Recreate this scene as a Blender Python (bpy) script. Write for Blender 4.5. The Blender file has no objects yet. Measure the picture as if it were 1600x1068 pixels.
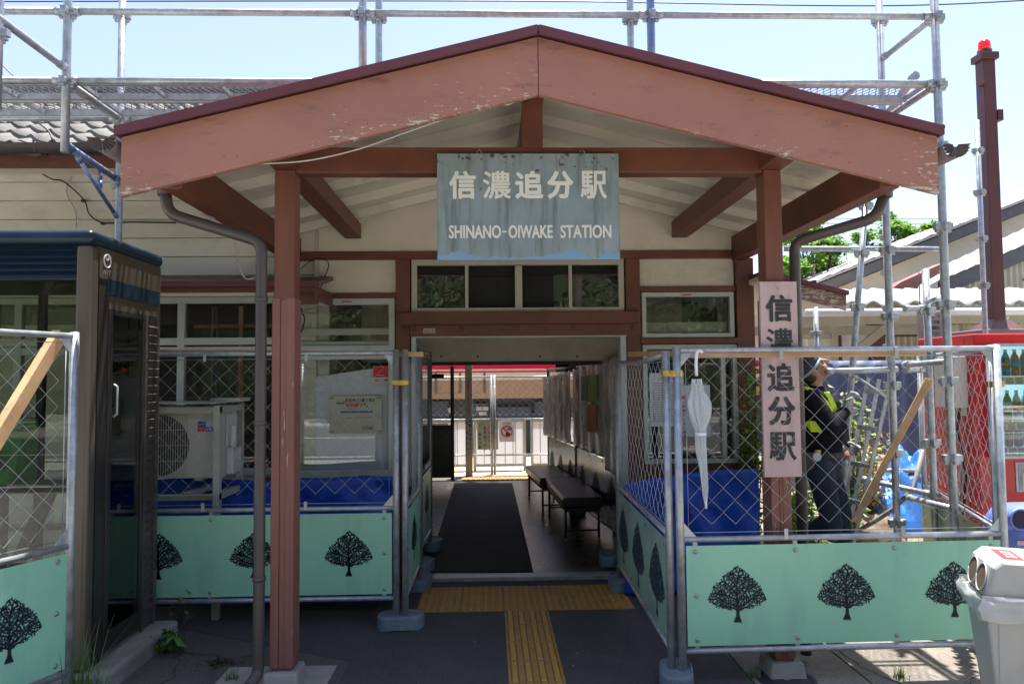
import bpy, math, random
from mathutils import Vector, Matrix, noise
R = math.radians
rnd = random.Random(11)
sc = bpy.context.scene
col = sc.collection
# ---------------------------------------------------------------- camera
F = 1156.0                       # focal length in pixels of the 1600 px wide photograph
CAM = Vector((0, 0, 1.58))
psi = math.atan(35 / F); th = math.atan(58 / F); rho = 0.009
fv = Vector((math.sin(psi) * math.cos(th), math.cos(psi) * math.cos(th), math.sin(th)))
r0 = Vector((math.cos(psi), -math.sin(psi), 0)); u0 = r0.cross(fv)
rv = r0 * math.cos(rho) - u0 * math.sin(rho); uv = u0 * math.cos(rho) + r0 * math.sin(rho)
cd = bpy.data.cameras.new("camera"); cam = bpy.data.objects.new("camera", cd); col.objects.link(cam)
cd.sensor_width = 36; cd.lens = 36 * F / 1600; cd.clip_end = 600; cd.clip_start = 0.05
M = Matrix((rv, uv, -fv)).transposed().to_4x4(); M.translation = CAM
cam.matrix_world = M; sc.camera = cam
# ---------------------------------------------------------------- light
SUNV = Vector((0.11, 0.20, 1.0)).normalized()
EL = math.asin(SUNV.z); AZ = math.atan2(SUNV.x, SUNV.y)
w = bpy.data.worlds.new("World"); sc.world = w; w.use_nodes = True
nt = w.node_tree; bg = nt.nodes["Background"]
sky = nt.nodes.new("ShaderNodeTexSky"); sky.sky_type = 'NISHITA'; sky.sun_disc = False
sky.sun_elevation = EL; sky.sun_rotation = AZ; sky.altitude = 900; sky.air_density = 1.0; sky.dust_density = 3.2; sky.ozone_density = 2.2
hsv = nt.nodes.new("ShaderNodeHueSaturation"); hsv.inputs["Saturation"].default_value = 0.88; hsv.inputs["Hue"].default_value = 0.508; nt.links.new(sky.outputs[0], hsv.inputs["Color"]); nt.links.new(hsv.outputs[0], bg.inputs[0]); bg.inputs[1].default_value = 0.096
sd = bpy.data.lights.new("sun", 'SUN'); sd.energy = 4.0; sd.angle = R(0.5); sd.color = (1.0, 0.955, 0.88)
so = bpy.data.objects.new("sun", sd); col.objects.link(so); so.location = (3, 6, 30)
so.rotation_euler = SUNV.to_track_quat('Z', 'Y').to_euler()
sc.view_settings.view_transform = 'Standard'; sc.view_settings.look = 'None'
sc.view_settings.exposure = 1.76; sc.view_settings.gamma = 1; sc.view_settings.use_curve_mapping = False
sc.cycles.max_bounces = 10; sc.cycles.transparent_max_bounces = 24; sc.cycles.diffuse_bounces = 5
# ---------------------------------------------------------------- measuring helpers (pixel of the photograph -> point on a real plane)
def ray(px, py): return fv + rv * ((px - 800) / F) - uv * ((py - 534) / F)
def at(px, py, Y):
    d = ray(px, py); return CAM + d * ((Y - CAM.y) / d.y)
def gz(px, py, z=0.0):
    d = ray(px, py); return CAM + d * ((z - CAM.z) / d.z)
def ax(px, py, X):
    d = ray(px, py); return CAM + d * ((X - CAM.x) / d.x)
# ---------------------------------------------------------------- materials
MATS = {}
def srgb(r, g, b):
    f = lambda c: (c / 255 / 12.92) if c / 255 <= 0.04045 else ((c / 255 + 0.055) / 1.055) ** 2.4
    return (f(r), f(g), f(b))
def mat(name, c, rough=0.6, metal=0.0, var=0.14, scale=6.0, stretch=(1, 1, 1), dirt=None, dscale=3.0, damt=0.5, dstretch=(1, 1, 1),
        bump=0.0, bscale=60.0, bstretch=(1, 1, 1), spec=0.5, trans=0.0, alpha=1.0, emit=None, coat=0.0, sss=0.0, dlo=0.5):
    if name in MATS: return MATS[name]
    m = bpy.data.materials.new(name); m.use_nodes = True; MATS[name] = m
    n = m.node_tree.nodes; L = m.node_tree.links; b = n["Principled BSDF"]
    tc = n.new("ShaderNodeTexCoord")
    def noi(sc_, st, det=6, rg=0.6):
        mp = n.new("ShaderNodeMapping"); mp.inputs["Scale"].default_value = st; L.new(tc.outputs["Object"], mp.inputs[0])
        t = n.new("ShaderNodeTexNoise"); t.inputs["Scale"].default_value = sc_; t.inputs["Detail"].default_value = det; t.inputs["Roughness"].default_value = rg
        L.new(mp.outputs[0], t.inputs["Vector"]); return t
    cr = n.new("ShaderNodeValToRGB"); t = noi(scale, stretch); L.new(t.outputs["Fac"], cr.inputs[0])
    cr.color_ramp.elements[0].position = 0.3; cr.color_ramp.elements[1].position = 0.7
    cr.color_ramp.elements[0].color = tuple(max(0, x * (1 - var)) for x in c) + (1,)
    cr.color_ramp.elements[1].color = tuple(min(1, x * (1 + var)) for x in c) + (1,)
    out = cr.outputs[0]
    if dirt:
        t2 = noi(dscale, dstretch, 8, 0.65); r2 = n.new("ShaderNodeValToRGB"); L.new(t2.outputs["Fac"], r2.inputs[0])
        r2.color_ramp.elements[0].position = dlo; r2.color_ramp.elements[1].position = min(0.99, dlo + 0.17)
        r2.color_ramp.elements[1].color = (damt, damt, damt, 1)
        mx = n.new("ShaderNodeMix"); mx.data_type = 'RGBA'; L.new(r2.outputs[0], mx.inputs[0]); L.new(out, mx.inputs[6]); mx.inputs[7].default_value = tuple(dirt) + (1,)
        out = mx.outputs[2]
    L.new(out, b.inputs["Base Color"])
    rr = n.new("ShaderNodeMapRange"); rr.inputs[3].default_value = max(0.02, rough - 0.1); rr.inputs[4].default_value = min(1, rough + 0.1)
    L.new(t.outputs["Fac"], rr.inputs[0]); L.new(rr.outputs[0], b.inputs["Roughness"])
    b.inputs["Metallic"].default_value = metal; b.inputs["Specular IOR Level"].default_value = spec
    b.inputs["Transmission Weight"].default_value = trans; b.inputs["Alpha"].default_value = alpha; b.inputs["Coat Weight"].default_value = coat
    if sss: b.inputs["Subsurface Weight"].default_value = sss; b.inputs["Subsurface Radius"].default_value = (0.02, 0.008, 0.004)
    if emit: b.inputs["Emission Color"].default_value = tuple(emit[:3]) + (1,); b.inputs["Emission Strength"].default_value = emit[3]
    if bump:
        t3 = noi(bscale, bstretch, 8, 0.7); bp = n.new("ShaderNodeBump"); bp.inputs["Strength"].default_value = bump; bp.inputs["Distance"].default_value = 0.01
        L.new(t3.outputs["Fac"], bp.inputs["Height"]); L.new(bp.outputs[0], b.inputs["Normal"])
    return m
def glass(name, tint=(1, 1, 1), refl=1.0, clear=1.0, rough=0.0):
    if name in MATS: return MATS[name]
    m = bpy.data.materials.new(name); m.use_nodes = True; MATS[name] = m
    n = m.node_tree.nodes; L = m.node_tree.links; n.remove(n["Principled BSDF"])
    tr = n.new("ShaderNodeBsdfTransparent"); tr.inputs[0].default_value = tuple(x * clear for x in tint) + (1,)
    gl = n.new("ShaderNodeBsdfGlossy"); gl.inputs["Roughness"].default_value = rough; gl.inputs[0].default_value = (refl, refl, refl, 1)
    fr = n.new("ShaderNodeFresnel"); fr.inputs[0].default_value = 1.62
    mx = n.new("ShaderNodeMixShader"); L.new(fr.outputs[0], mx.inputs[0]); L.new(tr.outputs[0], mx.inputs[1]); L.new(gl.outputs[0], mx.inputs[2])
    L.new(mx.outputs[0], n["Material Output"].inputs[0]); return m
# ---------------------------------------------------------------- mesh builder
WM = {}
class MB:
    def __init__(s): s.v = []; s.f = []; s.m = []; s.s = []
    def face(s, idx, m=0, sm=False): s.f.append(tuple(idx)); s.m.append(m); s.s.append(sm)
    def add(s, verts, faces, m=0, sm=False, M=None):
        o = len(s.v)
        s.v += [tuple(M @ Vector(p)) if M else tuple(p) for p in verts]
        for f in faces: s.face([i + o for i in f], m, sm)
    def hexa(s, p, m=0):   # 4 bottom (ccw from above), 4 top
        s.add(p, [(3, 2, 1, 0), (4, 5, 6, 7), (0, 1, 5, 4), (1, 2, 6, 5), (2, 3, 7, 6), (3, 0, 4, 7)], m)
    def box(s, x0, x1, y0, y1, z0, z1, m=0):
        x0, x1 = min(x0, x1), max(x0, x1); y0, y1 = min(y0, y1), max(y0, y1); z0, z1 = min(z0, z1), max(z0, z1)
        s.hexa([(x0, y0, z0), (x1, y0, z0), (x1, y1, z0), (x0, y1, z0), (x0, y0, z1), (x1, y0, z1), (x1, y1, z1), (x0, y1, z1)], m)
    def bar(s, p, q, wd, ht, m=0, up=(0, 0, 1)):
        p = Vector(p); q = Vector(q); d = (q - p).normalized(); u = Vector(up)
        if abs(d.dot(u)) > 0.98: u = Vector((0, 1, 0))
        sd_ = d.cross(u).normalized() * wd / 2; u = sd_.cross(d).normalized() * ht / 2
        a = [p - sd_ - u, p + sd_ - u, q + sd_ - u, q - sd_ - u, p - sd_ + u, p + sd_ + u, q + sd_ + u, q - sd_ + u]
        s.hexa([tuple(x) for x in a], m)
    def tube(s, pts, r, n=8, m=0, caps=True, radii=None, sm=True):
        pts = [Vector(p) for p in pts]; k = len(pts); rings = []; o = len(s.v); prev = None
        for i in range(k):
            d0 = (pts[i] - pts[i - 1]).normalized() if i else None; d1 = (pts[i + 1] - pts[i]).normalized() if i < k - 1 else None
            t = (d0 + d1) if (d0 and d1) else (d0 or d1)
            t = t.normalized() if t.length > 1e-6 else (d1 or d0)
            if prev is None:
                u = Vector((0, 0, 1)) if abs(t.z) < 0.9 else Vector((1, 0, 0)); a = t.cross(u).normalized()
            else:
                a = prev - t * prev.dot(t)
                a = a.normalized() if a.length > 1e-6 else t.orthogonal().normalized()
            prev = a; b = t.cross(a); rr = radii[i] if radii else r
            if d0 and d1:
                c = max(0.5, d0.dot(t)); rr2 = rr
            for j in range(n):
                an = 2 * math.pi * j / n; s.v.append(tuple(pts[i] + (a * math.cos(an) + b * math.sin(an)) * rr))
        for i in range(k - 1):
            for j in range(n):
                j2 = (j + 1) % n; s.face((o + i * n + j, o + i * n + j2, o + (i + 1) * n + j2, o + (i + 1) * n + j), m, sm)
        if caps:
            s.face([o + j for j in range(n)][::-1], m); s.face([o + (k - 1) * n + j for j in range(n)], m)
    def prism(s, poly, vec, m=0, sm=False):
        n = len(poly); o = len(s.v); vec = Vector(vec)
        s.v += [tuple(p) for p in poly] + [tuple(Vector(p) + vec) for p in poly]
        s.face(range(n), m); s.face([n + i for i in range(n)][::-1] if False else [o + n + i for i in range(n)][::-1], m)
        s.f[-2] = tuple(o + i for i in range(n))
        for i in range(n):
            j = (i + 1) % n; s.face((o + i, o + n + i, o + n + j, o + j), m, sm)
    def lathe(s, c, prof, n=20, m=0, sm=True, axis='Z', sx=1, sy=1):
        o = len(s.v); c = Vector(c)
        for r, z in prof:
            for j in range(n):
                a = 2 * math.pi * j / n; x, y = r * math.cos(a) * sx, r * math.sin(a) * sy
                p = (x, y, z) if axis == 'Z' else ((z, x, y) if axis == 'X' else (x, z, y)); s.v.append(tuple(c + Vector(p)))
        for i in range(len(prof) - 1):
            for j in range(n):
                j2 = (j + 1) % n; s.face((o + i * n + j, o + i * n + j2, o + (i + 1) * n + j2, o + (i + 1) * n + j), m, sm)
        s.face([o + j for j in range(n)][::-1], m); s.face([o + (len(prof) - 1) * n + j for j in range(n)], m)
    def quad(s, a, b, c, d, m=0): s.add([a, b, c, d], [(0, 1, 2, 3)], m)
    def grid(s, fn, nu, nv, m=0, sm=True):
        o = len(s.v)
        for i in range(nu + 1):
            for j in range(nv + 1): s.v.append(tuple(fn(i / nu, j / nv)))
        for i in range(nu):
            for j in range(nv):
                a = o + i * (nv + 1) + j; s.face((a, a + nv + 1, a + nv + 2, a + 1), m, sm)
    def text(s, t, org, ux, uz, w=None, h=None, m=0, off=0.0, bold=0.0):   # fits text t in the box org + ux*w + uz*h
        vs, fs = glyphs(t, off)
        if not vs: return
        x0 = min(p[0] for p in vs); x1 = max(p[0] for p in vs); y0 = min(p[1] for p in vs); y1 = max(p[1] for p in vs)
        if w is None: w = (x1 - x0) * h / (y1 - y0)
        if h is None: h = (y1 - y0) * w / (x1 - x0)
        org = Vector(org); ux = Vector(ux); uz = Vector(uz)
        if bold:   # heavier strokes: the glyph stamped in a small ring, each stamp a hair in front of the last
            r_ = bold * min(w, h); org = org + ux * r_ + uz * r_; w -= 2 * r_; h -= 2 * r_; nn = ux.cross(uz)
            for i in range(10):
                a = 2 * math.pi * i / 10; q0 = org + ux * (r_ * math.cos(a)) + uz * (r_ * math.sin(a)) + nn * (0.00012 * (i + 1))
                s.add([tuple(q0 + ux * ((p[0] - x0) / (x1 - x0) * w) + uz * ((p[1] - y0) / (y1 - y0) * h)) for p in vs], fs, m)
            return
        s.add([tuple(org + ux * ((p[0] - x0) / (x1 - x0) * w) + uz * ((p[1] - y0) / (y1 - y0) * h)) for p in vs], fs, m)
    def build(s, name, mats, parent=None, bevel=0.0, local=False, loc=None, solid=0.0, seg=2):
        me = bpy.data.meshes.new(name); o = bpy.data.objects.new(name, me); col.objects.link(o)
        vs = s.v
        if parent is not None:
            o.parent = parent; W = WM[parent.name]; WM[o.name] = W
            if not local:
                I = W.inverted(); vs = [tuple(I @ Vector(p)) for p in vs]
        else:
            if loc is None:
                xs = [p[0] for p in vs]; ys = [p[1] for p in vs]; zs = [p[2] for p in vs]
                loc = ((min(xs) + max(xs)) / 2, (min(ys) + max(ys)) / 2, min(zs))
            loc = Vector(loc); o.location = loc; WM[o.name] = Matrix.Translation(loc)
            if not local: vs = [tuple(Vector(p) - loc) for p in vs]
        me.from_pydata(vs, [], s.f)
        ms = mats if isinstance(mats, (list, tuple)) else [mats]
        for q in ms: me.materials.append(q)
        me.polygons.foreach_set("material_index", s.m); me.polygons.foreach_set("use_smooth", s.s)
        me.validate(); me.update()
        if solid:
            md = o.modifiers.new("t", 'SOLIDIFY'); md.thickness = solid; md.offset = 0
        if bevel:
            md = o.modifiers.new("b", 'BEVEL'); md.width = bevel; md.segments = seg; md.limit_method = 'ANGLE'; md.angle_limit = R(40)
        return o
GL = {}
def glyphs(t, off=0.0):
    k = (t, off)
    if k in GL: return GL[k]
    cu = bpy.data.curves.new("glyph", 'FONT'); cu.body = t; cu.size = 1; cu.offset = off; cu.resolution_u = 3; cu.fill_mode = 'FRONT'
    o = bpy.data.objects.new("glyph", cu); col.objects.link(o); dg = bpy.context.evaluated_depsgraph_get(); dg.update()
    ev = o.evaluated_get(dg); me = ev.to_mesh(); vs = [tuple(v.co[:2]) for v in me.vertices]; fs = [tuple(p.vertices) for p in me.polygons]
    ev.to_mesh_clear(); bpy.data.objects.remove(o); bpy.data.curves.remove(cu); GL[k] = (vs, fs); return GL[k]
def tag(o, label, cat, group=None, kind=None):
    if label: o["label"] = label
    if cat: o["category"] = cat
    if group: o["group"] = group
    if kind: o["kind"] = kind
    return o
def thing(name, label, cat, loc=(0, 0, 0), rotz=0.0, group=None):
    o = bpy.data.objects.new(name, None); col.objects.link(o); o.empty_display_size = 0.1
    o.location = loc; o.rotation_euler = (0, 0, rotz); WM[o.name] = Matrix.Translation(Vector(loc)) @ Matrix.Rotation(rotz, 4, 'Z')
    return tag(o, label, cat, group)
def struct(mb, name, m, **k):
    o = mb.build(name, m, **k); o["kind"] = "structure"; return o
def kids(o): return [c for c in bpy.data.objects if c.parent == o]
def dup(o, loc, rotz, label, parent=None):
    c = o.copy(); col.objects.link(c); c.location = loc; c.rotation_euler = (0, 0, rotz)
    if label: c["label"] = label
    for ch in kids(o):
        d = ch.copy(); col.objects.link(d); d.parent = c
        for g in kids(ch):
            e = g.copy(); col.objects.link(e); e.parent = d
    return c
def part_label(o, t): o["label"] = t; return o
# ---------------------------------------------------------------- shared materials
def peel(name, base, chip, dark, amt=0.62, edge=0.0, stretch=(3, 3, 9)):
    if name in MATS: return MATS[name]
    m = mat(name, base, rough=0.62, var=0.10, scale=2.5, dirt=dark, dscale=1.0, damt=0.75, dstretch=stretch, bump=0.35, bscale=12, bstretch=stretch, dlo=0.57)
    n = m.node_tree.nodes; L = m.node_tree.links; b = n["Principled BSDF"]
    src = b.inputs["Base Color"].links[0].from_socket; tc = [x for x in n if x.type == 'TEX_COORD'][0]
    def noi(sc_, st):
        mp = n.new("ShaderNodeMapping"); mp.inputs["Scale"].default_value = st; mp.inputs["Location"].default_value = (3.1, 1.7, 5.3); L.new(tc.outputs["Object"], mp.inputs[0])
        t = n.new("ShaderNodeTexNoise"); t.inputs["Scale"].default_value = sc_; t.inputs["Detail"].default_value = 9; t.inputs["Roughness"].default_value = 0.7; L.new(mp.outputs[0], t.inputs[0]); return t
    a = noi(6, stretch); c2 = noi(1.3, (1, 1, 1)); ad = n.new("ShaderNodeMath"); ad.operation = 'MULTIPLY_ADD'; ad.inputs[1].default_value = 0.45
    L.new(c2.outputs[0], ad.inputs[0]); L.new(a.outputs[0], ad.inputs[2])
    if edge:   # paint comes off mostly along the bottom edge and the ends of the board (attribute set by the builder)
        at_ = n.new("ShaderNodeAttribute"); at_.attribute_name = "wear"; e_ = n.new("ShaderNodeMath"); e_.operation = 'MULTIPLY_ADD'; e_.inputs[1].default_value = edge
        L.new(at_.outputs["Fac"], e_.inputs[0]); L.new(ad.outputs[0], e_.inputs[2]); ad = e_
    r = n.new("ShaderNodeMapRange"); r.inputs[1].default_value = amt + 0.225; r.inputs[2].default_value = amt + 0.24; L.new(ad.outputs[0], r.inputs[0])
    mx = n.new("ShaderNodeMix"); mx.data_type = 'RGBA'; L.new(r.outputs[0], mx.inputs[0]); L.new(src, mx.inputs[6]); mx.inputs[7].default_value = tuple(chip) + (1,)
    L.new(mx.outputs[2], b.inputs["Base Color"]); return m
SALMON = peel("salmon_paint", (0.33, 0.150, 0.108), (0.48, 0.45, 0.38), (0.10, 0.05, 0.045), amt=0.70, edge=0.115, stretch=(3.0, 1.2, 11))
BROWN = mat("brown_paint", (0.135, 0.043, 0.022), rough=0.5, var=0.2, scale=5, stretch=(1, 1, 1), dirt=(0.07, 0.03, 0.02), dscale=4, damt=0.5, bump=0.12, bscale=25, bstretch=(1, 6, 6))
POSTUP = mat("post_paint_upper", (0.16, 0.055, 0.033), rough=0.5, var=0.14, scale=3, stretch=(6, 6, 0.7), bump=0.15, bscale=30, bstretch=(8, 8, 0.5))
POSTLOW = peel("post_paint_faded", (0.215, 0.088, 0.066), (0.34, 0.30, 0.27), (0.13, 0.06, 0.05), amt=0.67, stretch=(7, 7, 0.8))
MAROON = mat("maroon_metal", (0.12, 0.034, 0.042), rough=0.38, var=0.15, scale=3)
CREAM = mat("cream_soffit", (0.68, 0.63, 0.53), rough=0.7, var=0.08, scale=2, dirt=(0.22, 0.18, 0.13), dscale=2.5, damt=0.45, bump=0.1, bscale=30, dlo=0.55)
PLASTER = mat("plaster", (0.64, 0.58, 0.465), rough=0.85, var=0.07, scale=3, dirt=(0.30, 0.25, 0.18), dscale=2, damt=0.4, bump=0.35, bscale=90, dlo=0.55)
ROUGHPL = mat("rough_plaster", (0.62, 0.56, 0.45), rough=0.9, var=0.08, scale=8, bump=1.0, bscale=22)
SIDING = mat("siding_boards", (0.66, 0.64, 0.55), rough=0.6, var=0.07, scale=1.2, stretch=(1, 1, 3), dirt=(0.28, 0.25, 0.17), dscale=1.5, damt=0.35, dstretch=(1, 1, 2.5), bump=0.05, bscale=40)
STEEL = mat("galvanised_steel", (0.42, 0.45, 0.47), rough=0.42, metal=0.55, var=0.22, scale=22, dirt=(0.22, 0.24, 0.25), dscale=8, damt=0.6, bump=0.08, bscale=80)
STEELB = mat("blue_marked_steel", (0.16, 0.23, 0.40), rough=0.45, metal=0.4, var=0.3, scale=10, dirt=(0.35, 0.37, 0.38), dscale=6, damt=0.7)
WIRE = mat("galvanised_wire", (0.40, 0.44, 0.47), rough=0.4, metal=0.6, var=0.1, scale=10)
GREENB = mat("mint_board", (0.27, 0.58, 0.40), rough=0.40, var=0.07, scale=1.5, dirt=(0.20, 0.43, 0.32), dscale=2.2, damt=0.55, dstretch=(2.5, 1, 0.7), dlo=0.52, bump=0.12, bscale=3)
GREENF = mat("faded_mint_board", (0.31, 0.47, 0.38), rough=0.5, var=0.10, scale=2.5, dirt=(0.15, 0.24, 0.20), dscale=2.5, damt=0.6, stretch=(1, 1, 0.4))
PRINT = mat("navy_print", (0.012, 0.020, 0.042), rough=0.5, var=0.2)
PRINTF = mat("faded_navy_print", (0.040, 0.085, 0.125), rough=0.5, var=0.2)
ALU = mat("aluminium_frame", (0.46, 0.50, 0.46), rough=0.45, metal=0.15, var=0.06, scale=4, dirt=(0.25, 0.26, 0.22), dscale=4, damt=0.4)
GLASS = glass("window_glass", (0.985, 1, 0.99), clear=0.99)
BOOTHD = glass("booth_door_glass", (0.92, 0.95, 0.91), clear=0.96, refl=0.9)
BOOTHG = glass("booth_glass", (0.90, 0.93, 0.88), clear=0.94, refl=0.32)
DARKIN = mat("dark_interior", (0.03, 0.028, 0.026), rough=0.8)
WOOD = mat("pine_timber", (0.55, 0.33, 0.16), rough=0.6, var=0.2, scale=5, stretch=(1, 1, 1), bump=0.1, bscale=30)
WHITE = mat("white_paint", (0.72, 0.73, 0.72), rough=0.5, var=0.04)
PAPER = mat("paper", (0.66, 0.66, 0.60), rough=0.7, var=0.05)
INK = mat("black_ink", (0.015, 0.015, 0.017), rough=0.6)
REDINK = mat("red_ink", (0.5, 0.03, 0.03), rough=0.6)
PINKINK = mat("pink_ink", (0.55, 0.06, 0.20), rough=0.6)
BLUEINK = mat("blue_ink", (0.03, 0.10, 0.32), rough=0.6)
TARP = mat("blue_tarp", (0.006, 0.060, 0.42), rough=0.34, var=0.25, scale=5, dirt=(0.02, 0.06, 0.25), dscale=3, damt=0.6, bump=0.7, bscale=7)
BLACKV = mat("black_vinyl", (0.014, 0.013, 0.013), rough=0.33, var=0.2)
DPIPE = mat("grey_brown_pvc", (0.070, 0.056, 0.052), rough=0.42, var=0.12, scale=3)
RUBBER = mat("cable_black", (0.012, 0.012, 0.013), rough=0.5)
CONC = mat("concrete", (0.33, 0.315, 0.285), rough=0.9, var=0.16, scale=5, dirt=(0.16, 0.15, 0.13), dscale=2.2, damt=0.6, bump=0.45, bscale=120)
# ================================================================ GROUND
ASPH = mat("old_asphalt", (0.095, 0.091, 0.084), rough=0.92, var=0.5, scale=110, dirt=(0.13, 0.125, 0.115), dscale=1.6, damt=0.5, bump=0.7, bscale=150)
ASPHD = mat("dark_asphalt", (0.066, 0.065, 0.064), rough=0.85, var=0.55, scale=130, dirt=(0.10, 0.097, 0.09), dscale=2.2, damt=0.6, bump=0.7, bscale=170)
STREET = mat("street_surface", (0.44, 0.415, 0.375), rough=0.92, var=0.15, scale=1.5, bump=0.4, bscale=60)
CONCB = mat("pale_concrete", (0.24, 0.216, 0.185), rough=0.95, var=0.28, scale=45, dirt=(0.20, 0.175, 0.145), dscale=2.6, damt=0.8, bump=0.9, bscale=140, dlo=0.46)
CRK = mat("crack_dirt", (0.06, 0.055, 0.045), rough=1)
g = MB(); g.quad((-220, -220, -0.012), (220, -220, -0.012), (220, 220, -0.012), (-220, 220, -0.012)); struct(g, "ground", STREET)
ROADM = mat("road_asphalt", (0.085, 0.083, 0.08), rough=0.9, var=0.2, scale=2, bump=0.4, bscale=60)
b = MB(); b.box(-80, 80, -14.5, -3.2, -0.011, -0.006); struct(b, "road", ROADM)
b = MB()
for y_ in (-3.7, -8.9, -14.0): b.box(-80, 80, y_ - .08, y_ + .08, -0.0055, -0.002)
for i in range(16): b.box(-30 + i * 1.0, -29.5 + i * 1.0, -8.0, -5.0, -0.0055, -0.002)
struct(b, "road_marking", WHITE)
def sheet(name, x0, x1, y0, y1, z, m, nx=1, ny=1, wob=0.0):
    b = MB(); b.box(x0, x1, y0, y1, z - 0.004, z); return struct(b, name, m)
sheet("pavement", -6.0, 1.34, 1.2, 5.93, 0.0, ASPH)
b = MB(); b.prism([(-0.83, 1.2, -0.002), (1.34, 1.2, -0.002), (1.34, 5.93, -0.002), (-2.0, 5.93, -0.002), (-2.0, 4.9, -0.002), (-0.80, 4.28, -0.002)], (0, 0, 0.006)); struct(b, "porch_asphalt", ASPHD)
sheet("concrete_slab", -1.45, -0.86, 3.2, 4.22, 0.005, CONC)
# slabs of the sunlit concrete walk to the right, with joints
b = MB(); xs = [1.352, 1.95, 2.75, 4.2, 8.0]; ys = [1.2, 2.6, 3.72, 4.6, 5.6]
for i in range(4):
    for j in range(4):
        b.box(xs[i] + 0.006, xs[i + 1] - 0.006, ys[j] + 0.006, ys[j + 1] - 0.006, -0.01, 0.001 + 0.0015 * ((i * 3 + j) % 3))
struct(b, "concrete_walk", CONCB)
def crack(name, pts, wd, seed):
    r_ = random.Random(seed); P_ = []
    for i in range(len(pts) - 1):
        a, c = Vector(pts[i]), Vector(pts[i + 1])
        for k_ in range(10): t = k_ / 10; P_.append(a.lerp(c, t) + Vector((r_.gauss(0, .012), r_.gauss(0, .012), 0)))
    q = MB(); prev = None
    for i, p in enumerate(P_):
        w_ = wd * r_.uniform(.3, 1.2) * (1 if 0 < i < len(P_) - 1 else .1); d_ = (P_[min(i + 1, len(P_) - 1)] - P_[max(0, i - 1)]).normalized(); n_ = Vector((-d_.y, d_.x, 0)) * w_; k_ = len(q.v); q.v += [tuple(p + n_), tuple(p - n_)]
        if prev is not None: q.face((prev, prev + 1, k_ + 1, k_))
        prev = k_
    struct(q, name, CRK)
crack("pavement_crack", [(-2.0, 4.55, .0062), (-1.5, 4.35, .0062), (-1.05, 4.5, .0062)], .004, 1)
crack("pavement_crack", [(-1.95, 3.6, .0022), (-1.7, 4.1, .0022), (-1.85, 4.6, .0022)], .006, 2)
crack("pavement_crack", [(-.75, 3.6, .0078), (-.5, 4.15, .0078), (-.62, 4.6, .0078), (-.38, 5.0, .0078)], .0028, 8)
crack("pavement_crack", [(.5, 3.6, .0078), (.75, 4.2, .0078), (.9, 4.9, .0078)], .0026, 9)
crack("pavement_crack", [(2.02, 3.1, .0070), (2.12, 3.7, .0070), (1.98, 4.2, .0070), (2.2, 4.9, .0070)], .0045, 3)
crack("pavement_crack", [(2.3, 3.7, .0070), (2.62, 3.95, .0070)], .004, 5)
b = MB(); b.lathe((0, 0, 0), [(0.15, 0), (0.15, 0.008), (0.125, 0.008), (0.122, 0.004), (0.115, 0.008), (0.02, 0.009), (0.015, 0.003)], 28)
p = gz(1229, 1062); o = b.build("manhole_cover", mat("cast_iron", (0.05, 0.05, 0.052), rough=0.6, metal=0.4, bump=0.4, bscale=70), local=True, loc=(p.x, p.y, 0.001)); tag(o, "small round dark iron manhole cover in the pavement right of the fence foot", "manhole cover")
# grass strip on the sunny side
GRASS = mat("grass_blade", (0.13, 0.24, 0.035), rough=0.55, var=0.45, scale=4, trans=0.0)
SOIL = mat("dry_soil", (0.20, 0.165, 0.11), rough=0.95, var=0.3, scale=6, bump=0.8, bscale=40)
b = MB()
def soil(u, v):
    x = 2.15 + u * 9; y = 5.3 + v * 9
    return (x, y, 0.10 * min(1, v * 6) * min(1, u * 20) + 0.05 * noise.noise(Vector((x * 1.3, y * 1.3, 0))) * min(1, v * 6) + 0.003)
b.grid(soil, 40, 40); struct(b, "garden_ground", SOIL)
def blade(mb, x, y, z, h, lean, ang, wd=0.006, m=0, seg=3):
    ca, sa = math.cos(ang), math.sin(ang); prev = None
    for k in range(seg + 1):
        t = k / seg; c = Vector((x + ca * lean * t * t, y + sa * lean * t * t, z + h * (t - 0.25 * t * t * min(1, lean / max(h, .01)))))
        ww = wd * (1 - t * 0.9) / 2; l = c + Vector((-sa * ww, ca * ww, 0)); r_ = c - Vector((-sa * ww, ca * ww, 0))
        i = len(mb.v); mb.v += [tuple(l), tuple(r_)]
        if prev is not None: mb.face((prev, prev + 1, i + 1, i), m, True)
        prev = i
b = MB()
for i in range(5200):
    u, v = rnd.random() ** 1.2, rnd.random() ** 1.6; x, y, z = soil(u * 0.55, v * 0.6)
    if noise.noise(Vector((x * 1.1, y * 1.1, 4))) < -0.05: continue
    blade(b, x, y, z - 0.01, rnd.uniform(0.04, 0.16), rnd.uniform(0.01, 0.09), rnd.uniform(0, 6.28), 0.007)
tag(b.build("grass", GRASS), "short sunlit grass on the garden strip behind the right fence", "grass", kind="stuff")
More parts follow.
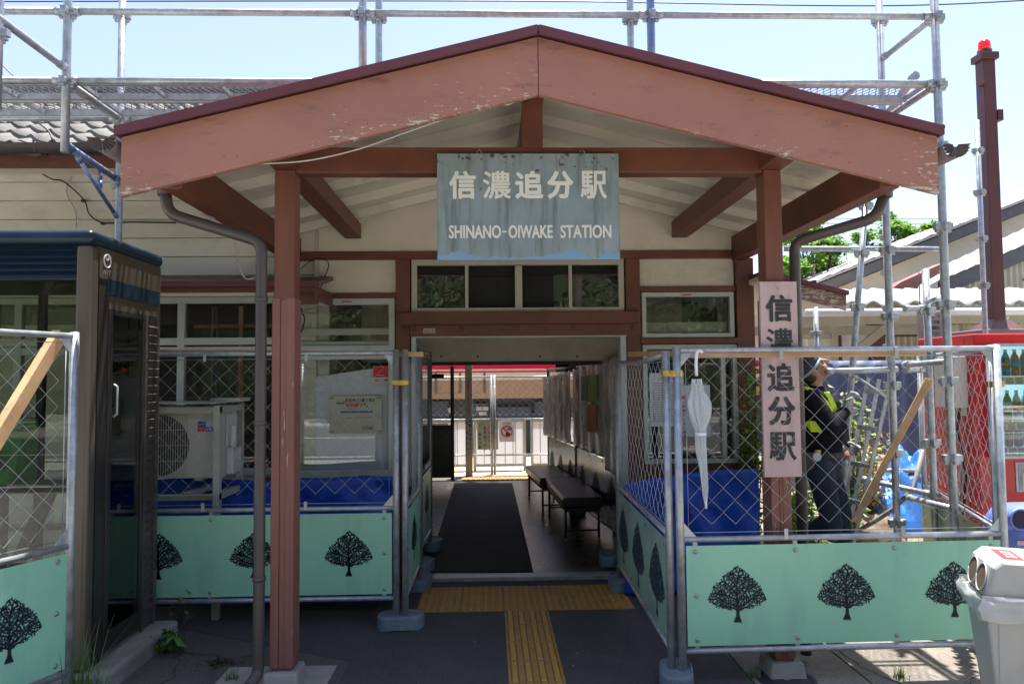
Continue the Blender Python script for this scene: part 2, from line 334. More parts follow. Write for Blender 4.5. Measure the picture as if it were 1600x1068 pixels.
# platform side behind the building
DRY = mat("platform_dirt", (0.42, 0.35, 0.26), rough=0.95, var=0.2, scale=4, bump=0.5, bscale=50)
sheet("platform", -9, 11, 11.45, 15.0, 0.02, DRY); sheet("platform_asphalt", -3, 3, 11.40, 12.0, 0.025, ASPH)
GR = mat("grit", (0.22, 0.21, 0.19), rough=0.9, var=0.5, scale=30)
b = MB(); r_ = random.Random(77)
for i in range(900):
    x = r_.uniform(-2.0, 3.0); y = 3.2 + 2.6 * r_.random() ** 0.8
    if -.55 < x < 1.0 and 5.05 < y or .05 < x < .4: continue
    if noise.noise(Vector((x * 1.7, y * 1.7, 9))) < -.05 and r_.random() < .8: continue
    s_ = r_.uniform(.0015, .0055) * (1.6 if r_.random() < .05 else 1); z = .005; a = r_.uniform(0, 6.28)
    p_ = [(x + s_ * math.cos(a + k * 1.57) * r_.uniform(.6, 1.2), y + s_ * math.sin(a + k * 1.57) * r_.uniform(.6, 1.2), z) for k in range(4)]
    b.add(p_ + [(x, y, z + s_ * r_.uniform(.5, .9))], [(0, 1, 4), (1, 2, 4), (2, 3, 4), (3, 0, 4)])
tag(b.build("grit", GR), "loose fine grit scattered over the shaded paving", "grit", kind="stuff")
# ================================================================ TACTILE PAVING
YEL = mat("tactile_yellow", (0.40, 0.205, 0.05), rough=0.7, var=0.16, scale=7, dirt=(0.17, 0.12, 0.06), dscale=5, damt=0.6, bump=0.2, bscale=120, dlo=0.52)
YELT = mat("tactile_dome_yellow", (0.47, 0.27, 0.05), rough=0.65, var=0.12, scale=9)
GROOVE = mat("joint_dirt", (0.10, 0.085, 0.06), rough=0.9)
def tactile_pad(name, x0, y0, nx, ny, label, z=0.004, lines=False, n=6):
    b = MB(); t = 0.3
    for i in range(nx):
        for j in range(ny):
            xa, ya = x0 + i * t, y0 + j * t
            b.box(xa + 0.002, xa + t - 0.002, ya + 0.002, ya + t - 0.002, z - 0.006, z + 0.004)
            if lines:
                for k in range(4):
                    xc = xa + t * (k + 0.5) / 4
                    b.box(xc - 0.022, xc + 0.022, ya + 0.010, ya + t - 0.010, z + 0.004, z + 0.0045, 2)
                    b.hexa([(xc - 0.016, ya + 0.014, z + 0.0045), (xc + 0.016, ya + 0.014, z + 0.0045), (xc + 0.016, ya + t - 0.014, z + 0.0045), (xc - 0.016, ya + t - 0.014, z + 0.0045),
                            (xc - 0.011, ya + 0.02, z + 0.0095), (xc + 0.011, ya + 0.02, z + 0.0095), (xc + 0.011, ya + t - 0.02, z + 0.0095), (xc - 0.011, ya + t - 0.02, z + 0.0095)], 1)
            else:
                for k in range(n):
                    for l in range(n):
                        b.lathe((xa + t * (k + .5) / n, ya + t * (l + .5) / n, z + 0.004), [(0.0145, 0), (0.012, 0.0035), (0.006, 0.005)], 8, 1)
    o = b.build(name, [YEL, YELT, GROOVE]); o["kind"] = "thing"; return tag(o, label, "tactile paving")
tactile_pad("tactile_paving", -0.515, 5.12, 5, 2, "yellow dotted tactile warning pad crossing in front of the entrance sill")
tactile_pad("tactile_paving", 0.085, 2.12, 1, 10, "yellow ribbed tactile guiding strip leading up to the entrance", lines=True)
tactile_pad("tactile_paving", -0.45, 11.5, 6, 1, "worn pale yellow tactile row out on the platform beyond the passage", z=0.03, lines=True)
# ================================================================ STATION BUILDING
WALLY = 5.93
def wx(px, py=500): return at(px, py, WALLY).x
def wz(py, px=800): return at(px, py, WALLY).z
B = thing("station_building", "old wooden station house with cream plaster, brown beams and gabled entrance porch", "building", (0.2, WALLY, 0))
AX = 0.250   # porch axis
SL = 0.25
def roofz(x): return 3.273 - SL * abs(x - AX)
# --- front plaster wall pieces (around the openings)
zs0, zs1 = wz(405), wz(393)
xL0, xL1, xP0, xP1 = wx(462), wx(617), wx(619), wx(641)
xR0, xR1, xC0, xC1 = wx(1001), wx(1149), wx(1150), wx(1177)
xq0, xq1 = wx(978), wx(1000)
b = MB()
zt = lambda x: roofz(x) + 0.0
b.prism([(-1.62, WALLY, zs1), (2.03, WALLY, zs1), (2.03, WALLY, zt(2.03)), (AX, WALLY, zt(AX)), (-1.62, WALLY, zt(-1.62))], (0, 0.10, 0))
b.box(wx(493), xP0, WALLY + 0.02, WALLY + 0.1, wz(456), zs0)
b.build("gable_wall", PLASTER, B)
b = MB(); b.grid(lambda u, v: (xq1 + 0.005 + u * (xC0 - xq1 - 0.01), WALLY + 0.022 + 0.006 * noise.noise(Vector((u * 9, v * 5, 0))), wz(449) + v * (wz(405) - wz(449))), 40, 14)
b.box(xq1, xC0, WALLY + 0.035, WALLY + 0.1, wz(455), zs0); b.build("rough_plaster_panel", ROUGHPL, B)
# --- timber members
def timber(name, x0, x1, z0, z1, y0=WALLY - 0.03, y1=WALLY + 0.1, m=BROWN, bev=0.004):
    q = MB(); q.box(x0, x1, y0, y1, z0, z1); return q.build(name, m, B, bevel=bev)
timber("wall_beam", -1.62, 1.97, zs0, zs1)
timber("wall_post", xP0, xP1, wz(655), zs0 - 0.001, WALLY - 0.028)
timber("wall_post", wx(619), wx(646), 0.03, wz(656), WALLY - 0.02)
timber("wall_post", xq0, xq1, 0.03, zs0 - 0.001, WALLY - 0.026)
timber("wall_post", xC0, xC1, 0.03, zs0 - 0.001, WALLY - 0.034)
timber("lintel_beam", wx(625), wx(997), wz(507), wz(488), WALLY - 0.075, WALLY + 0.08)
q = MB(); q.box(wx(641.5), wx(997), WALLY - 0.05, WALLY + 0.08, wz(525), wz(507) - 0.001)
for px in (628 + 4, 648, 722, 809, 896, 988):
    q.lathe((wx(px), WALLY - 0.05, wz(513)), [(0.019, 0.0), (0.017, -0.009), (0.008, -0.014)][::1], 12, axis='Y')
q.build("lintel_board", BROWN, B, bevel=0.003)
timber("window_head_rail", xL0, xP0, wz(465), wz(457), WALLY - 0.015)
timber("window_head_rail", xq1, xC0, wz(457), wz(449), WALLY - 0.015)
timber("window_sill_rail", xq1 - 0.005, xC0, wz(539), wz(530), WALLY - 0.045)
# dado below windows
q = MB()
for (a, c) in ((xL0 - 0.3, xP0), (xq1, xC0)):
    q = MB(); n_ = max(1, round((c - a) / 0.11))
    for i in range(n_): q.box(a + (c - a) * i / n_ + 0.002, a + (c - a) * (i + 1) / n_ - 0.002, WALLY + 0.0 + 0.004 * (i % 2), WALLY + 0.1, 0.0, wz(727) if a > 0 else wz(743))
    q.build("dado_boards", BROWN, B)
# --- transom window
def window(name, x0, x1, z0, z1, fw, mf, y0=WALLY - 0.01, dep=0.06, vert=(), horiz=(), back=0.10, mg=GLASS, backm=DARKIN, glab=None, bars=0.016, bevel=0.002):
    q = MB(); y1 = y0 + dep
    q.box(x0, x1, y0, y1, z1 - fw, z1); q.box(x0, x1, y0, y1, z0, z0 + fw); q.box(x0, x0 + fw, y0, y1, z0 + fw, z1 - fw); q.box(x1 - fw, x1, y0, y1, z0 + fw, z1 - fw)
    for v in vert: q.box(v - bars, v + bars, y0 + 0.004, y1 - 0.004, z0 + fw, z1 - fw)
    for h in horiz: q.box(x0 + fw, x1 - fw, y0 + 0.006, y1 - 0.006, h - bars, h + bars)
    f = q.build(name, mf, B, bevel=bevel)
    q = MB(); q.box(x0 + fw * 0.6, x1 - fw * 0.6, y0 + dep * 0.55, y0 + dep * 0.55 + 0.004, z0 + fw * 0.6, z1 - fw * 0.6); q.build("pane", mg, f)
    return f
CREAMW = mat("cream_window_paint", (0.46, 0.42, 0.335), rough=0.6, var=0.07, scale=3, dirt=(0.22, 0.18, 0.13), dscale=6, damt=0.6, dlo=0.56)
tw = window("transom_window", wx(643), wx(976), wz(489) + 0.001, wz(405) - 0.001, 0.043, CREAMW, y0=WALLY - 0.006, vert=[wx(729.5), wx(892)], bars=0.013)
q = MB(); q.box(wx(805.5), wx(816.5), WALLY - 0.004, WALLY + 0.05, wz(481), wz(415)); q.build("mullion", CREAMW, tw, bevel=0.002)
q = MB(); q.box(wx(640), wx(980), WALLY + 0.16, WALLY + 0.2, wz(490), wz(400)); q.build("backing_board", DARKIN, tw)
# left pair of windows
wlu = window("window", wx(440), xL1, wz(547), wz(465), 0.048, ALU)
q = MB(); q.box(wx(446), wx(612), WALLY + 0.02, WALLY + 0.03, wz(521), wz(511)); q.box(wx(446), wx(612), WALLY + 0.02, WALLY + 0.03, wz(541), wz(531)); q.build("blind", mat("pale_blind", (0.30, 0.33, 0.28), rough=0.6), wlu)
q = MB(); q.box(wx(534), wx(550), WALLY - 0.0125, WALLY - 0.0105, wz(471), wz(468.5)); q.build("sticker", mat("faded_red", (0.4, 0.10, 0.09)), wlu)
wll = window("window", wx(440), xL1, wz(742), wz(549), 0.052, ALU)
wru = window("window", wx(1003), wx(1147), wz(529), wz(458), 0.034, ALU)
q = MB(); q.box(wx(1010), wx(1140), WALLY + 0.06, WALLY + 0.07, wz(520), wz(504)); q.build("blind", mat("pale_blind", (0.2, 0.2, 0.2)), wru)
q = MB(); q.box(wx(1066), wx(1080), WALLY - 0.0125, WALLY - 0.0105, wz(463.3), wz(461)); q.build("sticker", mat("faded_red", (0.4, 0.10, 0.09)), wru)
wrl = window("window", wx(1003), wx(1150), wz(727), wz(540), 0.036, ALU, vert=[wx(1128)], bars=0.018)
# rooms behind the windows (dark, closed boxes)
q = MB()
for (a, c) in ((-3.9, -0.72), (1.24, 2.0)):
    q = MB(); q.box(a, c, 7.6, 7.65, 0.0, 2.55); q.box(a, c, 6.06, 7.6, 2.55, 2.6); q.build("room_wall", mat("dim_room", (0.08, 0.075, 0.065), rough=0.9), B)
# white board standing behind the left pane
q = MB(); q.prism([(wx(487), WALLY + 0.062, wz(738)), (wx(604), WALLY + 0.062, wz(738)), (wx(604), WALLY + 0.062, wz(570)), (wx(490), WALLY + 0.062, wz(586))], (0, 0.03, 0))
o = q.build("whiteboard", mat("milky_panel", (0.66, 0.71, 0.84), rough=0.4, var=0.05)); tag(o, "whitish slanted panel standing behind the lower left window glass", "panel")
# --- entrance frame
q = MB(); z_t = wz(527)
q.box(wx(643), wx(978), WALLY - 0.03, WALLY + 0.09, z_t, wz(519.5) ); q.box(wx(643), wx(650), WALLY - 0.025, WALLY + 0.09, 0.03, z_t); q.box(wx(968), wx(977), WALLY - 0.025, WALLY + 0.09, 0.03, z_t)
q.build("door_frame", ALU, B, bevel=0.003)
q = MB(); q.box(wx(645), wx(977), WALLY - 0.05, WALLY + 0.07, 0.0, 0.034); q.build("door_sill", mat("worn_aluminium", (0.36, 0.36, 0.35), rough=0.45, metal=0.4, var=0.3, scale=12), B, bevel=0.003)
q = MB(); q.box(wx(662), wx(681), WALLY - 0.054, WALLY - 0.051, wz(520), wz(512.5)); tpl = [q]
q.text("みどり", (wx(664), WALLY - 0.0555, wz(519)), (1, 0, 0), (0, 0, 1), w=wx(679) - wx(664), m=1); o = q.build("plate", [mat("stained_plate", (0.42, 0.36, 0.25)), INK], B)
# --- left siding wall with laps
q = MB(); yS = 6.0; z0_ = 0.05; pitch = 0.152; xe = wx(492)
holes = (-3.95, at(440, 500, yS).x, at(430, 742, yS).z, at(430, 452, yS).z)
k = 0; z = 0.0
while z < 3.3:
    z2 = z + pitch
    segs = [(-9.5, xe)] if (z2 < holes[2] or z > holes[3]) else [(-9.5, holes[0]), (holes[1], xe)]
    for (a, c) in segs: q.hexa([(a, yS - 0.022, z + 0.004), (c, yS - 0.022, z + 0.004), (c, yS + 0.05, z + 0.004), (a, yS + 0.05, z + 0.004), (a, yS - 0.006, z2), (c, yS - 0.006, z2), (c, yS + 0.05, z2), (a, yS + 0.05, z2)])
    z = z2
q.box(-9.5, holes[0], yS + 0.03, yS + 0.09, 0, 3.3); q.box(holes[1], -1.3, yS + 0.03, yS + 0.09, 0, 3.3); q.box(holes[0], holes[1], yS + 0.03, yS + 0.09, holes[3], 3.3); q.box(holes[0], holes[1], yS + 0.03, yS + 0.09, 0, holes[2])
q.build("siding_wall", SIDING, B)
q = MB(); q.box(xe - 0.001, xe + 0.03, WALLY - 0.012, yS + 0.03, wz(470), 3.0); q.build("corner_trim", CREAMW, B)
# left band window
lx = lambda px, py=500: at(px, py, yS - 0.02).x
lz = lambda py, px=340: at(px, py, yS - 0.02).z
q = MB(); q.box(holes[0], holes[1], yS - 0.03, yS + 0.03, lz(463), holes[3]); q.build("window_head_board", CREAM, B)
wb = window("window", holes[0], lx(440), lz(742), lz(464), 0.05, ALU, y0=yS - 0.04, horiz=[lz(533), lz(547)], vert=[lx(284), lx(30)], bars=0.028)
q = MB(); q.box(lx(345), lx(352), yS + 0.4, yS + 0.43, lz(700), lz(470)); q.box(lx(262), lx(420), yS + 0.5, yS + 0.52, lz(505), lz(499)); q.build("inner_frame", WOOD, wb)
# awning over the band window
q = MB(); ya = 5.42
za, zb = at(380, 447, ya).z, at(380, 433, ya).z + 0.13
xe2 = at(497, 445, ya).x
q.hexa([(-5.5, ya, za + 0.0), (xe2, ya, za), (xe2, yS, za + 0.12), (-5.5, yS, za + 0.12), (-5.5, ya, za + 0.03), (xe2, ya, za + 0.03), (xe2, yS, za + 0.15), (-5.5, yS, za + 0.15)], 0)
q.box(-5.5, xe2 + 0.005, ya - 0.012, ya + 0.01, za - 0.005, za + 0.04, 0)
q.box(xe2 - 0.03, xe2, ya + 0.01, yS, za - 0.10, za - 0.001, 1); q.box(-5.5, xe2 - 0.031, ya + 0.03, ya + 0.06, za - 0.04, za - 0.001, 1); q.box(xe2 - 0.33, xe2 - 0.031, ya + 0.10, ya + 0.16, za - 0.12, za - 0.041, 1)
q.build("awning", [MAROON, BROWN], B, bevel=0.003)
# awning on the right side of the house, peeling end board
q = MB()
pA, pB = at(1228, 436, 5.6), at(1322, 459, 5.6)
for (za_, zb_, y0, y1, mi) in ((-0.012, 0.02, 5.55, 7.4, 0), (-0.125, -0.013, 5.6, 5.63, 1), (-0.05, -0.013, 5.64, 7.3, 2)):
    q.hexa([(2.1, y0, pA.z + za_ + (pA.x - 2.1) * 0.25), (pB.x, y0, pB.z + za_), (pB.x, y1, pB.z + za_), (2.1, y1, pA.z + za_ + (pA.x - 2.1) * 0.25), (2.1, y0, pA.z + zb_ + (pA.x - 2.1) * 0.25), (pB.x, y0, pB.z + zb_), (pB.x, y1, pB.z + zb_), (2.1, y1, pA.z + zb_ + (pA.x - 2.1) * 0.25)], mi)
q.build("side_awning", [MAROON, peel("peeling_side_paint", (0.20, 0.085, 0.07), (0.42, 0.38, 0.31), (0.2, 0.15, 0.12), amt=0.50), CREAM], B)
# house side and back walls, passage
q = MB(); q.box(1.995, 2.09, 6.03, 11.3, 0, 3.3); q.build("side_wall", SIDING, B)
q = MB(); q.box(-9.5, -1.5, 11.25, 11.35, 0, 3.3); q.box(2.0, 2.09, 11.3, 11.35, 0, 3.3); q.build("back_wall", SIDING, B)
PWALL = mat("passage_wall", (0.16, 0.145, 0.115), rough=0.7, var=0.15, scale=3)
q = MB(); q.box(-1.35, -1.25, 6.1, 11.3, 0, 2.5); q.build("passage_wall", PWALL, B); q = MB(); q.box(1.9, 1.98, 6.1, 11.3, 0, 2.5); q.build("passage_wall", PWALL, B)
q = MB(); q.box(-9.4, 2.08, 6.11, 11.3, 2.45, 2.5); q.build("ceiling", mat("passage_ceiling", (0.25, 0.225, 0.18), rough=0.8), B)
HB = 7.2
zH = at(800, 569.5, HB).z
q = MB(); q.box(-1.24, 1.89, HB, HB + 0.08, zH + 0.03, 2.44, 0); q.box(-1.24, 1.89, HB - 0.02, HB + 0.1, zH, zH + 0.029, 1)
for px in (688, 745, 842, 900): q.box(at(px, 556, HB).x, at(px + 3, 556, HB).x, HB - 0.003, HB, at(px, 558, HB).z, at(px, 555, HB).z, 1)
q.build("header_wall", [mat("header_board", (0.62, 0.55, 0.43), rough=0.8, var=0.1), mat("dark_rail", (0.03, 0.028, 0.028))], B)
q = MB(); xa, xb = at(868, 570, 10.4).x, at(975, 570, 10.4).x
q.box(xa, xb, 10.4, 10.44, at(900, 581, 10.4).z, at(900, 563, 10.4).z)
q.text("待合コーナー", (at(888, 573, 10.4).x, 10.398, at(890, 574, 10.4).z), (1, 0, 0), (0, 0, 1), w=0.36, m=1, off=0.01)
o = q.build("hanging_sign", [mat("dark_green_sign", (0.01, 0.035, 0.02), rough=0.4), PAPER]); tag(o, "dark green lettered sign hanging under the rear header inside the passage", "sign")
# sliding door leaf, far left of the passage
q = MB(); yd = 10.95; X = lambda px: at(px, 660, yd).x; Z = lambda py: at(690, py, yd).z
q.box(X(672) - 0.35, X(704), yd, yd + 0.04, Z(746), Z(740)); q.box(X(704), X(709.5), yd - 0.005, yd + 0.045, Z(752), Z(572)); q.box(X(672) - 0.35, X(704), yd + 0.005, yd + 0.035, Z(672), Z(664)); q.box(X(672) - 0.35, X(704), yd + 0.012, yd + 0.02, Z(740), Z(672), 1); q.box(X(672), X(694), yd - 0.01, yd, Z(591), Z(584), 2)
sdoor = q.build("sliding_door", [mat("grey_door_frame", (0.16, 0.165, 0.165), rough=0.5), mat("steel_door_panel", (0.20, 0.20, 0.19), rough=0.3, metal=0.4), INK], B)
q = MB(); q.box(X(672) - 0.35, X(704), yd + 0.015, yd + 0.02, Z(664), Z(572)); q.build("pane", GLASS, sdoor)
# passage floor
b = MB(); b.box(-1.25, 1.9, WALLY + 0.07, 11.42, 0.0, 0.028); struct(b, "passage_floor", mat("worn_brown_lino", (0.055, 0.040, 0.031), rough=0.30, var=0.25, scale=5, dirt=(0.12, 0.10, 0.08), dscale=4, damt=0.5, bump=0.1, bscale=30))
b = MB()
def matp(px, py): return gz(px, py, 0.034)
a_, b_, c_, d_ = matp(666, 893), matp(833.5, 893), matp(800.5, 754), matp(710, 754)
b.prism([tuple(a_), tuple(b_), tuple(c_), tuple(d_)], (0, 0, -0.006))
tag(b.build("floor_mat", mat("black_ribbed_mat", (0.015, 0.0145, 0.0145), rough=0.85, var=0.3, scale=40, stretch=(12, 1, 1), dirt=(0.035, 0.032, 0.028), dscale=2.5, damt=0.7, bump=0.5, bscale=90, bstretch=(8, 0.3, 1)), bevel=0.002), "long black rubber mat running down the passage floor", "mat")
# --- main tiled roof (front and back slopes)
TILE = mat("grey_roof_tile", (0.15, 0.145, 0.135), rough=0.85, var=0.2, scale=14, dirt=(0.07, 0.067, 0.06), dscale=3, damt=0.6, bump=0.4, bscale=120)
q = MB(); yE, zE, yR = 5.18, 3.20, 8.7; SLP = 0.50; tw_ = 0.30; cl = 0.235; x0, x1 = -9.6, 2.45
ncol = int((x1 - x0) / tw_); ncrs = int((yR - yE) / cl)
def tz(u):  # S tile profile over one tile width
    u = u % 1.0
    return 0.052 * math.exp(-((u - 0.86) / 0.13) ** 2) + 0.052 * math.exp(-((u + 0.14) / 0.13) ** 2) + 0.012 * math.cos(2 * math.pi * u)
SS = 10
for i in range(ncrs):
    ya_, yb_ = yE + i * cl, yE + (i + 1) * cl + 0.012; o_ = len(q.v); N = ncol * SS
    for (yy, lift) in ((ya_ - 0.004, -0.028), (ya_, 0.022), (yb_, -0.008)):
        for j in range(N + 1):
            x = x0 + j * tw_ / SS; q.v.append((x, yy, zE + (yy - yE) * SLP + tz(j / SS + 0.5 * 0) + lift + (0.004 * math.sin(i * 7.3 + (j // SS) * 3.1) if lift > 0 else 0)))
    for r_ in range(2):
        for j in range(N): q.face((o_ + r_ * (N + 1) + j, o_ + r_ * (N + 1) + j + 1, o_ + (r_ + 1) * (N + 1) + j + 1, o_ + (r_ + 1) * (N + 1) + j), 0, r_ == 1)
zr = zE + (yR - yE) * SLP
q.hexa([(x0, yR, zr - 0.08), (x1, yR, zr - 0.08), (x1, 12.2, zr - 0.08 - 3.5 * SLP), (x0, 12.2, zr - 0.08 - 3.5 * SLP), (x0, yR, zr), (x1, yR, zr), (x1, 12.2, zr - 3.5 * SLP), (x0, 12.2, zr - 3.5 * SLP)])
q.tube([(x0, yR, zr + 0.03), (x1, yR, zr + 0.03)], 0.11, 10)
q.build("tile_roof", TILE, B)
q = MB()
q.hexa([(-9.6, 5.22, 3.13), (-1.75, 5.22, 3.13), (-1.75, 6.02, 3.26), (-9.6, 6.02, 3.26), (-9.6, 5.22, 3.145), (-1.75, 5.22, 3.145), (-1.75, 6.02, 3.285), (-9.6, 6.02, 3.285)]); q.build("eave_soffit", CREAM, B)
fz0, fz1 = at(100, 262, 5.2).z, at(100, 248, 5.2).z
q = MB(); q.box(-9.6, -1.72, 5.195, 5.22, fz0, fz1 + 0.02); q.build("fascia", BROWN, B)
GUT = mat("grey_brown_gutter", (0.10, 0.085, 0.08), rough=0.45, var=0.12)
def gutter(q, p0, p1, r, side, wall=0.004, n=10):
    p0 = Vector(p0); p1 = Vector(p1); side = Vector(side); o_ = len(q.v)
    for p in (p0, p1):
        for rr in (r, r - wall):
            for j in range(n + 1):
                a = math.pi * j / n; q.v.append(tuple(p + side * (math.cos(a) * rr) - Vector((0, 0, 1)) * (math.sin(a) * rr)))
    k_ = n + 1
    for j in range(n):
        q.face((o_ + j, o_ + j + 1, o_ + 2 * k_ + j + 1, o_ + 2 * k_ + j), 0, True); q.face((o_ + k_ + j, o_ + 3 * k_ + j, o_ + 3 * k_ + j + 1, o_ + k_ + j + 1), 0, True)
        q.face((o_ + j, o_ + k_ + j, o_ + k_ + j + 1, o_ + j + 1)); q.face((o_ + 2 * k_ + j, o_ + 2 * k_ + j + 1, o_ + 3 * k_ + j + 1, o_ + 3 * k_ + j))
    for e in (0, 2 * k_): pass
q = MB(); gutter(q, (-9.6, 5.13, fz1 + 0.075), (-1.85, 5.13, fz1 + 0.075), 0.058, (0, 1, 0))
for x in (-2.5, -3.1, -3.7): q.tube([(x, 5.06, fz1 + 0.09), (x, 5.09, fz1 + 0.025), (x, 5.17, fz1 + 0.02)], 0.006, 6); 
for i in range(8): 
    x = -1.95 - i * 0.62; q.bar((x, 5.2, fz1 + 0.1), (x, 5.06, fz1 + 0.085), 0.02, 0.003)
q.build("gutter", GUT, B)
# ================================================================ PORCH (part of the building)
yB0, yB1 = 3.58, 3.612
xl, xr = at(193, 212, 3.6).x, at(1460, 212, 3.6).x
for sgn, xe_ in ((-1, xl), (1, xr)):
    q = MB()
    top = lambda x: roofz(x) - 0.003
    h_ = 0.289
    pts = [(AX + sgn * 0.002, yB0, top(AX)), (xe_, yB0, top(xe_)), (xe_, yB0, top(xe_) - h_), (AX + sgn * 0.002, yB0, top(AX) - h_)]
    if sgn > 0: pts = pts[::-1]
    N_ = 48
    for i in range(N_ + 1):
        x = AX + sgn * 0.002 + (xe_ - AX - sgn * 0.002) * i / N_
        for (y, k_) in ((yB0, 0), (yB0, .25), (yB0, 1), (yB1, 1), (yB1, 0)): q.v.append((x, y, top(x) - h_ * (1 - k_)))
    for i in range(N_):
        for j in range(5):
            f_ = (i * 5 + j, (i + 1) * 5 + j, (i + 1) * 5 + (j + 1) % 5, i * 5 + (j + 1) % 5); q.face(f_ if sgn > 0 else f_[::-1])
    q.face((4, 3, 2, 1, 0)); q.face([N_ * 5 + j for j in range(5)])
    r_ = random.Random(31 + sgn)
    for i in range(7):
        x = AX + sgn * (0.06 + (abs(xe_ - AX) - 0.1) * min(1, max(0, i / 6 + r_.uniform(-.07, .07))))
        for dz in ((0.05, 0.235) if r_.random() < .5 else (0.22,)): q.lathe((x + r_.uniform(-.01, .01), yB0, top(x) - dz + r_.uniform(-.01, .01)), [(0.0030, 0.0), (0.0028, -0.0010), (0.001, -0.0013)], 8, 1, axis='Y')
    ob = q.build("bargeboard", [SALMON, mat("rusty_nail", (0.05, 0.025, 0.018), rough=0.8)], B); wa_ = ob.data.attributes.new("wear", 'FLOAT', 'POINT')
    for i in range(N_ + 1):
        t_ = i / N_; en = max(0, 1 - t_ * 3.2) * .55 if sgn < 0 else max(0, (t_ - .86) / .14) * 1.0
        for j, k_ in enumerate((1, .35, -.25, -.25, 1)): wa_.data[i * 5 + j].value = k_ + en
q = MB()   # metal roof: two slabs with rolled front edge
for sgn, xe_ in ((-1, xl - 0.012), (1, xr + 0.012)):
    for (z0, z1, ya_, yb_, ex) in ((0.008, 0.042, 3.545, 6.3, 0),):
        A = [(AX, ya_, roofz(AX) + z0), (xe_, ya_, roofz(xe_) + z0), (xe_, yb_, roofz(xe_) + z0), (AX, yb_, roofz(AX) + z0), (AX, ya_, roofz(AX) + z1), (xe_, ya_, roofz(xe_) + z1), (xe_, yb_, roofz(xe_) + z1), (AX, yb_, roofz(AX) + z1)]
        q.hexa(A if sgn > 0 else [A[1], A[0], A[3], A[2], A[5], A[4], A[7], A[6]])
    p0, p1 = Vector((AX, 3.545, roofz(AX) + 0.024)), Vector((xe_, 3.545, roofz(xe_) + 0.024)); q.bar(p0 + Vector((0, -0.004, -0.006)), p1 + Vector((0, -0.004, -0.006)), 0.012, 0.046)
    q.bar((xe_, 3.545, roofz(xe_) + 0.025), (xe_, 6.3, roofz(xe_) + 0.025), 0.014, 0.05)
q.build("porch_roof", MAROON, B)
q = MB()
for sgn, xe_ in ((-1, xl + 0.02), (1, xr - 0.02)):
    A = [(AX, yB1 + 0.001, roofz(AX) - 0.015), (xe_, yB1 + 0.001, roofz(xe_) - 0.015), (xe_, WALLY, roofz(xe_) - 0.015), (AX, WALLY, roofz(AX) - 0.015)]
    A = A + [(x, y, z + 0.026) for (x, y, z) in A]; q.hexa(A if sgn > 0 else [A[1], A[0], A[3], A[2], A[5], A[4], A[7], A[6]])
q.build("porch_soffit", CREAM, B)
for i, yy in enumerate((3.66, 4.11, 4.56, 5.01, 5.46, 5.87)):
    for sgn, xe_ in ((-1, xl + 0.03), (1, xr - 0.03)):
        q = MB(); wdt = 0.045
        A = [(AX, yy - wdt / 2, roofz(AX) - 0.085), (xe_, yy - wdt / 2, roofz(xe_) - 0.085), (xe_, yy + wdt / 2, roofz(xe_) - 0.085), (AX, yy + wdt / 2, roofz(AX) - 0.085)]
        A = A + [(x, y, z + 0.069) for (x, y, z) in A]; q.hexa(A if sgn > 0 else [A[1], A[0], A[3], A[2], A[5], A[4], A[7], A[6]]); q.build("rafter", CREAM, B, bevel=0.003)
def beam(name, x0, x1, y0, y1, z0, z1, m=BROWN): 
    q = MB(); q.box(x0, x1, y0, y1, z0, z1); return q.build(name, m, B, bevel=0.005)
zb0 = at(800, 270, 3.95).z; zb1 = at(800, 230, 3.95).z
PX = ((at(428.5, 350, 3.94).x, at(460, 350, 3.94).x), (at(1195, 350, 3.94).x, at(1222.5, 350, 3.94).x))
for i, (a, c) in enumerate(PX):
    p_ = beam("porch_post", a, c, 3.94, 4.06, 0.03, zb0 + 0.015, POSTUP)
    e = 0.006
    q = MB(); zc = at(445, 465 if i == 0 else 470, 3.93).z
    # facing boards on the lower part with a vertical groove between
    q.box(a - e, a - e + 0.042, 3.932, 4.067, 0.1, zc); q.box(a - e + 0.046, a - e + 0.084, 3.936, 4.064, 0.1, zc - 0.01); q.box(c + e - 0.045, c + e, 3.932, 4.067, 0.1, zc)
    q.build("facing_boards", POSTLOW, p_, bevel=0.003)
    q = MB(); cx = (a + c) / 2
    q.hexa([(cx - 0.10, 3.885, -0.02), (cx + 0.10, 3.885, -0.02), (cx + 0.10, 4.10, -0.02), (cx - 0.10, 4.10, -0.02), (cx - 0.085, 3.905, 0.085), (cx + 0.085, 3.905, 0.085), (cx + 0.085, 4.085, 0.085), (cx - 0.085, 4.085, 0.085)])
    q.build("plinth", CONC, p_, bevel=0.012)
beam("tie_beam", PX[0][1] + 0.001, PX[1][0] - 0.001, 3.95, 4.05, zb0, zb1)
beam("king_post", at(816, 200, 3.96).x, at(848, 200, 3.96).x, 3.955, 4.04, zb1 + 0.001, roofz(AX) - 0.10)
beam("ridge_beam", AX - 0.05, AX + 0.05, 3.62, WALLY - 0.005, roofz(AX) - 0.20, roofz(AX) - 0.10)
for (a, c), s_ in zip(PX, (-1, 1)):
    mx_ = (a + c) / 2 - s_ * 0.005
    beam("purlin", mx_ - 0.063, mx_ + 0.063, 3.66, WALLY - 0.03, zb0 + 0.016, roofz(mx_) - 0.088 - 0.02)
zep = at(262, 298, 3.63).z
beam("eave_purlin", xl + 0.17, xl + 0.27, 3.63, WALLY, zep + 0.01, roofz(xl + 0.2) - 0.10)
beam("eave_purlin", xr - 0.27, xr - 0.17, 3.63, WALLY, zep + 0.01, roofz(xr - 0.2) - 0.10)
